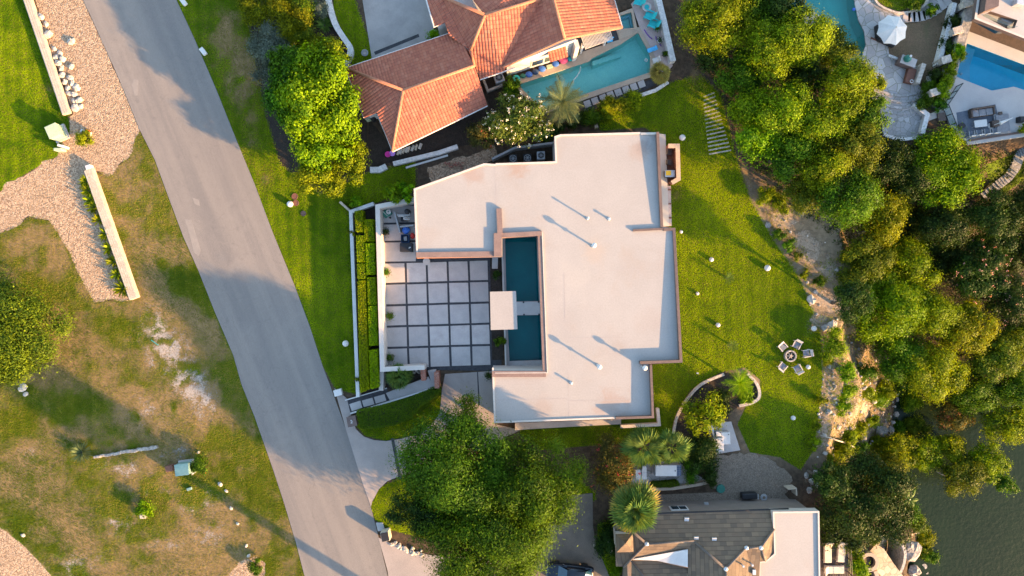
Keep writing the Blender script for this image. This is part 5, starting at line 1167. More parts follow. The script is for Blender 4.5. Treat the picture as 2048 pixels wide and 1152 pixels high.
b = MB(); b.tube([tuple(P(x, y)[:2]) + (-.04,) for x, y in ((1161, 132), (1160, 142), (1154, 152), (1147, 160), (1146, 166))], .035, 6); tag(b.build('pool_hose', M['white']), 'thin pale hose floating on the turquoise pool', 'hose')
p = P(1292.5, 120); b = MB(); b.torus((p.x, p.y, -.04), .13, .035); tag(b.build('skimmer_float', M['white'], smooth=True), 'small white ring floating near the east end of the turquoise pool', 'float')
spw = PL([(1240, 32), (1262, 25), (1269, 64), (1245, 74)]); sc_ = P(1254, 50); spa = thing('spa_pool', 'small square turquoise spa above the long turquoise pool', 'spa', (sc_.x, sc_.y, 0))
b = MB(); b.slab(PL([(1231, 30), (1265, 17), (1276, 66), (1238, 81)]), [spw], -.1, .16); b.build('coping', M['stonetan'], spa)
b = MB(); b.strip(spw, .1, -1, -.02, 0, closed=True, side=1); b.add([(q.x, q.y, -.95) for q in spw], [[3, 2, 1, 0], [0, 1, 2, 3]][:1])
ins = [seg(q, sum(spw, Vector((0, 0))) / 4, .22) for q in spw]; b.slab([seg(q, sum(spw, Vector((0, 0))) / 4, .04) for q in spw], [ins], -.95, -.4, 1); b.build('basin', [M['poolteal'], M['poolpale']], spa)
b = MB(); b.add([(q.x, q.y, .0) for q in spw], [[3, 2, 1, 0]]); b.build('water', M['water'], spa)
b = MB(); b.prism(PL([(1262, 8), (1312, -40), (1322, 0), (1345, 132), (1330, 150), (1309, 152), (1309, 113), (1303, 98), (1279, 55)]), -.1, .08); struct(b.build('pool_deck', M['pinkdeck']))
b = MB(); b.strip(PL([(1302, -60), (1312, 0), (1324, 50), (1342, 128)]), .55, -.2, .95); tag(b.build('stone_wall', M['whitewash']), 'rough white stone wall along the east side of the pink pool deck', 'wall')
b = MB(); b.prism(PL([(1165, 206), (1305, 158), (1312, 170), (1290, 180), (1180, 222), (1168, 222)]), -.1, .03); struct(b.build('paver_bed', M['darkstone']))
pav = [(1175, 208), (1190, 202), (1206, 196), (1221, 190), (1236.5, 185), (1252, 179.5), (1267.5, 174), (1283, 168.5)]
for k, (x, y) in enumerate(pav):
    q = P(x, y); b = MB(); b.box((q.x, q.y, .05), (.66, .68, .09), .35); tag(b.build('paving_slab', M['pad'], bevel=.015), f'square pale paving slab on dark gravel south of the turquoise pool, {ORD[k]} from the west', 'paving slab', 'pool side paving slabs')
b = MB(); b.strip(PL([(1280, 192), (1310, 182), (1335, 166)]), .3, -.1, .4); tag(b.build('stone_wall', M['whitewash']), 'short rough stone wall below the east end of the paving slabs', 'wall')
b = MB(); b.strip(PL([(1192, 258), (1189, 240), (1213, 235)]), .32, -.1, .6); tag(b.build('garden_wall', M['stonetan']), 'small bent tan wall at the north corner of the garden', 'wall')
# turquoise chairs
def adirondack():
    o = thing('adirondack_chair', 'x', 'chair', proto=True)
    b = MB(); b.box((.05, 0, .32), (.62, .56, .05), ry=.15); b.build('seat', M['turq'], o, bevel=.01)
    b = MB()
    for k in range(5): b.box((-.38, (k - 2) * .125, .66), (.05, .115, .8 - .06 * abs(k - 2)), ry=-.42)
    b.build('backrest', M['turq'], o)
    for s_ in (-1, 1):
        b = MB(); b.box((.05, s_ * .36, .54), (.72, .13, .035)); b.build('arm', M['turq'], o, bevel=.01)
        b = MB(); b.box((.33, s_ * .33, .27), (.07, .05, .54)); b.build('leg', M['turq'], o)
        b = MB(); b.box((-.3, s_ * .33, .2), (.07, .05, .4)); b.build('leg', M['turq'], o)
    return o
ad = adirondack()
for k, (x, y, a, l) in enumerate(((1277, 3, 2.9, 'turquoise chair on the pool deck, the northernmost by the round table'), (1298, 32, 2.75, 'turquoise chair on the pool deck just south of the round table'), (1306, 48, 2.75, 'turquoise chair on the pool deck, the southernmost'))):
    q = P(x, y, .4)
    if k == 0: ad.location = (q.x, q.y, .08); ad.rotation_euler = (0, 0, a); ad['label'] = l; ad['group'] = 'turquoise deck chairs'; ad.scale = (1.15,) * 3
    else: dup(ad, (q.x, q.y, .08), a, l)
q = P(1293.5, 14, .5); o = thing('round_table', 'round turquoise and white table between the turquoise chairs', 'table', (q.x, q.y, .08))
b = MB(); b.cyl(q.x, q.y, .45, .5, .42, .42, 22); b.ring(q.x, q.y, .5, .54, .34, .46, 24); b.build('tabletop', M['whitewash'], o); b = MB(); b.cyl(q.x, q.y, .08, .45, .14, .1, 12); b.cyl(q.x, q.y, .5, .53, .24, .24, 16); b.build('pedestal', M['turq'], o)
for k, (pts, l) in enumerate((([(1288, 60), (1293, 68), (1298, 74), (1304, 79)], 'purple foam noodle lying on the pool deck beside the chairs'), ([(1311, 73), (1312, 80), (1317, 86), (1322, 93)], 'bent purple foam noodle leaning by the deck planter'))):
    b = MB(); b.tube([tuple(P(x, y)[:2]) + (.12,) for x, y in pts], .05, 8); tag(b.build('foam_noodle', M['purple'], smooth=True), l, 'foam noodle')
def pot(px, py, r, mat, kind, label, z0=.08, h=.45):
    p = P(px, py, h); o = thing('plant_pot', label, 'plant pot', (p.x, p.y, z0)); b = MB(); b.cyl(p.x, p.y, z0, z0 + h, r * .75, r, 16); b.ring(p.x, p.y, z0 + h, z0 + h + .05, r * .8, r * 1.08, 16); b.build('pot', M[mat], o)
    rng = np.random.default_rng(int(px)); n = 240; q = rng.normal(size=(n, 3)) * [r * .6, r * .6, .12] + [0, 0, h + .12]
    f = bpy.data.objects.new('foliage', leaves('foliage', q, unit(rng.normal(size=(n, 3)) + [0, 0, .8]), rng.uniform(.08, .15, n), .5, rng.uniform(0, 1, n), L[kind], rng)); C.objects.link(f); f.parent = o
pot(1319, 81, .26, 'white', 'dark', 'white ring shaped pot with dark plant on the pink pool deck'); pot(1314, 58, .22, 'grey', 'mid', 'small potted plant beside the southernmost turquoise chair'); pot(1330, 108, .24, 'black', 'mid', 'dark potted plant by the stone wall near the blue lounger')
q = P(1304, 98.5, .3); o = thing('pool_float', 'sky blue inflatable lounger at the corner of the turquoise pool', 'pool float', (q.x, q.y, .1))
b = MB(); b.box((q.x, q.y, .22), (.95, .42, .2), .33); b.build('bed', M['skyblue'], o, bevel=.08); b = MB(); b.box((q.x + .42, q.y + .15, .36), (.22, .46, .2), .33); b.build('pillow', M['skyblue'], o, bevel=.08)
q = P(1311, 121, .4); o = thing('white_chair', 'white plastic chair folded back beside the turquoise pool', 'chair', (q.x, q.y, .1))
b = MB(); b.box((q.x, q.y, .42), (.55, .5, .05), .3); b.build('seat', M['white'], o, bevel=.01); b = MB(); b.box((q.x + .28, q.y + .06, .66), (.08, .52, .5), .3, ry=.3); b.build('backrest', M['white'], o, bevel=.01)
b = MB()
for u, v_ in ((-.22, -.2), (-.22, .2), (.22, -.2), (.22, .2)): b.box((q.x + u, q.y + v_, .25), (.05, .05, .35))
b.build('leg', M['white'], o)
def ringf(px, py, r, mat, label, flat=False):
    p = P(px, py, .2); b = MB()
    if flat: b.ball((p.x, p.y, .25), (r, r * .85, .16), 14, 8)
    else: b.torus((p.x, p.y, .25), r * .66, r * .34, 20, 8)
    tag(b.build('pool_float', M[mat], smooth=True), label, 'pool float')
ringf(1032.5, 158, .40, 'turq', 'turquoise inflatable ring at the west end of the row of floats by the pool wall'); ringf(1046, 152, .28, 'green', 'small green inflatable next to the turquoise ring', True)
ringf(1058, 149, .36, 'blue', 'blue patterned float, the first blue one from the west in the row', True); ringf(1071, 144, .36, 'navy', 'dark blue patterned float between two brighter blue ones', True); ringf(1084, 138, .38, 'blue', 'blue patterned float west of the grey cushion', True)
q = P(1099, 133, .2); b = MB(); b.box((q.x, q.y, .2), (.62, .4, .14), .33); tag(b.build('cushion', M['utilgreen'], bevel=.05), 'grey green cushion in the middle of the row of floats', 'cushion')
ringf(1111, 128, .36, 'blue', 'blue patterned float next to the pink inflatable', True); ringf(1127, 121, .44, 'pink', 'large pink round inflatable in the row by the pool wall', True); ringf(1141, 117.5, .32, 'turq', 'teal inflatable at the east end of the row of floats', True)
pot(1153, 106, .17, 'yellow', 'gold', 'small yellow pot by the corner pier of the covered patio', .05, .4)
q = P(1219, 79, .4); o = thing('blue_chair', 'bright blue low chair under the edge of the covered patio', 'chair', (q.x, q.y, .05)); b = MB(); b.box((q.x, q.y, .35), (.6, .5, .08), .3); b.build('seat', M['skyblue'], o, bevel=.02); b = MB(); b.box((q.x + .25, q.y + .12, .5), (.35, .12, .1), .4); b.build('backrest', M['skyblue'], o, bevel=.02)
p = P(1197.5, 87); b = MB(); b.ball((p.x, p.y, .2), .14, 12, 8); tag(b.build('beach_ball', M['pink'], smooth=True), 'small pink ball on the dark patio floor', 'ball')
# air conditioner court
b = MB(); b.strip(PL([(968, 163), (976, 184), (1005, 172)]), .22, -.1, .5); tag(b.build('stone_edging', M['limestone']), 'low bent stone edging round the air conditioner of the terracotta house', 'edging')
def ac(px, py, rz, label, mat='metal', s=.95, z0=0.0):
    p = P(px, py, .8); o = thing('air_conditioner', label, 'air conditioner', (p.x, p.y, z0)); b = MB(); b.box((p.x, p.y, z0 + .45), (s, s, .85), rz); b.build('casing', M[mat], o, bevel=.05)
    b = MB(); b.cyl(p.x, p.y, z0 + .88, z0 + .9, s * .4, s * .4, 20); b.build('fan_well', M['black'], o)
    b = MB(); b.ring(p.x, p.y, z0 + .9, z0 + .93, s * .36, s * .42, 20); b.ring(p.x, p.y, z0 + .9, z0 + .925, s * .18, s * .21, 16)
    for k in range(3): a = k * math.pi / 3; b.box((p.x, p.y, z0 + .915), (s * .78, .03, .02), a)
    b.cyl(p.x, p.y, z0 + .9, z0 + .94, s * .12, s * .12, 12); b.build('fan_guard', M['grey'], o); return o
ac(998, 155, .33, 'grey air conditioner in the nook of the terracotta house'); 
b = MB(); b.prism(PL([(952, 150), (1035, 150), (1060, 240), (990, 250), (976, 205)]), -.1, .015); struct(b.build('side_yard', M['mulch']))
# utility yard north of the flat roofed house
b = MB(); b.strip(PL([(985, 322), (1030, 300), (1110, 290)]), .2, -.1, 1.2); tag(b.build('yard_wall', M['grey']), 'grey wall of the utility recess north of the flat roofed house', 'wall')
for x, y, l in ((1082, 311, 'air conditioner in the utility recess, the pale eastern one'), (1055, 316, 'air conditioner in the utility recess, the dark middle one'), (1026, 317, 'air conditioner in the utility recess, the dark western one')): ac(x, y, .05, l, 'metal' if x > 1070 else 'black', .8)
# yard behind the garage wing
b = MB(); b.prism(PL([(738, 238), (790, 300), (975, 215), (1000, 240), (1000, 285), (915, 292), (780, 325), (745, 335), (735, 290)]), -.1, .012); struct(b.build('side_yard', M['mulch']))
b = MB(); b.strip(PL([(742, 341), (760, 341), (774, 334)]), .55, -.1, .5); tag(b.build('stone_wall', M['whitewash']), 'stub of white stone wall at the west end of the shady side yard', 'wall')
b = MB(); b.strip(PL([(788, 329), (830, 319), (880, 307), (916, 295)]), .42, -.1, [.5, .52, .55, .6]); tag(b.build('stone_wall', M['whitewash']), 'long white stone wall along the shady side yard', 'wall')
b = MB(); a, c = P(812, 336), P(896, 311); b.tube([(a.x, a.y, .12), (c.x, c.y, .12)], .11, 8); tag(b.build('drain_pipe', M['white']), 'white pipe lying below the long white stone wall', 'pipe')
for k, (x, y, m_, l) in enumerate(((777, 310, 'magenta', 'magenta tub under the corner of the orange roof'), (786, 308, 'lilac', 'lilac tub beside the magenta one'))):
    p = P(x, y); o = thing('tub', l, 'tub', (p.x, p.y, 0)); b = MB(); b.cyl(p.x, p.y, .02, .4, .2, .27, 16); b.ring(p.x, p.y, .4, .43, .2, .29, 18); b.build('bucket', M[m_], o); b = MB(); b.torus((p.x, p.y, .42), .26, .02, 16, 5); b.build('rim', M[m_], o)
for k, x in enumerate((797, 802, 808, 814, 818, 826, 833, 841)):
    y = 305 - (x - 797) * .27; p = P(x, y); b = MB(); b.box((p.x, p.y, .16), (.18 + .08 * (k % 2), .6, .3), -.3 - .08 * (k % 3)); tag(b.build('stacked_slab', M['limestone'] if k % 2 else M['timber'], bevel=.02), f'pale leaning slab stacked under the orange roof edge, {ORD[k]} from the west', 'slab', 'slabs under the roof edge')
rng_ = random.Random(3)
o = thing('brick_pile', 'heap of dark red bricks beside the garage wing', 'brick pile', (P(905, 333).x, P(905, 333).y, 0))
for k in range(18):
    p = P(890 + rng_.uniform(0, 38), 337 - rng_.uniform(0, 10) - k % 3); b = MB(); b.box((p.x, p.y, .1 + .1 * (k % 3)), (.24, .12, .1), rng_.uniform(0, 3)); b.build('loose_brick', M['brick'], o)
p = P(741, 238); o = thing('meter_box', 'pale meter box in the notch of the orange roof', 'meter box', (p.x, p.y, 0)); b = MB(); b.box((p.x - .1, p.y, .5), (.6, .5, 1.0), .3); b.build('casing', M['utilgreen'], o, bevel=.03); b = MB(); b.box((p.x - .1, p.y, 1.02), (.64, .54, .05), .3); b.build('lid', M['pad'], o); p = P(748, 239); b = MB(); b.cyl(p.x, p.y, 0, .9, .28, .26, 16); b.ball((p.x, p.y, .9), (.26, .26, .1), 14, 6); tag(b.build('water_tank', M['black']), 'black tank beside the pale meter box', 'tank')
# motor court side
b = MB(); b.strip(PL(arc([(652, -40), (660, 10), (672, 50), (689, 78), (702, 98), (701, 115), (690, 131)])), [.0, .55][1], -.1, .55); tag(b.build('stone_wall', M['whitewash']), 'curving white stone wall beside the motor court lawn', 'wall')
p = P(731, 108); o = thing('garden_urn', 'grey urn with a small agave at the corner of the motor court', 'urn', (p.x, p.y, 0)); b = MB(); b.cyl(p.x, p.y, 0, .35, .22, .34, 16); b.torus((p.x, p.y, .36), .3, .05, 18, 6); b.build('urn', M['grey'], o)
b = MB()
for k in range(12): a = k * .5236; b.tube([(p.x, p.y, .36), (p.x + .3 * math.cos(a), p.y + .3 * math.sin(a), .55)], [.05, .01], 5)
b.build('agave', M['pad'], o)
shrub(866, 67, 12, 'bright', 1.2, 'small bright green bush at the porch of the terracotta house', lobes=4)
# ------------------------------------------------------------------ brown tiled house at the bottom
bcn = P(1430, 1090); bh = thing('brown_tiled_house', 'house with grey brown shingle roof, white cricket and flat pale roof beside a deck', 'house', (bcn.x, bcn.y, 0))
EB, RB_ = 3.6, 5.6
b = MB()
e0, e1 = v3(1228, 1031, EB), v3(1577, 1018, EB); ra, rb, rc, rd, re_, rf = v3(1293, 1087, 4.75), v3(1388, 1082, 4.75), v3(1451, 1137, 5.75), v3(1492, 1095, 4.98), v3(1521, 1095, 4.94), v3(1548, 1058, 4.26)
M1 = v3(1548, 1019, EB)
b.roof([e0, M1, rf, re_, rd, rc, rb, ra])
b.roof([e0, ra, v3(1247, 1133, EB), v3(1232, 1133, EB)])
b.roof([ra, rb, v3(1376, 1098, 4.50), v3(1263, 1119, 3.95), v3(1247, 1133, EB)])
b.roof([rb, rc, v3(1453, 1210, 5.75), v3(1376, 1210, 4.52), v3(1376, 1096, 4.52)])
b.roof([v3(1263, 1121, 3.9), v3(1314, 1122, 4.0), v3(1376, 1136, 4.25), v3(1376, 1210, 5.7), v3(1330, 1210, 5.7)])
b.roof([v3(1263, 1121, 3.9), v3(1330, 1210, 5.7), v3(1262, 1210, 3.7)])
b.roof([rd, re_, v3(1531, 1121, 4.42), v3(1517, 1122, 4.46), v3(1517, 1210, 4.46), v3(1453, 1210, 5.75), rc])
b.roof([re_, rf, v3(1548, 1107, 4.1), v3(1531, 1121, 4.40)])
o = b.build('roof', M['tilebrown'], bh); m_ = o.modifiers.new('thick', 'SOLIDIFY'); m_.thickness = .14; m_.offset = -1
b = MB(); b.add([v3(1263, 1118.5, 4.02), v3(1314, 1121, 4.18), v3(1375.5, 1134, 4.62), v3(1375.5, 1098.5, 4.66)], [[0, 1, 2, 3]]); b.v = [tuple(q) for q in b.v]
o = b.build('roof_cricket', M['white'], bh); m_ = o.modifiers.new('thick', 'SOLIDIFY'); m_.thickness = .1; m_.offset = 0
b = MB(); up_ = Vector((0, 0, .05))
for p, q in ((e0, ra), (ra, v3(1247, 1133, EB)), (rb, rc), (rc, rd), (rd, re_), (re_, rf), (re_, v3(1531, 1121, 4.42)), (ra, rb), (rc, v3(1453, 1210, 5.75)), (v3(1263, 1121, 3.9), v3(1330, 1210, 5.7))): b.tube([p + up_, q + up_], .12, 7)
b.build_each('ridge_cap', M['ridgebrown'], bh, True)
b = MB()
for q in (ra, rc, rd, re_): b.ball((q.x, q.y, q.z + .1), (.22, .22, .16), 10, 6)
b.build_each('ridge_flashing', M['metal'], bh, True)
b = MB()
for x, y, z in ((1373, 1038, 3.88), (1392, 1076, 4.6), (1428, 1078, 4.64)): q = v3(x, y, z); b.box((q.x, q.y, z + .06), (.42, .35, .14), 0, rx=.35); 
for x, y, z in ((1483, 1128, 5.15), (1501, 1126, 4.8)): q = v3(x, y, z); b.cyl(q.x, q.y, z - .3, z + .55, .07, .07, 10); b.cyl(q.x, q.y, z + .5, z + .6, .12, .1, 10)
q = v3(1508, 1144, 4.9); b.box((q.x, q.y, 4.75), (.3, .45, .5)); b.build_each('roof_vent', M['metal'], bh)
b = MB(); b.prism([P(x, y, EB).to_2d() for x, y in [(1236, 1031), (1577, 1020), (1622, 1022), (1622, 1210), (1258, 1210), (1255, 1130), (1238, 1128)]], -.1, EB - .14); b.build('wall', M['brownwall' if False else 'tanwall'], bh)
b = MB(); b.prism([P(x, y, EB + .55).to_2d() for x, y in [(1545, 1023), (1638, 1022), (1641, 1215), (1517, 1215), (1517, 1123), (1531, 1121), (1548, 1107)]], EB - .4, EB + .55, 0, 1); b.build('flat_roof', [M['cap'], M['roofcream']], bh)
b = MB(); b.strip([P(x, y, EB + .6).to_2d() for x, y in [(1517, 1215), (1517, 1123), (1531, 1121), (1548, 1107), (1545, 1023), (1638, 1022), (1641, 1215)]], .14, EB + .3, EB + .68, 0, side=-1); b.build('flat_roof_edge', M['cap'], bh)
b = MB(); b.tube([v3(1310, 1027, EB - .02), v3(1577, 1017.5, EB - .02)], .08, 6); b.build('gutter', M['black'], bh)
b = MB(); b.strip([P(1577, 1020, EB).to_2d(), P(1545, 1006, 1.5).to_2d()], .1, EB - .3, EB - .05); b.build('downpipe', M['brownmetal'], bh)
# small square porch tower with its own pyramid roof
tw = [v3(1231, 1068, 4.5), v3(1266, 1067, 4.5), v3(1267, 1104, 4.5), v3(1233, 1105, 4.5)]; tp = v3(1266, 1071, 5.6); tp = v3(1252, 1086, 5.9)
b = MB()
for i in range(4): b.roof([tw[i], tw[(i + 1) % 4], tp])
o = b.build('tower_roof', M['tilebrown'], bh); m_ = o.modifiers.new('thick', 'SOLIDIFY'); m_.thickness = .1; m_.offset = -1
b = MB(); b.prism([seg(q, tp, .12).to_2d() for q in tw], 2.5, 4.4); b.build('tower_wall', M['stucco'], bh)
# north wall window
nw0, nw1 = P(1236, 1031, EB).to_2d(), P(1577, 1020, EB).to_2d(); d = (nw1 - nw0).normalized(); nn = Vector((-d.y, d.x)); an = math.atan2(d.y, d.x)
q = seg(nw0, nw1, .378) + nn * .04; b = MB(); b.box((q.x, q.y, 2.2), (1.7, .1, 1.15), an); f = b.build('window_frame', M['white'], bh, bevel=.01)
q = q + nn * .04; b = MB(); b.box((q.x - .38, q.y, 2.2), (.68, .06, .9), an); b.box((q.x + .38, q.y, 2.2), (.68, .06, .9), an); b.build('window_pane', M['glassdark'], f)
q = seg(nw0, nw1, .56) + nn * .1; b = MB(); b.box((q.x, q.y, 1.2), (.4, .18, .3), an); b.build('wall_vent', M['grey'], bh)
# deck and loungers
dk = P(1668, 1105, .5); b = MB(); b.prism([P(x, y, .6).to_2d() for x, y in [(1640, 1059), (1692, 1058), (1697, 1215), (1643, 1215)]], -2.5, .6); dko = thing('wooden_deck', 'dark wooden deck carrying three cream sun loungers beside the brown tiled house', 'deck', (dk.x, dk.y, -2.5)); b.build('platform', M['deckwood'], dko)
b = MB()
for k in range(16): x0 = P(1643 + k * 3.4, 1060, .62); x1 = P(1644.5 + k * 3.4, 1215, .62); b.strip([x0.to_2d(), x1.to_2d()], .12, .58, .625)
b.build_each('board', M['deckwood'], dko)
b = MB(); rr = [P(x, y, .6) for x, y in [(1641, 1059), (1692, 1058), (1697, 1200)]]
for zz in (1.55, 1.2, .9): b.tube([Vector((q.x, q.y, zz)) for q in rr], .025, 5)
for i in range(2):
    for k in range(6): q = seg(rr[i], rr[i + 1], k / 5); b.box((q.x, q.y, 1.08), (.06, .06, 1.0))
tag(b.build('deck_railing', M['black']), 'thin black railing around the dark wooden deck with loungers', 'railing')
def lounger():
    o = thing('sun_lounger', 'x', 'sun lounger', proto=True)   # head at +y
    b = MB(); b.box((0, -.2, .32), (.62, 1.45, .12)); b.build('mattress', M['cushion'], o, bevel=.04)
    b = MB(); b.box((0, .68, .52), (.62, .55, .12), rx=.75); b.build('backrest', M['cushion'], o, bevel=.04)
    b = MB(); b.box((0, .84, .72), (.66, .18, .16), .05, rx=.4); b.build('pillow', M['cushion'], o, bevel=.06)
    b = MB(); b.box((0, -.1, .22), (.66, 1.7, .06)); b.build('frame', M['cap'], o)
    for sx in (-.28, .28):
        for sy in (-.8, .6): b = MB(); b.box((sx, sy, .1), (.06, .06, .2)); b.build('leg', M['cap'], o)
    return o
lg = lounger()
for k, (x, y, a, l) in enumerate(((1655, 1103, 0, 'cream sun lounger on the dark deck, nearest the flat pale roof'), (1682, 1102, -.05, 'cream sun lounger on the dark deck, nearest the outer railing'), (1666, 1139, 1.57, 'cream sun lounger lying crosswise at the bottom of the dark deck'))):
    q = P(x, y, .9)
    if k == 0: lg.location = (q.x, q.y, .62); lg['label'] = l; lg['group'] = 'sun loungers on the deck'; lg.scale = (1.15,) * 3
    else: dup(lg, (q.x, q.y, .62), a, l)
p = P(1572, 977); b = MB(); b.strip(PL([(1567, 972), (1583, 970), (1584, 984)]), .09, 0, 1.2); tag(b.build('wooden_gate', M['timber']), 'small wooden gate at the northeast corner of the brown tiled house', 'gate')
# utility strip north of the brown house
b = MB(); b.prism(PL([(1225, 958), (1300, 990), (1420, 985), (1560, 978), (1580, 1000), (1440, 1012), (1300, 1016), (1230, 1025)]), -.1, .015); struct(b.build('gravel_strip', M['rubble']))
rg = random.Random(5); gp = [(1428, 905), (1455, 911), (1482, 906), (1512, 909), (1545, 918), (1566, 938), (1586, 952), (1580, 972), (1566, 992), (1530, 985), (1490, 990), (1450, 988), (1424, 975), (1416, 950), (1424, 925)]; gp = [(x + rg.uniform(-3, 3), y + rg.uniform(-3, 3)) for p_, q_ in zip(gp, gp[1:] + gp[:1]) for x, y in [(p_[0] + (q_[0] - p_[0]) * t, p_[1] + (q_[1] - p_[1]) * t) for t in (0, .25, .5, .75)]]
b = MB(); b.prism(PL(gp), -.1, .02); struct(b.build('gravel_yard', M['rubble']))
b = MB(); b.strip(PL([(1262, 968), (1300, 976), (1345, 974), (1395, 966), (1412, 962)]), .3, -.1, .55); tag(b.build('stone_wall', M['stonetan']), 'low tan stone wall between the generator and the brown tiled house', 'wall')
b = MB(); b.prism(PL([(1262, 928), (1360, 925), (1395, 950), (1412, 960), (1345, 972), (1262, 966)]), -.1, .06); struct(b.build('utility_terrace', M['flag']))
p = P(1336, 941, 1.2); o = thing('generator', 'large white standby generator with blue grey louvre beside the fan palms', 'generator', (p.x, p.y, .06))
b = MB(); b.box((p.x, p.y, .15), (2.75, 1.3, .18)); b.build('base', M['pad'], o); b = MB(); b.box((p.x, p.y, .75), (2.55, 1.1, 1.05)); b.build('casing', M['metal'], o, bevel=.04)
b = MB(); b.box((p.x - .2, p.y, 1.29), (2.05, 1.06, .05)); b.build('lid', M['white'], o, bevel=.02); b = MB(); b.box((p.x + 1.05, p.y, 1.29), (.4, 1.04, .04)); g_ = b.build('louvre', M['navy'], o)
b = MB(); b.box((p.x + .95, p.y, 1.315), (.02, 1.04, .02)); b.box((p.x + 1.1, p.y, 1.315), (.02, 1.04, .02))
for k in range(5): b.box((p.x + 1.05, p.y - .42 + .21 * k, 1.315), (.4, .02, .02))
b.build('louvre_bar', M['grey'], g_); b = MB(); b.cyl(p.x + .68, p.y, 1.3, 1.36, .06, .06, 12); b.build('cap', M['black'], o)
for k, (x, y, sx, sy, l) in enumerate(((1276, 949, .45, 1.0, 'white electrical cabinet beside the red flowered shrub, the western one'), (1288, 945, .45, 1.35, 'white electrical cabinet between the red flowered shrub and the generator'))):
    p = P(x, y, .9); o = thing('electrical_cabinet', l, 'cabinet', (p.x, p.y, .06)); b = MB(); b.box((p.x, p.y, .5), (sx, sy, .9)); b.build('casing', M['metal'], o, bevel=.02)
    b = MB(); b.box((p.x, p.y + sy * .23, .965), (sx + .04, sy * .44, .05)); b.box((p.x, p.y - sy * .23, .965), (sx + .04, sy * .44, .05)); b.build('lid', M['white'], o, bevel=.01)
hedge_block(PL([(1300, 962), (1352, 958), (1356, 966), (1340, 970), (1302, 970)]), .8, 'hedgedark', 'low dark hedge in front of the white standby generator')
b = MB(); b.prism(PL([(1416, 845), (1462, 843), (1480, 900), (1432, 908), (1418, 880)]), -.1, .09); struct(b.build('equipment_pad', M['pad']))
for k, (x, y, sx, sy, h_, m_, l) in enumerate(((1437, 889, .95, 1.35, .8, 'white', 'large white pump housing at the lower left of the equipment pad'), (1451, 876, .9, 1.25, .55, 'whitewash', 'flat pale grey lid box in the middle of the equipment pad'), (1436.5, 867.5, .5, .5, .7, 'metal', 'small metal control box on the equipment pad'))):
    p = P(x, y, h_); o = thing('pump_housing', l, 'housing', (p.x, p.y, .09)); b = MB(); b.box((p.x, p.y, .09 + h_ / 2), (sx, sy, h_), .06); b.build('casing', M[m_], o, bevel=.03); b = MB(); b.box((p.x, p.y, .1 + h_), (sx * .92, sy * .92, .04), .06); b.build('lid', M['white'], o, bevel=.02); b = MB(); b.cyl(p.x + sx * .3, p.y + sy * .3, .1 + h_, .19 + h_, .05, .05, 8); b.build('knob', M['black'], o)
b = MB(); a, c = P(1419, 845), P(1425, 873); b.tube([(a.x, a.y, .5), (c.x, c.y, .5)], .14, 10); tag(b.build('drain_pipe', M['white'], smooth=True), 'white pipe standing along the left edge of the equipment pad', 'pipe')
p = P(1441, 977); b = MB(); b.cyl(p.x, p.y, -.02, .16, .45, .42, 22); tag(b.build('septic_lid', M['green'], bevel=.01), 'dark green round lid in the grey gravel north of the brown tiled house', 'lid')
p = P(1506, 988); o = thing('grill_cart', 'black covered grill cart against the north wall of the brown tiled house', 'grill', (p.x, p.y, 0)); b = MB(); b.box((p.x - .6, p.y, .45), (1.5, .6, .8), .05); b.build('cover', M['black'], o, bevel=.1); b = MB(); b.box((p.x + .2, p.y, .9), (.06, .5, .06)); b.build('handle', M['metal'], o)
p = P(1524, 992); b = MB(); b.torus((p.x, p.y, .5), .3, .05); b.torus((p.x, p.y, .56), .2, .05); tag(b.build('hose_coil', M['grey'], smooth=True), 'coiled grey hose beside the covered grill cart', 'hose')
# parked car
p = P(1140, 1150, 1.0); o = thing('parked_car', 'glossy dark navy car parked on the brown driveway at the bottom edge', 'car', (p.x, p.y, .05))
import bmesh
def car():
    L2, W2 = 2.35, .95; sec = [(-2.35, .55, .80, .70), (-2.28, .35, .9, .80), (-1.9, .28, .97, .92), (-1.5, .26, .98, 1.0), (-.6, .26, .99, 1.02), (.4, .26, .99, 1.0), (1.2, .26, .98, .96), (1.9, .28, .95, .90), (2.25, .35, .86, .78), (2.35, .5, .74, .66)]
    vs = []; n = 12
    for (x, zl, wd, zt) in sec:
        for k in range(n):
            a = math.pi * 2 * (k + .5) / n; cy, sz = math.cos(a), math.sin(a); yy = math.copysign(abs(cy) ** .45, cy) * wd * W2 / .97; zz = (zl + zt) / 2 + math.copysign(abs(sz) ** .45, sz) * (zt - zl) / 2; vs.append((x, yy, zz))
    fs = [[i * n + k, (i + 1) * n + k, (i + 1) * n + (k + 1) % n, i * n + (k + 1) % n] for i in range(len(sec) - 1) for k in range(n)] + [list(range(n)), list(range((len(sec) - 1) * n, len(sec) * n))[::-1]]
    return vs, fs
RZC = math.pi - .10
def carpart(name, vs, fs, mat, par, smooth=True, sub=0):
    Mx = Matrix.Rotation(RZC, 4, 'Z'); b = MB(); b.add([Mx @ Vector(v) + Vector((p.x, p.y, .05)) for v in vs], fs); q = b.build(name, mat, par, smooth)
    if sub: s_ = q.modifiers.new('sub', 'SUBSURF'); s_.levels = s_.render_levels = sub
    return q
vs, fs = car(); body_ = carpart('body', vs, fs, M['carpaint'], o, True, 1)
cabv = []; 
for (x, w_, z) in ((-2.05, .82, .98), (-1.45, .66, 1.42), (-1.2, .68, 1.50), (.0, .70, 1.53), (.35, .68, 1.48), (1.15, .84, 1.0)): cabv += [(x, -w_, z), (x, w_, z)]
cabv += [(-2.05, -.86, .8), (-2.05, .86, .8), (1.15, -.9, .8), (1.15, .9, .8)]
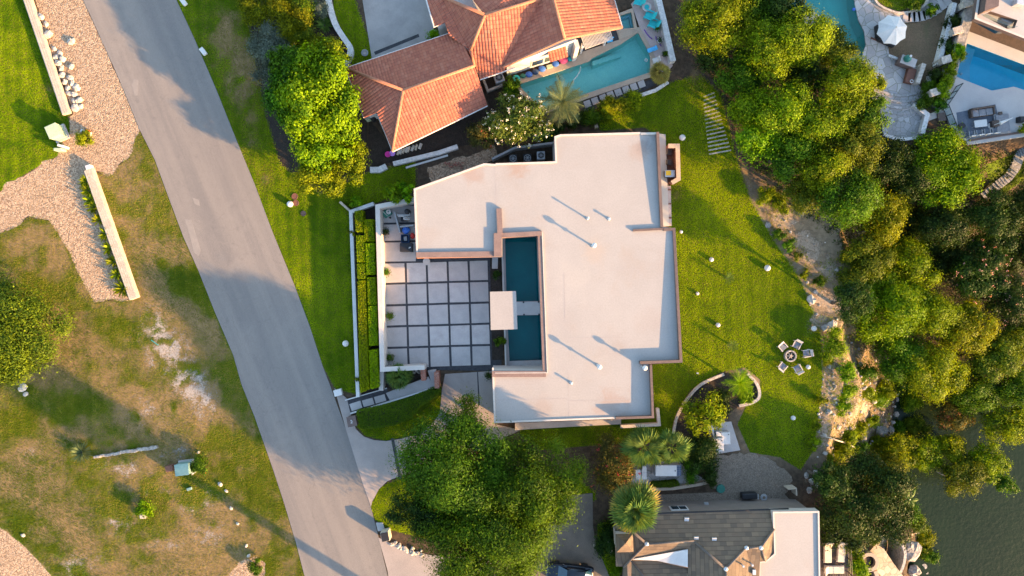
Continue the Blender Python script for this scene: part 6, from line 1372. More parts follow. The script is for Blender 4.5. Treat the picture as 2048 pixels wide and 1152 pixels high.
carpart('roof', cabv[2:10] + [(x, y * 1.22, .95) for x, y, z in cabv[2:10]], [[0, 1, 3, 2], [2, 3, 5, 4], [4, 5, 7, 6], [0, 2, 10, 8], [2, 4, 12, 10], [4, 6, 14, 12], [1, 9, 11, 3], [3, 11, 13, 5], [5, 13, 15, 7]], M['carpaint'], o)
carpart('windscreen', [(.36, -.66, 1.48), (.36, .66, 1.48), (1.2, .82, .99), (1.2, -.82, .99)], [[0, 3, 2, 1]], M['carglass'], o)
carpart('rear_window', [(-1.44, -.64, 1.43), (-1.44, .64, 1.43), (-2.08, .78, .97), (-2.08, -.78, .97)], [[0, 1, 2, 3]], M['carglass'], o)
b = MB()
for sx in (-1.4, 1.45):
    for sy in (-.86, .86):
        q = Matrix.Rotation(RZC, 4, 'Z') @ Vector((sx, sy, .33)) + Vector((p.x, p.y, .05)); b = MB(); b.tube([q + Matrix.Rotation(RZC, 3, 'Z') @ Vector((0, -.11, 0)), q + Matrix.Rotation(RZC, 3, 'Z') @ Vector((0, .11, 0))], .33, 18); b.build('wheel', M['black'], o, True)
for sy in (-1.0, 1.0):
    q = Matrix.Rotation(RZC, 4, 'Z') @ Vector((.75, sy, 1.0)) + Vector((p.x, p.y, .05)); b = MB(); b.ball(q, (.1, .13, .09), 10, 6); b.build('mirror', M['carpaint'], o, True)

# ------------------------------------------------------------------ upper right: stone terraces, two pools
b = MB(); kid = PL([(1560, -60), (1703, -60), (1709, 8), (1716, 40), (1728, 64), (1731, 90), (1724, 112), (1708, 130), (1690, 138), (1668, 130), (1645, 100), (1610, 70), (1580, 40), (1560, 10)])
pc = P(1680, 50); pool = thing('kidney_pool', 'curved green blue swimming pool half hidden by trees at the top edge', 'pool', (pc.x, pc.y, 0))
cop = PL([(1548, -60), (1715, -60), (1718, 5), (1724, 36), (1737, 62), (1741, 92), (1732, 120), (1712, 140), (1690, 150), (1660, 142), (1635, 108), (1600, 80), (1570, 48), (1548, 14)])
b = MB(); b.slab(cop, [kid], -.1, .10); b.build('coping', M['flag'], pool)
b = MB(); b.strip(kid, .12, -1.6, -.02, 0, closed=True, side=1); b.add([(q.x, q.y, -1.5) for q in kid], [list(range(len(kid)))[::-1]]); b.build('basin', M['poolgreen'], pool)
b = MB(); b.add([(q.x, q.y, -.06) for q in kid], [list(range(len(kid)))[::-1]]); b.build('water', M['water'], pool)
b = MB()
for x, y, r in ((1604, 30, .9), (1622, 40, 1.0), (1635, 52, .7)): q = P(x, y); b.ball((q.x, q.y, .15), (r, r * .8, .4), 12, 6, 0, .12, int(x))
b.build_each('boulder_step', M['limestone'], pool)
p = P(1707, 19); b = MB(); b.cyl(p.x, p.y, -.05, .06, .14, .14, 16); b.ring(p.x, p.y, .06, .1, .06, .15, 16); tag(b.build('chlorine_float', M['blue']), 'small blue float at the corner of the curved pool', 'float')
b = MB(); b.prism(PL([(1715, -60), (1748, -60), (1752, 5), (1772, 18), (1795, 26), (1830, 20), (1852, 8), (1875, -60), (1905, -60), (1893, 5), (1868, 28), (1830, 44), (1800, 46), (1790, 60), (1775, 90), (1778, 112), (1800, 125), (1845, 135), (1838, 172), (1850, 185), (1860, 200), (1840, 215), (1858, 240), (1840, 275), (1790, 278), (1765, 270), (1760, 220), (1740, 195), (1690, 150), (1712, 140), (1732, 120), (1741, 92), (1737, 62), (1724, 36), (1718, 5)]), -.3, .07); struct(b.build('flagstone_patio', M['flag']))
b = MB(); b.prism(PL([(1766, 216), (1800, 224), (1835, 214), (1852, 228), (1856, 240), (1840, 273), (1790, 275), (1766, 268)]), .0, .078); struct(b.build('flagstone_terrace', M['flagfine']))
b = MB()
for k in range(4):
    y0 = 172 + k * 12; q = arc([(1742 + 4 * k, y0), (1768, y0 + 14), (1800, y0 + 20), (1835, y0 + 14), (1852 - 2 * k, y0 + 4)]); b.strip(PL(q), .24, 0, .2 - .02 * k, 0)
struct(b.build('curved_steps', M['flagfine']))
b = MB()
for k in range(9):
    t = k / 8; a = R(190 - 125 * t); b.box(((1800 + 12 + 80 * t - 1024) * S, (576 - (34 + 4 * math.sin(t * 3) - 32 * t * t)) * S, .09), (.72, .95, .12), -.1 + .75 * t)
struct(b.build('stepping_path', M['pad']))
b = MB(); b.strip(PL(arc([(1740, -20), (1752, 8), (1775, 22), (1800, 28), (1832, 20), (1850, 8), (1858, -20)])), .2, -.1, .3); tag(b.build('bed_edging', M['limestone']), 'curving pale stone edging round the little lawn at the top', 'edging')
b = MB(); b.strip(PL([(1900, 12), (1888, 60), (1868, 135)]), .42, -.1, .8); tag(b.build('stone_wall', M['whitewash']), 'narrow white stone wall beside the brown lawn', 'wall')
b = MB(); b.strip(PL([(1856, 152), (1853, 167), (1866, 168)]), .3, -.1, .5); tag(b.build('stone_wall', M['whitewash']), 'short L shaped white wall below the narrow one', 'wall')
b = MB(); b.strip(PL([(1935, -60), (1928, 15), (1916, 60), (1900, 110), (1888, 160), (1876, 196)]), .85, -.1, 1.3); tag(b.build('stone_wall', M['rockgrey']), 'tall grey stone wall draped in vines between the brown lawn and the white pool deck', 'wall')
for k, (x, y) in enumerate(((1933, 8), (1913, 62), (1890, 120), (1868, 185))):
    p = P(x, y, 1.3); o = thing('stone_pier', f'pale capped pier on the vine draped stone wall, {ORD[k]} from the top', 'pier', (p.x, p.y, 0)); b = MB(); b.box((p.x, p.y, .7), (.85, .6, 1.5), .3); b.build('shaft', M['limestone'], o, bevel=.04); b = MB(); b.box((p.x, p.y, 1.5), (.98, .72, .14), .3); b.build('coping', M['limestone'], o, bevel=.03)
# umbrella, cabana bed, barbecue bench
p = P(1787, 58, 2.3); o = thing('patio_umbrella', 'open white eight sided patio umbrella over the flagstone patio', 'umbrella', (p.x, p.y, .07))
b = MB(); n = 8; Rr = 1.52; top = (p.x, p.y, 2.75)
ring = []
for k in range(n): a = 2 * math.pi * k / n + .25; ring.append((p.x + Rr * math.cos(a), p.y + Rr * math.sin(a), 2.02)); a2 = a + math.pi / n; ring.append((p.x + Rr * .87 * math.cos(a2), p.y + Rr * .87 * math.sin(a2), 2.06))
midr = [(p.x + (q[0] - p.x) * .5, p.y + (q[1] - p.y) * .5, 2.46) for q in ring]
b.add([top] + midr + ring, [[0, 1 + k, 1 + (k + 1) % 16] for k in range(16)] + [[1 + k, 17 + k, 17 + (k + 1) % 16, 1 + (k + 1) % 16] for k in range(16)]); b.build('canopy', M['white'], o)
b = MB(); b.cyl(p.x, p.y, .07, 2.8, .03, .03, 8); b.ball((p.x, p.y, 2.82), .06, 8, 6); b.build('pole', M['timber'], o); b = MB(); b.cyl(p.x, p.y, .07, .16, .35, .3, 16); b.build('base', M['rockgrey'], o)
for k in range(8): b = MB(); b.tube([(p.x, p.y, 2.70), (ring[2 * k][0], ring[2 * k][1], 1.99)], .015, 5); b.build('rib', M['timber'], o)
p = P(1757, 72); o = thing('daybed', 'dark covered daybed in the shade beside the white umbrella', 'daybed', (p.x, p.y, .07))
b = MB(); b.box((p.x, p.y + .3, .4), (1.0, 1.3, .6), .1); b.box((p.x + .6, p.y - .6, .35), (1.8, .7, .5), -.45); b.build('cover', M['black'], o, bevel=.1); b = MB(); b.box((p.x - .1, p.y - .55, .12), (1.6, .12, .1), -.45); b.build('frame', M['rust'], o)
p = P(1805, 128); o = thing('outdoor_kitchen', 'stone barbecue bench with a green egg shaped grill on the flagstone patio', 'barbecue', (p.x, p.y, .07))
b = MB(); b.box((p.x, p.y, .45), (1.5, .85, .8), -.35); b.build('bench', M['brownmetal'], o, bevel=.02); b = MB(); b.box((p.x + .1, p.y, .88), (1.55, .85, .07), -.35); b.build('worktop', M['pad'], o, bevel=.02)
b = MB(); b.ball((p.x - .1, p.y + .2, 1.02), (.36, .36, .4), 16, 10); g_ = b.build('egg_grill', M['green'], o, True); b = MB(); b.cyl(p.x - .02, p.y + .3, 1.35, 1.5, .1, .12, 12); b.build('chimney_cap', M['white'], g_)
p = P(1816, 154); o = thing('patio_sofa', 'dark brown patio bench with a ring shaped tray beside a pale stone backrest', 'bench', (p.x, p.y, .07)); b = MB(); b.box((p.x, p.y, .3), (.85, 1.5, .45), -.25); b.build('seat', M['rust'], o, bevel=.04); b = MB(); b.torus((p.x + .05, p.y - .6, .56), .15, .04); b.build('tray', M['white'], o, True)
b = MB(); b.strip(PL([(1838, 133), (1825, 171)]), .42, 0, .9); tag(b.build('seat_wall', M['limestone']), 'pale stone backrest wall behind the dark brown patio bench', 'wall')
b = MB(); b.strip(PL([(1775, 112), (1800, 122)]), .2, 0, .3); tag(b.build('edging', M['whitewash']), 'short white kerb at the corner of the brown lawn', 'edging')
b = MB(); b.strip(PL([(1822, 212), (1848, 232), (1838, 270)]), .45, -.1, .6); tag(b.build('seat_wall', M['whitewash']), 'angled white stone seat wall round the lower flagstone terrace', 'wall')
b = MB(); b.strip(PL(arc([(1765, 270), (1795, 279), (1825, 277), (1842, 273)])), .3, -1.2, .25); tag(b.build('stone_wall', M['whitewash']), 'curving stone wall at the foot of the lower flagstone terrace', 'wall')
b = MB()
for k in range(5): y = 232 + k * 14; b.prism(PL([(1850 - 2 * k, y), (1886 + 4 * k, y - 16), (1890 + 5 * k, y - 2), (1845 - 4 * k, y + 14)]), -1.0, .05 - .18 * k)
struct(b.build('side_steps', M['stucco']))
p = P(1881, 235); b = MB(); b.box((p.x, p.y, .14), (.75, .8, .2), .15); tag(b.build('access_hatch', M['brownmetal'], bevel=.01), 'dark square hatch below the angled railing', 'hatch')
p = P(1864, 214); b = MB(); b.strip(PL([(1853, 215), (1866, 211), (1879, 216), (1866, 222)]), .08, .05, .8, closed=True); b.prism(PL([(1855, 215), (1866, 212), (1877, 216), (1866, 221)]), 0, .07); tag(b.build('stair_opening', M['black']), 'dark diamond shaped railed opening beside the pool deck gate', 'railing')
# white deck, blue pool
wpx = [(1927, 59), (2048, 106), (2160, 150), (2160, 240), (2048, 266), (1935, 284), (1905, 272), (1884, 214), (1893, 180), (1905, 130)]
bl = PL([(1933, 87), (2048, 130), (2130, 160), (2130, 212), (2048, 181), (2026, 174), (1982, 182), (1908, 153)])
b = MB(); b.slab(PL(wpx), [bl], -3.2, .12); struct(b.build('white_pool_deck', M['whitedeck']))
pc = P(1985, 140); pool = thing('blue_pool', 'bright blue angular swimming pool in the white deck at the top right', 'pool', (pc.x, pc.y, 0))
b = MB(); b.strip(bl, .12, -1.7, .05, 0, closed=True, side=1); b.add([(q.x, q.y, -1.6) for q in bl], [list(range(len(bl)))[::-1]]); b.build('basin', M['poolblue'], pool)
b = MB(); b.prism(PL([(1934, 89), (1955, 97), (1944, 130), (1945, 168), (1910, 153)]), -1.6, -.35); b.build('shelf', M['poolpale'], pool)
for q_, r in (((1926, 146), .26), ((1940, 106), .16)): q = P(*q_); b = MB(); b.cyl(q.x, q.y, -.36, -.2, r * .5, r * .4, 12); b.build('bubbler', M['white'], pool)
b = MB(); b.add([(q.x, q.y, .02) for q in bl], [list(range(len(bl)))[::-1]]); b.build('water', M['waterblue'], pool)
b = MB(); b.strip(PL([(1931, 284), (2048, 266.5), (2160, 249)]), .35, -3.2, .20, 0, side=-1); tag(b.build('terrace_wall', M['whitedeck']), 'long white retaining wall along the lower edge of the white pool deck', 'wall')
b = MB(); b.strip(PL([(1936, 282), (2160, 246)]), .2, .12, .3); tag(b.build('glass_rail_base', M['brownmetal']), 'thin dark rail channel along the lower edge of the white pool deck', 'rail')
b = MB(); b.strip([P(x, y, -3.0).to_2d() for x, y in [(1940, 306), (1985, 312), (2160, 282)]], 1.3, -6, -2.9); tag(b.build('stone_wall', M['rockgrey']), 'grey stone footing wall under the white retaining wall', 'wall')
for k, (pts, l) in enumerate((([(1912, 173), (1884, 214)], 'black framed glass railing panel running down from the vine wall'), ([(1884, 214), (1906, 270)], 'black framed glass railing beside the dining terrace steps'))):
    a, c = P(*pts[0], .1), P(*pts[1], .1); o = thing('glass_railing', l, 'railing', (seg(a, c, .5).x, seg(a, c, .5).y, .12), 'glass railings of the white deck'); n_ = 3
    b = MB()
    for zz in (1.15, .2): b.tube([(a.x, a.y, zz), (c.x, c.y, zz)], .035, 6)
    for i in range(n_ + 1): q = seg(a, c, i / n_); b.box((q.x, q.y, .65), (.06, .06, 1.1))
    b.build('frame', M['black'], o); b = MB(); b.strip([a.to_2d(), c.to_2d()], .02, .22, 1.13); b.build('pane', M['glassclear'], o)
b = MB(); b.prism(PL([(1911, 226), (1989, 209), (2002, 262), (1919, 279)]), .1, .135); tag(b.build('outdoor_rug', M['fabric']), 'dark outdoor rug under the dining set on the white deck', 'rug')
p = P(1964, 246, .8); o = thing('dining_table', 'white rectangular table on the dark rug', 'table', (p.x, p.y, .14)); b = MB(); b.box((p.x, p.y, .62), (1.25, .7, .05), .12); b.build('tabletop', M['white'], o, bevel=.01)
for u in (-.5, .5):
    for v_ in (-.25, .25): b = MB(); b.box((p.x + u, p.y + v_, .37), (.06, .06, .48)); b.build('leg', M['grey'], o)
p = P(1964, 224, .5); o = thing('outdoor_sofa', 'grey three seat outdoor sofa on the dark rug north of the white table', 'sofa', (p.x, p.y, .14)); b = MB(); b.box((p.x, p.y, .32), (2.3, .85, .3), .14); b.build('frame', M['deckwood'], o, bevel=.02)
for k in range(3): b = MB(); b.box((p.x + (k - 1) * .7, p.y - .05 + (k - 1) * .1, .52), (.66, .66, .14), .14); b.build('seat_cushion', M['fabricgrey'], o, bevel=.04)
b = MB(); b.box((p.x - .06, p.y + .38, .6), (2.3, .16, .5), .14); b.build('backrest', M['deckwood'], o, bevel=.03)
for s_ in (-1, 1): b = MB(); b.box((p.x + s_ * 1.1, p.y + s_ * .16, .5), (.14, .8, .4), .14); b.build('arm', M['deckwood'], o)
def dchair():
    o = thing('dining_chair', 'x', 'chair', proto=True); b = MB(); b.box((0, 0, .42), (.5, .5, .08)); b.build('seat', M['fabric'], o, bevel=.02); b = MB(); b.box((0, -.27, .68), (.5, .08, .5)); b.build('backrest', M['white'], o, bevel=.02)
    for s_ in (-.27, .27): b = MB(); b.box((s_, 0, .58), (.06, .56, .05)); b.build('arm', M['grey'], o)
    for sx in (-.22, .22):
        for sy in (-.22, .22): b = MB(); b.box((sx, sy, .2), (.04, .04, .4)); b.build('leg', M['grey'], o)
    return o
dc = dchair()
for k, x in enumerate((1941, 1956, 1972, 1988)):
    q = P(x, 268 - k * 2, .5); l = f'grey pale backed chair on the dark rug below the white table, {ORD[k]} from left'
    if k == 0: dc.location = (q.x, q.y, .14); dc.rotation_euler = (0, 0, .12); dc['label'] = l; dc['group'] = 'chairs below the white table'
    else: dup(dc, (q.x, q.y, .14), .12, l)
p = P(1922, 252, .4); b = MB(); b.cyl(p.x, p.y, .14, .6, .22, .3, 14); b.box((p.x + .3, p.y + .05, .3), (.4, .2, .1)); tag(b.build('side_stool', M['black']), 'black stool at the west end of the dark rug', 'stool')
p = P(1991, 247, .5); b = MB(); b.box((p.x, p.y, .35), (.7, .6, .45), .12); tag(b.build('side_table', M['deckwood'], bevel=.03), 'brown side table at the east end of the dark rug', 'table')
p = P(2012, 242, 1.0); o = thing('sun_bed', 'grey sun bed under a closed white parasol east of the rug', 'sun bed', (p.x, p.y, .12)); b = MB(); b.box((p.x + .1, p.y - .1, .3), (1.5, 2.0, .1), .1); b.build('frame', M['grey'], o, bevel=.02); b = MB(); b.box((p.x + .1, p.y - .1, .4), (1.3, 1.8, .12), .1); b.build('mattress', M['fabricgrey'], o, bevel=.03); b = MB(); b.box((p.x - .2, p.y + .9, .5), (.4, .3, .12), .1); b.build('pillow', M['deckwood'], o, bevel=.04)
b = MB(); a, c = P(2001, 246, 1.9), P(2024, 236, 1.9); b.tube([(a.x, a.y, 1.85), seg(a, c, .5) + Vector((0, 0, .05)), (c.x, c.y, 2.0)], [.16, .10, .03], 10); q = seg(a, c, .3); b.cyl(q.x, q.y, .12, 1.85, .035, .035, 8); b.cyl(q.x, q.y, .12, .2, .35, .3, 16); tag(b.build('closed_parasol', M['white']), 'closed white parasol swung over the grey sun bed', 'parasol')
p = P(2043, 239, .5); b = MB(); b.box((p.x, p.y, .4), (.62, .55, .55)); b.box((p.x, p.y, .7), (.5, .42, .06)); tag(b.build('planter_box', M['black'], bevel=.02), 'black square planter box near the right edge of the white deck', 'planter')
shrub(2046, 259, 9, 'gold', .8, 'small golden shrub at the right edge of the white deck', gz=.12, lobes=4)
# modern house at the corner
mh = P(2010, 30); m = thing('modern_house', 'modern white and dark house with a recessed glazed balcony at the top right corner', 'house', (mh.x, mh.y, 0))
b = MB(); b.prism(PL([(1946, -60), (2180, -60), (2180, 160), (2048, 106), (1927, 60), (1937, 25)]), -.1, .16); b.build('porch_floor', M['deckwood'], m)
ZB = 3.6
def pz(l, z=ZB): return [P(x, y, z).to_2d() for x, y in l]
b = MB(); b.prism(pz([(1984, -6), (2180, 72), (2180, -80), (1994, -80)]), -.1, ZB - .5); b.build('wall', M['whitedeck'], m)
b = MB(); b.slab(pz([(1952, 36), (2160, 118), (2160, -80), (1975, -80)]), [pz([(1966, 30), (1982, 22), (2036, 40), (2030, 56), (2014, 57)])], ZB - .5, ZB - .05, 0, 1); b.build('flat_roof', [M['brownmetal'], M['pad']], m)
b = MB(); b.strip(pz([(1968, -80), (1952, 36), (2160, 118)]), .22, ZB - .3, ZB + .15, 0, 1, side=-1); b.build('fascia', [M['brownmetal'], M['cap']], m)
b = MB(); b.prism(pz([(1956, 30), (1984, 20), (1992, -80), (1972, -80)], ZB), ZB - .1, ZB + .9); b.build('roof_screen', M['brownmetal'], m)
b = MB(); b.prism(pz([(1968, 30), (1982, 24), (2034, 41), (2028, 54), (2014, 55)]), 2.0, 2.4); b.build('balcony_floor', M['glassdark'], m)
b = MB(); b.strip(pz([(1966, 31), (2016, 56), (2030, 55)]), .05, ZB - .1, ZB + .35); b.build('balcony_glass', M['glassclear'], m)
b = MB(); q = P(2014, 40, 2.9); b.box((q.x, q.y, 2.7), (1.2, .4, .6), -.33); b.build('air_unit', M['metal'], m, bevel=.03)
b = MB(); q = P(2040, 6, 4); b.box((q.x, q.y, ZB + .3), (.9, .5, .7), -.2); b.build('roof_unit', M['metal'], m, bevel=.03)
b = MB()
# ------------------------------------------------------------------ trees and shrubs of the gardens
tree(915, 930, 125, 'oak', 9.2, 'big dark green oak beside the street and driveway, the northern of the group', lobes=36, leaf=.24, ry=122, lai=3.5, aspect=.38, rag=1.25, name='live_oak')
tree(984, 1072, 146, 'mid', 9.6, 'biggest light green oak, at the bottom edge by the lower driveway', lobes=44, leaf=.23, ry=128, lai=3.5, aspect=.38, rag=1.25, seed=5, name='live_oak')
tree(1066, 968, 102, 'mid', 8.8, 'big green oak south of the flat roofed house, the eastern of the group', lobes=34, leaf=.235, ry=112, lai=3.4, aspect=.38, rag=1.2, seed=6, name='live_oak')
tree(842, 1010, 75, 'dark', 6.5, 'low dark oak overhanging the driveway island west of the big oaks', lobes=11, leaf=.25, ry=62, aspect=.4, name='live_oak')
tree(930, 830, 38, 'olive', 5.0, 'small wispy crown reaching over the driveway north of the big trees', lobes=8, leaf=.22, lai=1.2, aspect=.35, rag=1.5, ry=45)
tree(20, 665, 110, 'olive', 5.2, 'wide yellow green tree cut by the left edge of the photo', lobes=30, leaf=.20, ry=118, lai=1.7, rag=1.35, flat=.5)
b_ = 'trees and shrubs between the street and the terracotta house'
tree(640, 195, 82, 'bright', 6.8, 'tall bright green tree against the west end of the terracotta roof', lobes=24, leaf=.25, ry=110, lai=2.8, aspect=.75, group=b_, seed=2, flat=.7)
tree(575, 190, 45, 'mid', 5.0, 'green tree on the street side of the bright tall tree', lobes=9, group=b_, ry=75)
tree(645, 300, 70, 'bright', 5.6, 'bright green tree just below the tall bright one', lobes=14, leaf=.24, aspect=.7, group=b_, ry=55, seed=9)
tree(635, 355, 62, 'gold', 4.4, 'southernmost yellowish tree of the clump, over the street lawn', lobes=12, leaf=.2, lai=2, group=b_, ry=42)
tree(700, 325, 42, 'yel', 4.2, 'yellow green tree at the west end of the long white stone wall', lobes=8, leaf=.2, group=b_)
tree(580, 130, 40, 'mid', 4.6, 'mid green shrubby tree above the bright tall tree', lobes=8, group=b_)
tree(665, 115, 36, 'yel', 4.6, 'yellow green tree by the curving white stone wall', lobes=8, leaf=.2, group=b_)
shrub(540, 90, 36, 'silver', 2.2, 'silver grey shrub along the street verge, the large upper one', lobes=8, ry=42, group=b_); shrub(538, 150, 28, 'silver', 2.0, 'silver grey shrub along the street verge, the lower one', lobes=6, group=b_)
shrub(520, 25, 34, 'gold', 2.6, 'golden shrub at the top edge by the street verge', lobes=7, group=b_); shrub(572, 30, 36, 'gold', 3.0, 'golden bush at the top edge, second from the street', lobes=7, ry=40, group=b_); shrub(606, 15, 30, 'mid', 2.4, 'green bush at the top edge left of the curving white wall', lobes=6, group=b_)
shrub(640, 20, 18, 'silver', 1.4, 'small silver shrub beside the top of the curving white wall', lobes=5, group=b_); spiky(650, 52, 20, 'spiky green yucca inside the curving white stone wall', 'palm', 46, seed=7)
shrub(600, 72, 30, 'olive', 2.0, 'olive shrub between the golden bushes and the bright tree', lobes=6, group=b_); shrub(630, 85, 22, 'gold', 1.8, 'small golden shrub below the spiky yucca', lobes=5, group=b_)
b = MB(); b.prism(PL([(1776, 66), (1792, 48), (1832, 46), (1872, 28), (1893, 8), (1886, 60), (1866, 136), (1850, 180), (1838, 172), (1845, 135), (1800, 124), (1778, 112)]), -.1, .03); struct(b.build('brown_lawn', M['brownlawn']))
b = MB(); b.prism(PL([(470, -200), (650, -200), (660, 10), (672, 50), (690, 82), (700, 100), (690, 132), (735, 240), (735, 330), (640, 385), (560, 330), (530, 230), (512, 130), (498, 60), (480, 0)]), -.1, .01); struct(b.build('shrub_bed', M['mulch']))
tree(788, 384, 24, 'bright', 2.8, 'bright green shrubby tree overhanging the courtyard corner, the western one', lobes=7, leaf=.22); tree(812, 382, 20, 'bright', 2.8, 'bright green shrubby tree overhanging the courtyard corner, the eastern one', lobes=6, leaf=.22)
shrub(716, 405, 12, 'bright', 1.2, 'little bright shrub at the north end of the long white wall', lobes=4); shrub(703, 465, 6, 'gold', .9, 'tiny yellow shrub against the street side of the long white wall', lobes=3); shrub(715, 758, 6, 'olive', .9, 'tiny olive shrub on top of the long white wall near the entrance', gz=.2, lobes=3)
tree(1035, 243, 66, 'myrtle', 5.6, 'rounded tree covered in white blossom between the two houses', lobes=14, leaf=.24, ry=62, lai=2.2, blossom=('flowerwhite', 170), name='crape_myrtle')
tree(966, 265, 36, 'rusty', 3.6, 'reddish brown shrubby tree west of the white blossoming tree', lobes=8, leaf=.2, ry=34); shrub(1022, 172, 15, 'mid', 2.0, 'narrow green shrub beside the air conditioner of the terracotta house', lobes=5, ry=22)
palm(1125, 205, 55, 4.2, 'grey green feather palm leaning over the turquoise pool', 'palmgrey', False, 34, seed=4, updn=(-.5, 1.15)); palm(1320, 146, 23, 2.4, 'yellow fan palm at the corner of the stone wall by the turquoise pool', 'palmgold', True, 34, seed=6, updn=(-.5, 1.2))
shrub(1105, 262, 20, 'dark', 1.6, 'dark shrub in the shade between the feather palm and the flat roof', lobes=5)
for k, (x, y, r, kind) in enumerate(((1150, 238, 22, 'dark'), (1180, 232, 22, 'mid'), (1208, 222, 22, 'yel'), (1238, 208, 24, 'gold'), (1264, 200, 20, 'gold'))):
    shrub(x, y, r, kind, 1.5, f'bush in the hedge row south of the paving slabs, {ORD[k]} from the west', lobes=6, group='bushes south of the paving slabs', ry=18)
tree(1222, 925, 48, 'rusty', 3.8, 'reddish tree with crimson flowers left of the standby generator', lobes=12, leaf=.18, ry=62, lai=1.8, rag=1.35, blossom=('flowerred', 14))
palm(1288, 893, 46, 3.4, 'green fan palm above the standby generator, the western one', 'palm', True, 16, seed=8, updn=(-.3, 1.0)); palm(1342, 895, 40, 3.2, 'green fan palm above the standby generator, the eastern one', 'palm', True, 14, seed=9, updn=(-.3, 1.0))
palm(1271, 1014, 56, 7.2, 'tall fan palm with a dry golden skirt beside the brown tiled house', 'palm', True, 56, seed=10, skirt='palmgold', updn=(-.95, 1.2))
tree(1410, 822, 46, 'gold', 3.6, 'yellow leaved tree in the curved planting bed', lobes=10, leaf=.28, aspect=.45, lai=1.8, ry=48)
shrub(1400, 905, 34, 'dark', 2.4, 'dark shrub left of the equipment pad', lobes=7, ry=40); shrub(1382, 940, 20, 'mid', 1.8, 'green shrub right of the standby generator', lobes=5); shrub(1418, 952, 18, 'dark', 1.6, 'small dark shrub at the edge of the grey gravel', lobes=5)
shrub(1440, 800, 26, 'dark', 2.0, 'dark shrub between the yellow leaved tree and the bright bananas', lobes=6)
palm(1478, 765, 34, 1.8, 'bright yellow green cycad in the hooked end of the planting bed', 'bright', False, 26, seed=13, updn=(0, 1.2), trunk_r=.12); shrub(1490, 790, 16, 'bright', .9, 'low bright plant in the hooked end of the planting bed', lobes=5)
shrub(1212, 1075, 22, 'dark', 1.5, 'dark bed shrub with pale flowers left of the square porch tower', lobes=6, ry=40, blossom=('flowerwhite', 8)); shrub(1232, 1140, 14, 'bright', .9, 'small bright plant below the square porch tower', lobes=4)

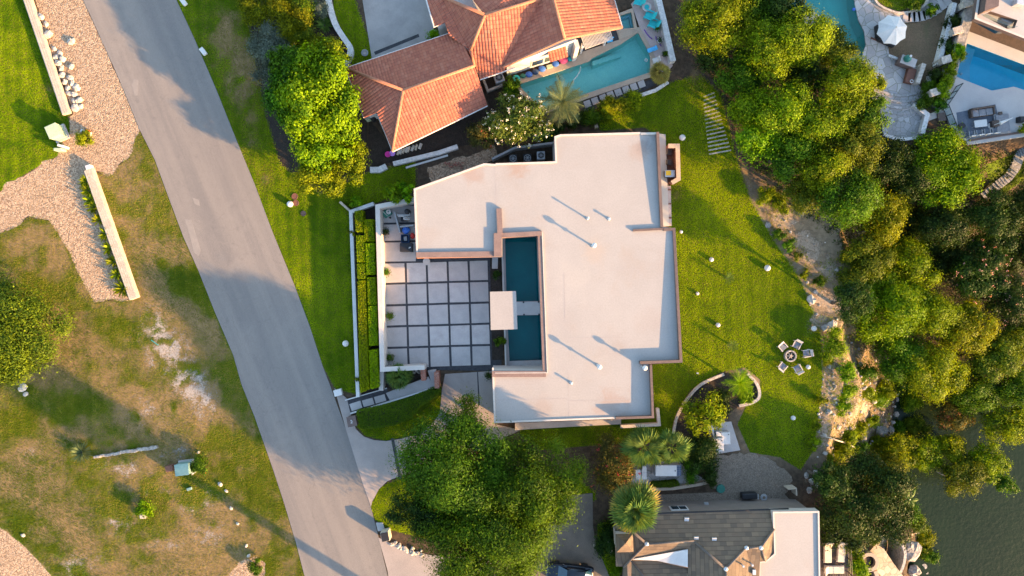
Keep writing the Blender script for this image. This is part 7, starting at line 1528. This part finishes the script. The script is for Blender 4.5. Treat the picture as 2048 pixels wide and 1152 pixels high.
# ------------------------------------------------------------------ grove on the bank
GV = [
 (1435, 42, 74, 'yel', 8.5, 'yellow green tree at the top edge beside the turquoise pool, westernmost of the grove'), (1420, 110, 36, 'dark', 5, 'dark low tree under the westernmost tree of the grove'),
 (1512, 20, 52, 'mid', 7, 'mid green tree at the top edge, second of the grove'), (1562, 12, 46, 'dark', 7.5, 'dark tree at the top edge against the curved pool'),
 (1588, 78, 66, 'yel', 8.5, 'bright yellow green tree overlapping the west end of the curved pool'), (1527, 108, 56, 'yel', 8, 'yellow green tree between the dark top tree and the slab path'),
 (1478, 150, 44, 'mid', 6, 'green tree nearest the upper end of the slab path'), (1650, 110, 58, 'olive', 8, 'olive tree overlapping the lower rim of the curved pool'),
 (1600, 160, 48, 'dark', 6, 'dark tree in the hollow between the yellow crowns'), (1688, 180, 58, 'yel', 8, 'yellow green tree left of the curved stone steps'), (1742, 168, 26, 'yel', 5, 'small yellow tree touching the flagstone patio'),
 (1562, 218, 56, 'yel', 8, 'yellow green tree in the middle of the upper grove'), (1502, 215, 46, 'bright', 6.5, 'bright green tree east of the slab path'), (1640, 240, 56, 'yel', 8, 'yellow green tree below the olive tree'),
 (1728, 235, 42, 'mid', 7, 'green tree at the left end of the lower flagstone terrace'), (1515, 285, 44, 'bright', 6.5, 'bright green tree at the lower end of the slab path'), (1580, 305, 54, 'mid', 7, 'mid green tree above the pale rocky bank'),
 (1698, 300, 56, 'olive', 7.5, 'olive tree in the centre of the grove'), (1640, 330, 52, 'yel', 7.5, 'yellow tree above the pale rocky bank, the eastern one'), (1775, 320, 46, 'dark', 8, 'dark tree just below the lower flagstone terrace'),
 (1610, 385, 46, 'olive', 5, 'olive tree hanging over the top of the pale rocky bank'), (1690, 395, 62, 'mid', 8, 'mid green tree east of the pale rocky bank'), (1752, 430, 56, 'gold', 8.5, 'golden orange tree east of the pale rocky bank'),
 (1884, 342, 76, 'bright', 10, 'large bright green rounded tree below the white pool deck'), (1815, 365, 46, 'dark', 8, 'dark tree left of the large bright rounded one'), (1885, 440, 54, 'dark', 9, 'dark conifer like tree below the large bright rounded one'),
 (1815, 455, 44, 'dark', 6, 'very dark low tree in the gap right of the golden orange tree'), (1725, 525, 54, 'olive', 8, 'olive tree right of the lower rocky bank'), (1808, 545, 62, 'yel', 9, 'yellow green tree in the middle of the lower grove'),
 (1875, 510, 44, 'dark', 7, 'dark tree left of the pink blossoming tree'), (1950, 540, 56, 'dark', 8.5, 'dark tree dusted with pink blossom, the upper one'), (2022, 600, 48, 'dark', 7.5, 'dark tree dusted with pink blossom at the right edge'),
 (1765, 615, 72, 'bright', 9.5, 'large bright green tree behind the fire bowl lawn'), (1705, 600, 38, 'dark', 6, 'dark tree between the rocky bank and the large bright green one'), (1862, 630, 52, 'yel', 9, 'yellow green tree right of the large bright green one'),
 (1925, 655, 54, 'gold', 9, 'golden tree in the lower grove, right of centre'), (1800, 705, 52, 'mid', 8, 'mid green tree at the foot of the large bright green one'), (1860, 735, 66, 'gold', 9, 'big golden tree above the dark inlet'),
 (1990, 715, 50, 'olive', 7.5, 'olive tree near the right edge above the lake'), (1950, 775, 48, 'mid', 7, 'green tree overhanging the dark inlet'), (2032, 770, 46, 'mid', 7.5, 'green tree at the right edge above the lake'),
 (2018, 845, 48, 'yel', 6, 'yellow green tree at the right edge leaning over the lake'), (1980, 430, 52, 'dark', 8, 'dark tree near the right edge below the stone path'), (2035, 420, 44, 'dark', 7, 'dark tree cut by the right edge below the stone path'),
 (1985, 480, 44, 'dark', 7, 'dark tree above the pink dusted trees near the right edge'), (2040, 500, 46, 'dark', 7, 'dark tree cut by the right edge at mid height'), (2030, 690, 40, 'olive', 6.5, 'olive tree cut by the right edge in the lower grove'),
 (1790, 905, 38, 'gold', 4.5, 'orange yellow tree at the water edge, the western one'), (1850, 905, 34, 'yel', 4.2, 'yellow tree at the water edge, the middle one'), (1900, 895, 30, 'gold', 3.6, 'small golden tree at the water edge, the eastern one'),
 (1925, 955, 44, 'olive', 5.0, 'olive tree standing out over the lake'), (1972, 922, 38, 'yel', 4.6, 'bright yellow green tree beside the one standing out over the lake'), (2012, 970, 22, 'mid', 2.6, 'small round green bush alone in the lake'), (1905, 825, 38, 'rusty', 3.4, 'brownish bush in the dark inlet'),
 (1765, 945, 40, 'olive', 4.2, 'olive bush between the banana plants and the water edge'),
]
for k, (x, y, r, kind, h, l) in enumerate(GV):
    g = gz(x, y); hh = h if g > -1 else max(4.2, min(h, 2.4 - g))
    bl = ('flowerpink', 60 if x < 2000 else 30) if 'pink blossom' in l and x > 1930 and 'left' not in l else None
    tree(x, y, r * 1.08, kind, hh, l, gz=g, group='trees of the lakeside grove', lobes=10 + int(r / 5), leaf=.195 if kind != 'bright' else .22, lai=2.5, seed=k, blossom=bl, aspect=.5, rag=1.15, flat=.85, name='tree')
tree(1722, 1002, 112, 'dark', 7.6, 'large dark live oak between the brown tiled house and the lake', gz=gz(1722, 1002), lobes=34, leaf=.22, ry=105, lai=2.4, seed=77, aspect=.45, flat=.6, name='live_oak')
tree(1655, 960, 40, 'dark', 5.0, 'dark tree at the northwest foot of the large live oak', lobes=8, leaf=.2)
# banana plants and small growth on the bank
def banana(px, py, r, label, seed):
    g = gz(px, py); c = P(px, py, g + 2.0); o = thing('banana_plant', label, 'plant', (c.x, c.y, g), 'banana plants by the live oak'); rg = random.Random(seed)
    mb = MB(); mb.tube([(c.x, c.y, g - .2), (c.x, c.y, g + 1.8)], [.14, .09], 8); mb.build('stem', M['utilgreen'], o, True)
    for k in range(7):
        a = k * .9 + rg.uniform(-.2, .2); ln = r * rg.uniform(.8, 1.1); V = []; T = []
        for i in range(7):
            u0, u1 = i / 7, (i + 1) / 7; w0, w1 = .22 * math.sin(math.pi * min(1, u0 * .9 + .08)), .22 * math.sin(math.pi * min(1, u1 * .9 + .09))
            q = lambda u, s_, w_: np.array([ln * u, s_ * w_, 1.7 + ln * (.55 * u - .75 * u * u) - .04 * abs(s_) * 2])
            for s_ in (-1, 1): V.append([q(u0, 0, 0), q(u1, 0, 0), q(u1, s_, w1), q(u0, s_, w0)]); T.append(rg.uniform(.2, .9))
        f = bpy.data.objects.new('leaf', face_mesh('leaf', np.array(V), 4, np.array(T), L['palm'])); C.objects.link(f); f.parent = o; f.rotation_euler = (0, 0, a)
for k, (x, y) in enumerate(((1765, 932), (1780, 948), (1795, 962), (1808, 978), (1822, 1000))): banana(x, y, 1.5, f'broad leaved banana plant north of the large live oak, {ORD[k]} from the top', k)
BS = [(1690, 740, 18, 'bright'), (1692, 782, 20, 'bright'), (1680, 812, 18, 'bright'), (1735, 790, 16, 'yel'), (1760, 800, 20, 'bright'), (1720, 860, 16, 'gold'), (1745, 845, 14, 'yel'), (1700, 870, 18, 'yel'), (1755, 885, 18, 'gold'), (1785, 890, 18, 'bright'), (1665, 690, 26, 'yel'), (1652, 720, 12, 'gold'), (1640, 800, 10, 'gold'), (1634, 850, 12, 'gold'), (1630, 885, 12, 'yel'), (1690, 900, 22, 'yel'), (1668, 930, 22, 'gold'), (1715, 900, 16, 'mid'), (1800, 860, 16, 'mid'), (1555, 470, 12, 'mid'), (1577, 490, 12, 'mid'), (1592, 510, 10, 'olive'), (1640, 565, 11, 'mid'), (1610, 550, 9, 'gold'), (1680, 580, 10, 'bright'), (1530, 395, 18, 'gold'), (1560, 405, 18, 'yel'), (1715, 1110, 14, 'bright'), (1722, 1140, 20, 'bright'), (1660, 1045, 14, 'yel'), (1745, 1070, 14, 'olive'), (1790, 1075, 14, 'olive'), (1838, 1050, 20, 'olive'), (1855, 1075, 18, 'gold'), (1848, 1100, 14, 'olive'), (1866, 1115, 14, 'mid'), (1700, 1085, 20, 'yel'), (1822, 1030, 22, 'mid'), (1835, 850, 20, 'olive'), (1820, 800, 22, 'yel'), (1800, 765, 22, 'mid'), (1730, 745, 22, 'mid'), (1770, 775, 20, 'yel')]
where = {'bright': 'bright green', 'yel': 'yellow green', 'gold': 'golden', 'mid': 'mid green', 'olive': 'olive'}
def spot(x, y):
    if y < 430: return 'at the top of the pale rocky bank'
    if y < 620: return 'on the pale rocky bank beside the lawn'
    if y < 740: return 'at the narrow south end of the rocky bank'
    if x < 1660: return 'on the ledge along the edge of the lawn'
    if y < 830: return 'high on the rubble slope below the fire bowl'
    if y < 960: return 'low on the rubble slope'
    return 'beside the deck and tan stone path' if x < 1800 else 'on the shore by the big flat boulder'
cnt = {}
for x, y, r, kind in BS:
    s_ = spot(x, y); kk = (kind, s_); cnt[kk] = cnt.get(kk, 0) + 1
tot = dict(cnt); cnt = {}
for x, y, r, kind in BS:
    kk = (kind, spot(x, y)); cnt[kk] = cnt.get(kk, 0) + 1
    od = '' if tot[kk] == 1 else f', {ORD[cnt[kk] - 1]} from the top'
    shrub(x, y, r, kind, .25 + r * .06, f'{where[kind]} shrub {kk[1]}{od}', gz=gz(x, y), lobes=5, group='small shrubs on the bank')
# undergrowth of the grove: one uncountable carpet
rng = np.random.default_rng(9); n = 60000; x = rng.uniform(19, 59, n); y = rng.uniform(-18, 32, n); z = gheight(x, y); k = (H - z) / H; X = x / (S * k) + 1024; Y = 576 - y / (S * k)
GRV = [(1400, -60), (1560, -60), (1640, 110), (1740, 170), (1765, 280), (1930, 310), (2200, 290), (2200, 880), (1960, 880), (1850, 800), (1800, 740), (1730, 700), (1715, 560), (1640, 450), (1540, 400), (1470, 270), (1420, 150)]
ok = inside(np.stack([X, Y], 1), GRV) & (z > -8.9) & (rng.uniform(0, 1, n) < .35 + .5 * (fbm(x, y, 2.5, 31) > -.1)); x, y, z = x[ok], y[ok], z[ok]; m = len(x)
pos = np.repeat(np.stack([x, y, z + rng.uniform(.05, .45, m)], 1), 4, 0) + rng.normal(size=(m * 4, 3)) * [.14, .14, .08]
me = leaves('undergrowth', pos, unit(rng.normal(size=pos.shape) * .6 + [0, 0, .8]), rng.uniform(.12, .26, len(pos)), .5, np.clip(.35 + .3 * np.repeat(fbm(x, y, 2, 33), 4) + rng.normal(0, .15, len(pos)), 0, 1), L['ground'], rng)
o = bpy.data.objects.new('undergrowth', me); C.objects.link(o); o['kind'] = 'stuff'; tag(o, 'dark leafy undergrowth beneath the grove', 'undergrowth')
# weeds and litter on the rubble slope and rock bank
n = 12000; x = rng.uniform(24, 42, n); y = rng.uniform(-30, 10, n); z = gheight(x, y); k = (H - z) / H; X = x / (S * k) + 1024; Y = 576 - y / (S * k)
SLP = [(1520, 420), (1600, 400), (1700, 540), (1690, 640), (1720, 700), (1820, 720), (1850, 840), (1800, 900), (1640, 930), (1625, 900), (1645, 760), (1640, 660), (1600, 560), (1545, 480)]
ok = inside(np.stack([X, Y], 1), SLP) & (fbm(x, y, 1.6, 41) > -.12); x, y, z = x[ok], y[ok], z[ok]; m = len(x)
pos = np.repeat(np.stack([x, y, z + rng.uniform(.02, .2, m)], 1), 5, 0) + rng.normal(size=(m * 5, 3)) * [.1, .1, .05]
me = leaves('weeds', pos, unit(rng.normal(size=pos.shape) * .7 + [0, 0, .7]), rng.uniform(.08, .18, len(pos)), .4, np.clip(.5 + .3 * np.repeat(fbm(x, y, 1.2, 43), 5) + rng.normal(0, .2, len(pos)), 0, 1), L['yel'], rng)
o = bpy.data.objects.new('bank_weeds', me); C.objects.link(o); o['kind'] = 'stuff'; tag(o, 'patchy weeds growing over the rubble slope', 'weeds')
# countless rubble stones of the slope: one mass
b = MB(); rg = random.Random(12)
sl_ = PL(SLP)
V = []
for k in range(1300):
    X_, Y_ = rg.uniform(1530, 1850), rg.uniform(420, 920)
    if not inside(np.array([[X_, Y_]]), SLP)[0] or (Y_ < 715 and rg.random() < .85): continue
    g = 0.0; q = P(X_, Y_, 0); V.append((X_, Y_))
V = np.array(V); zz = np.zeros(len(V))
for _ in range(3):
    kk = S * (H - zz) / H; zz = gheight((V[:, 0] - 1024) * kk, (576 - V[:, 1]) * kk)
for (X_, Y_), g in zip(V, zz):
    q = P(X_, Y_, g); r = rg.uniform(.06, .17) if rg.random() < .9 else rg.uniform(.2, .36); b.ball((q.x, q.y, g + r * .2), (r * rg.uniform(.7, 1.2), r * rg.uniform(.7, 1.2), r * .6), 6, 4, rg.choice((0, 1, 1)), .22, rg.randint(0, 9999))
o = b.build('rubble', [M['limestone'], M['rockgrey']]); o['kind'] = 'stuff'; tag(o, 'loose rubble stones strewn over the slope', 'rubble')
# larger rocks one can tell apart
for x, y, r, l in ((1762, 862, .75, 'tall grey boulder low on the rubble slope'), (1690, 800, .4, 'dark rock on the upper rubble slope'), (1782, 860, .35, 'pale rock beside the tall grey boulder'), (1822, 1100, 1.1, 'big flat grey boulder on the shore at the bottom edge'), (1816, 1092, .7, 'grey boulder on the shore beside the big flat one'), (1845, 1130, .5, 'blue grey boulder by the water, the upper one'), (1850, 1145, .45, 'blue grey boulder by the water, the lower one'), (1826, 1140, .8, 'grey brown boulder on the shore cut by the bottom edge'), (1663, 652, .6, 'orange lit rock at the south end of the rocky bank'), (1650, 655, .5, 'grey rock at the south end of the rocky bank'), (1622, 600, .55, 'pale rock on the lawn side of the rocky bank'), (1830, 1060, .5, 'pale rock at the shore below the live oak')):
    rock(x, y, r, l, 'rockgrey' if 'grey' in l or 'dark' in l else 'limestone', gz=gz(x, y), name='boulder', cat='boulder')
for k, (x, y) in enumerate(((1612, 950), (1622, 962), (1630, 945), (1618, 980), (1635, 970))): rock(x, y, .32, f'blue grey stone at the shaded corner of the lawn, {ORD[k]} of five', 'rockgrey', group='corner stones', name='boulder')
# ledge along the lawn edge, logs, stone path by the deck
b = MB()
for q in ([(1655, 740), (1683, 722), (1688, 760), (1672, 810), (1660, 870), (1648, 900), (1640, 905), (1648, 850), (1658, 790)],): b.prism([P(x, y, -.35).to_2d() for x, y in q], -2.5, -.30)
struct(b.build('rock_ledge', M['limestone']))
b = MB(); pts = [(1638, 869), (1655, 874), (1690, 885), (1718, 900), (1742, 915)]; b.tube([tuple(P(x, y, gz(x, y))[:2]) + (gz(x, y) + .35,) for x, y in pts], [.05, .07, .08, .08, .06], 7); o = b.build('fallen_branch', M['timber'], smooth=True); tag(o, 'long pale fallen branch lying across the rubble slope above the live oak', 'branch')
for k, (p0, p1, l) in enumerate((((1795, 765), (1760, 815), 'thin pale branch leaning down the upper rubble slope'), ((1868, 940), (1905, 962), 'pale log floating at the root of the tree over the lake'), ((1910, 790), (1925, 830), 'pale bare trunk lying over the dark inlet'))):
    b = MB(); a, c = P(*p0, gz(*p0)), P(*p1, gz(*p1)); b.tube([a + Vector((0, 0, .35)), seg(a, c, .5) + Vector((.1, 0, .4)), c + Vector((0, 0, .3))], [.12, .10, .07], 7); tag(b.build('fallen_branch', M['timber'], smooth=True), l, 'branch')
ZP2 = -1.8
b = MB(); path = [(1752, 1088), (1768, 1098), (1786, 1125), (1812, 1160), (1830, 1210), (1790, 1210), (1768, 1160), (1758, 1148), (1745, 1128), (1735, 1108)]; b.prism([P(x, y, ZP2).to_2d() for x, y in path], -6, ZP2); struct(b.build('stone_path', M['flagtan']))
p = P(1738, 1124, ZP2 + .4); o = thing('planter_ring', 'oval tan stone planter ring beside the stone path at the bottom edge', 'planter', (p.x, p.y, ZP2 - .5)); b = MB(); b.ring(p.x, p.y, ZP2 - 1.5, ZP2 + .5, .62, .98, 22); b.build('stonework', M['stonetan'], o); b = MB(); b.cyl(p.x, p.y, ZP2 - 1, ZP2 + .1, .7, .7, 18); b.build('soil', M['mulch'], o)
b = MB(); b.strip([P(x, y, ZP2).to_2d() for x, y in arc([(1748, 1140), (1752, 1155), (1748, 1180)])], .4, -4, ZP2 + .3); tag(b.build('stone_wall', M['stonetan']), 'tan stone wall running down from the oval planter ring', 'wall')
b = MB(); b.strip([P(x, y, ZP2).to_2d() for x, y in arc([(1808, 1092), (1813, 1108), (1810, 1130), (1803, 1148)])], .28, -5, -2.0); tag(b.build('stone_wall', M['limestone']), 'slim curving pale wall between the stone path and the shore boulders', 'wall')
# path far right and ground of the terrace below the deck
b = MB(); pt = [(2060, 300), (2041, 306), (2030, 335), (2015, 355), (1995, 370), (1965, 395)]
zz = [gz(x, y) + .3 for x, y in pt]
for i in range(len(pt) - 1):
    for k in range(4):
        t = (k + .5) / 4; x_ = pt[i][0] + (pt[i + 1][0] - pt[i][0]) * t; y_ = pt[i][1] + (pt[i + 1][1] - pt[i][1]) * t; z_ = zz[i] + (zz[i + 1] - zz[i]) * t; q = P(x_, y_, z_); b.box((q.x, q.y, z_), (.95, .45, .25), math.atan2(-(pt[i + 1][1] - pt[i][1]), pt[i + 1][0] - pt[i][0]) + math.pi / 2)
struct(b.build('stone_path', M['flagfine']))
# vines on the tall grey wall
for k, (x, y, r, kind) in enumerate(((1912, 100, 12, 'bright'), (1906, 118, 14, 'gold'), (1898, 140, 12, 'gold'), (1893, 160, 12, 'yel'), (1884, 180, 14, 'bright'), (1920, 50, 8, 'mid'), (1905, 40, 14, 'dark'), (1893, 90, 14, 'dark'), (1868, 150, 14, 'dark'), (1858, 195, 20, 'mid'), (1876, 205, 12, 'mid'))):
    shrub(x, y, r, kind, 1.9 if kind in ('bright', 'gold', 'yel') else 1.2, f'clump of {where.get(kind, "dark")} vine along the tall grey stone wall, {ORD[k]} in the chain', lobes=4, group='vine clumps of the grey stone wall', ry=r * 1.3)
shrub(1825, 8, 14, 'mid', .9, 'green shrub on the little lawn at the top right', lobes=4); shrub(1862, 22, 12, 'mid', .9, 'green shrub beside the stepping path at the top right', lobes=4)
# tall trees standing just outside the view, whose shadows fall into it
palm(1009, 1522, 80, 13.0, 'very tall fan palm in the lower driveway garden, its long shadow crossing the street', 'palm', True, 44, seed=15, trunk_r=.42, updn=(-.7, 1.2))
for k, (x, y, r, h) in enumerate(((2178, 262, 56, 11), (2190, 352, 52, 11), (2275, 315, 62, 13), (2380, 380, 70, 14))):
    tree(x, y, r, 'dark', h, f'tall dark tree past the right edge above the lake, {ORD[k]} of the row', gz=gz(x, y), group='tall trees past the right edge', lobes=16, seed=k, leaf=.3, flat=2.5, lai=3.5)
KEEPOUT += [PL(q) for q in ([(690, 795), (780, 775), (870, 745), (880, 775), (705, 830)], [(703, 420), (760, 405), (840, 395), (1000, 500), (1000, 745), (770, 780), (715, 795)], [(985, 735), (1305, 725), (1310, 850), (985, 862)], [(1347, 866), (1354, 832), (1373, 798), (1402, 766), (1447, 747), (1495, 746), (1516, 772), (1518, 795), (1478, 811), (1430, 850), (1425, 905), (1380, 960), (1350, 900)], [(715, 820), (820, 790), (885, 770), (882, 790), (822, 840), (745, 858), (722, 858)], [(1090, 262), (1330, 262), (1340, 460), (1365, 725), (1090, 740)], [(1415, 842), (1464, 840), (1482, 902), (1432, 910)])]
make_ground()
for o in list(C.objects):
    if '_o' in o: del o['_o']
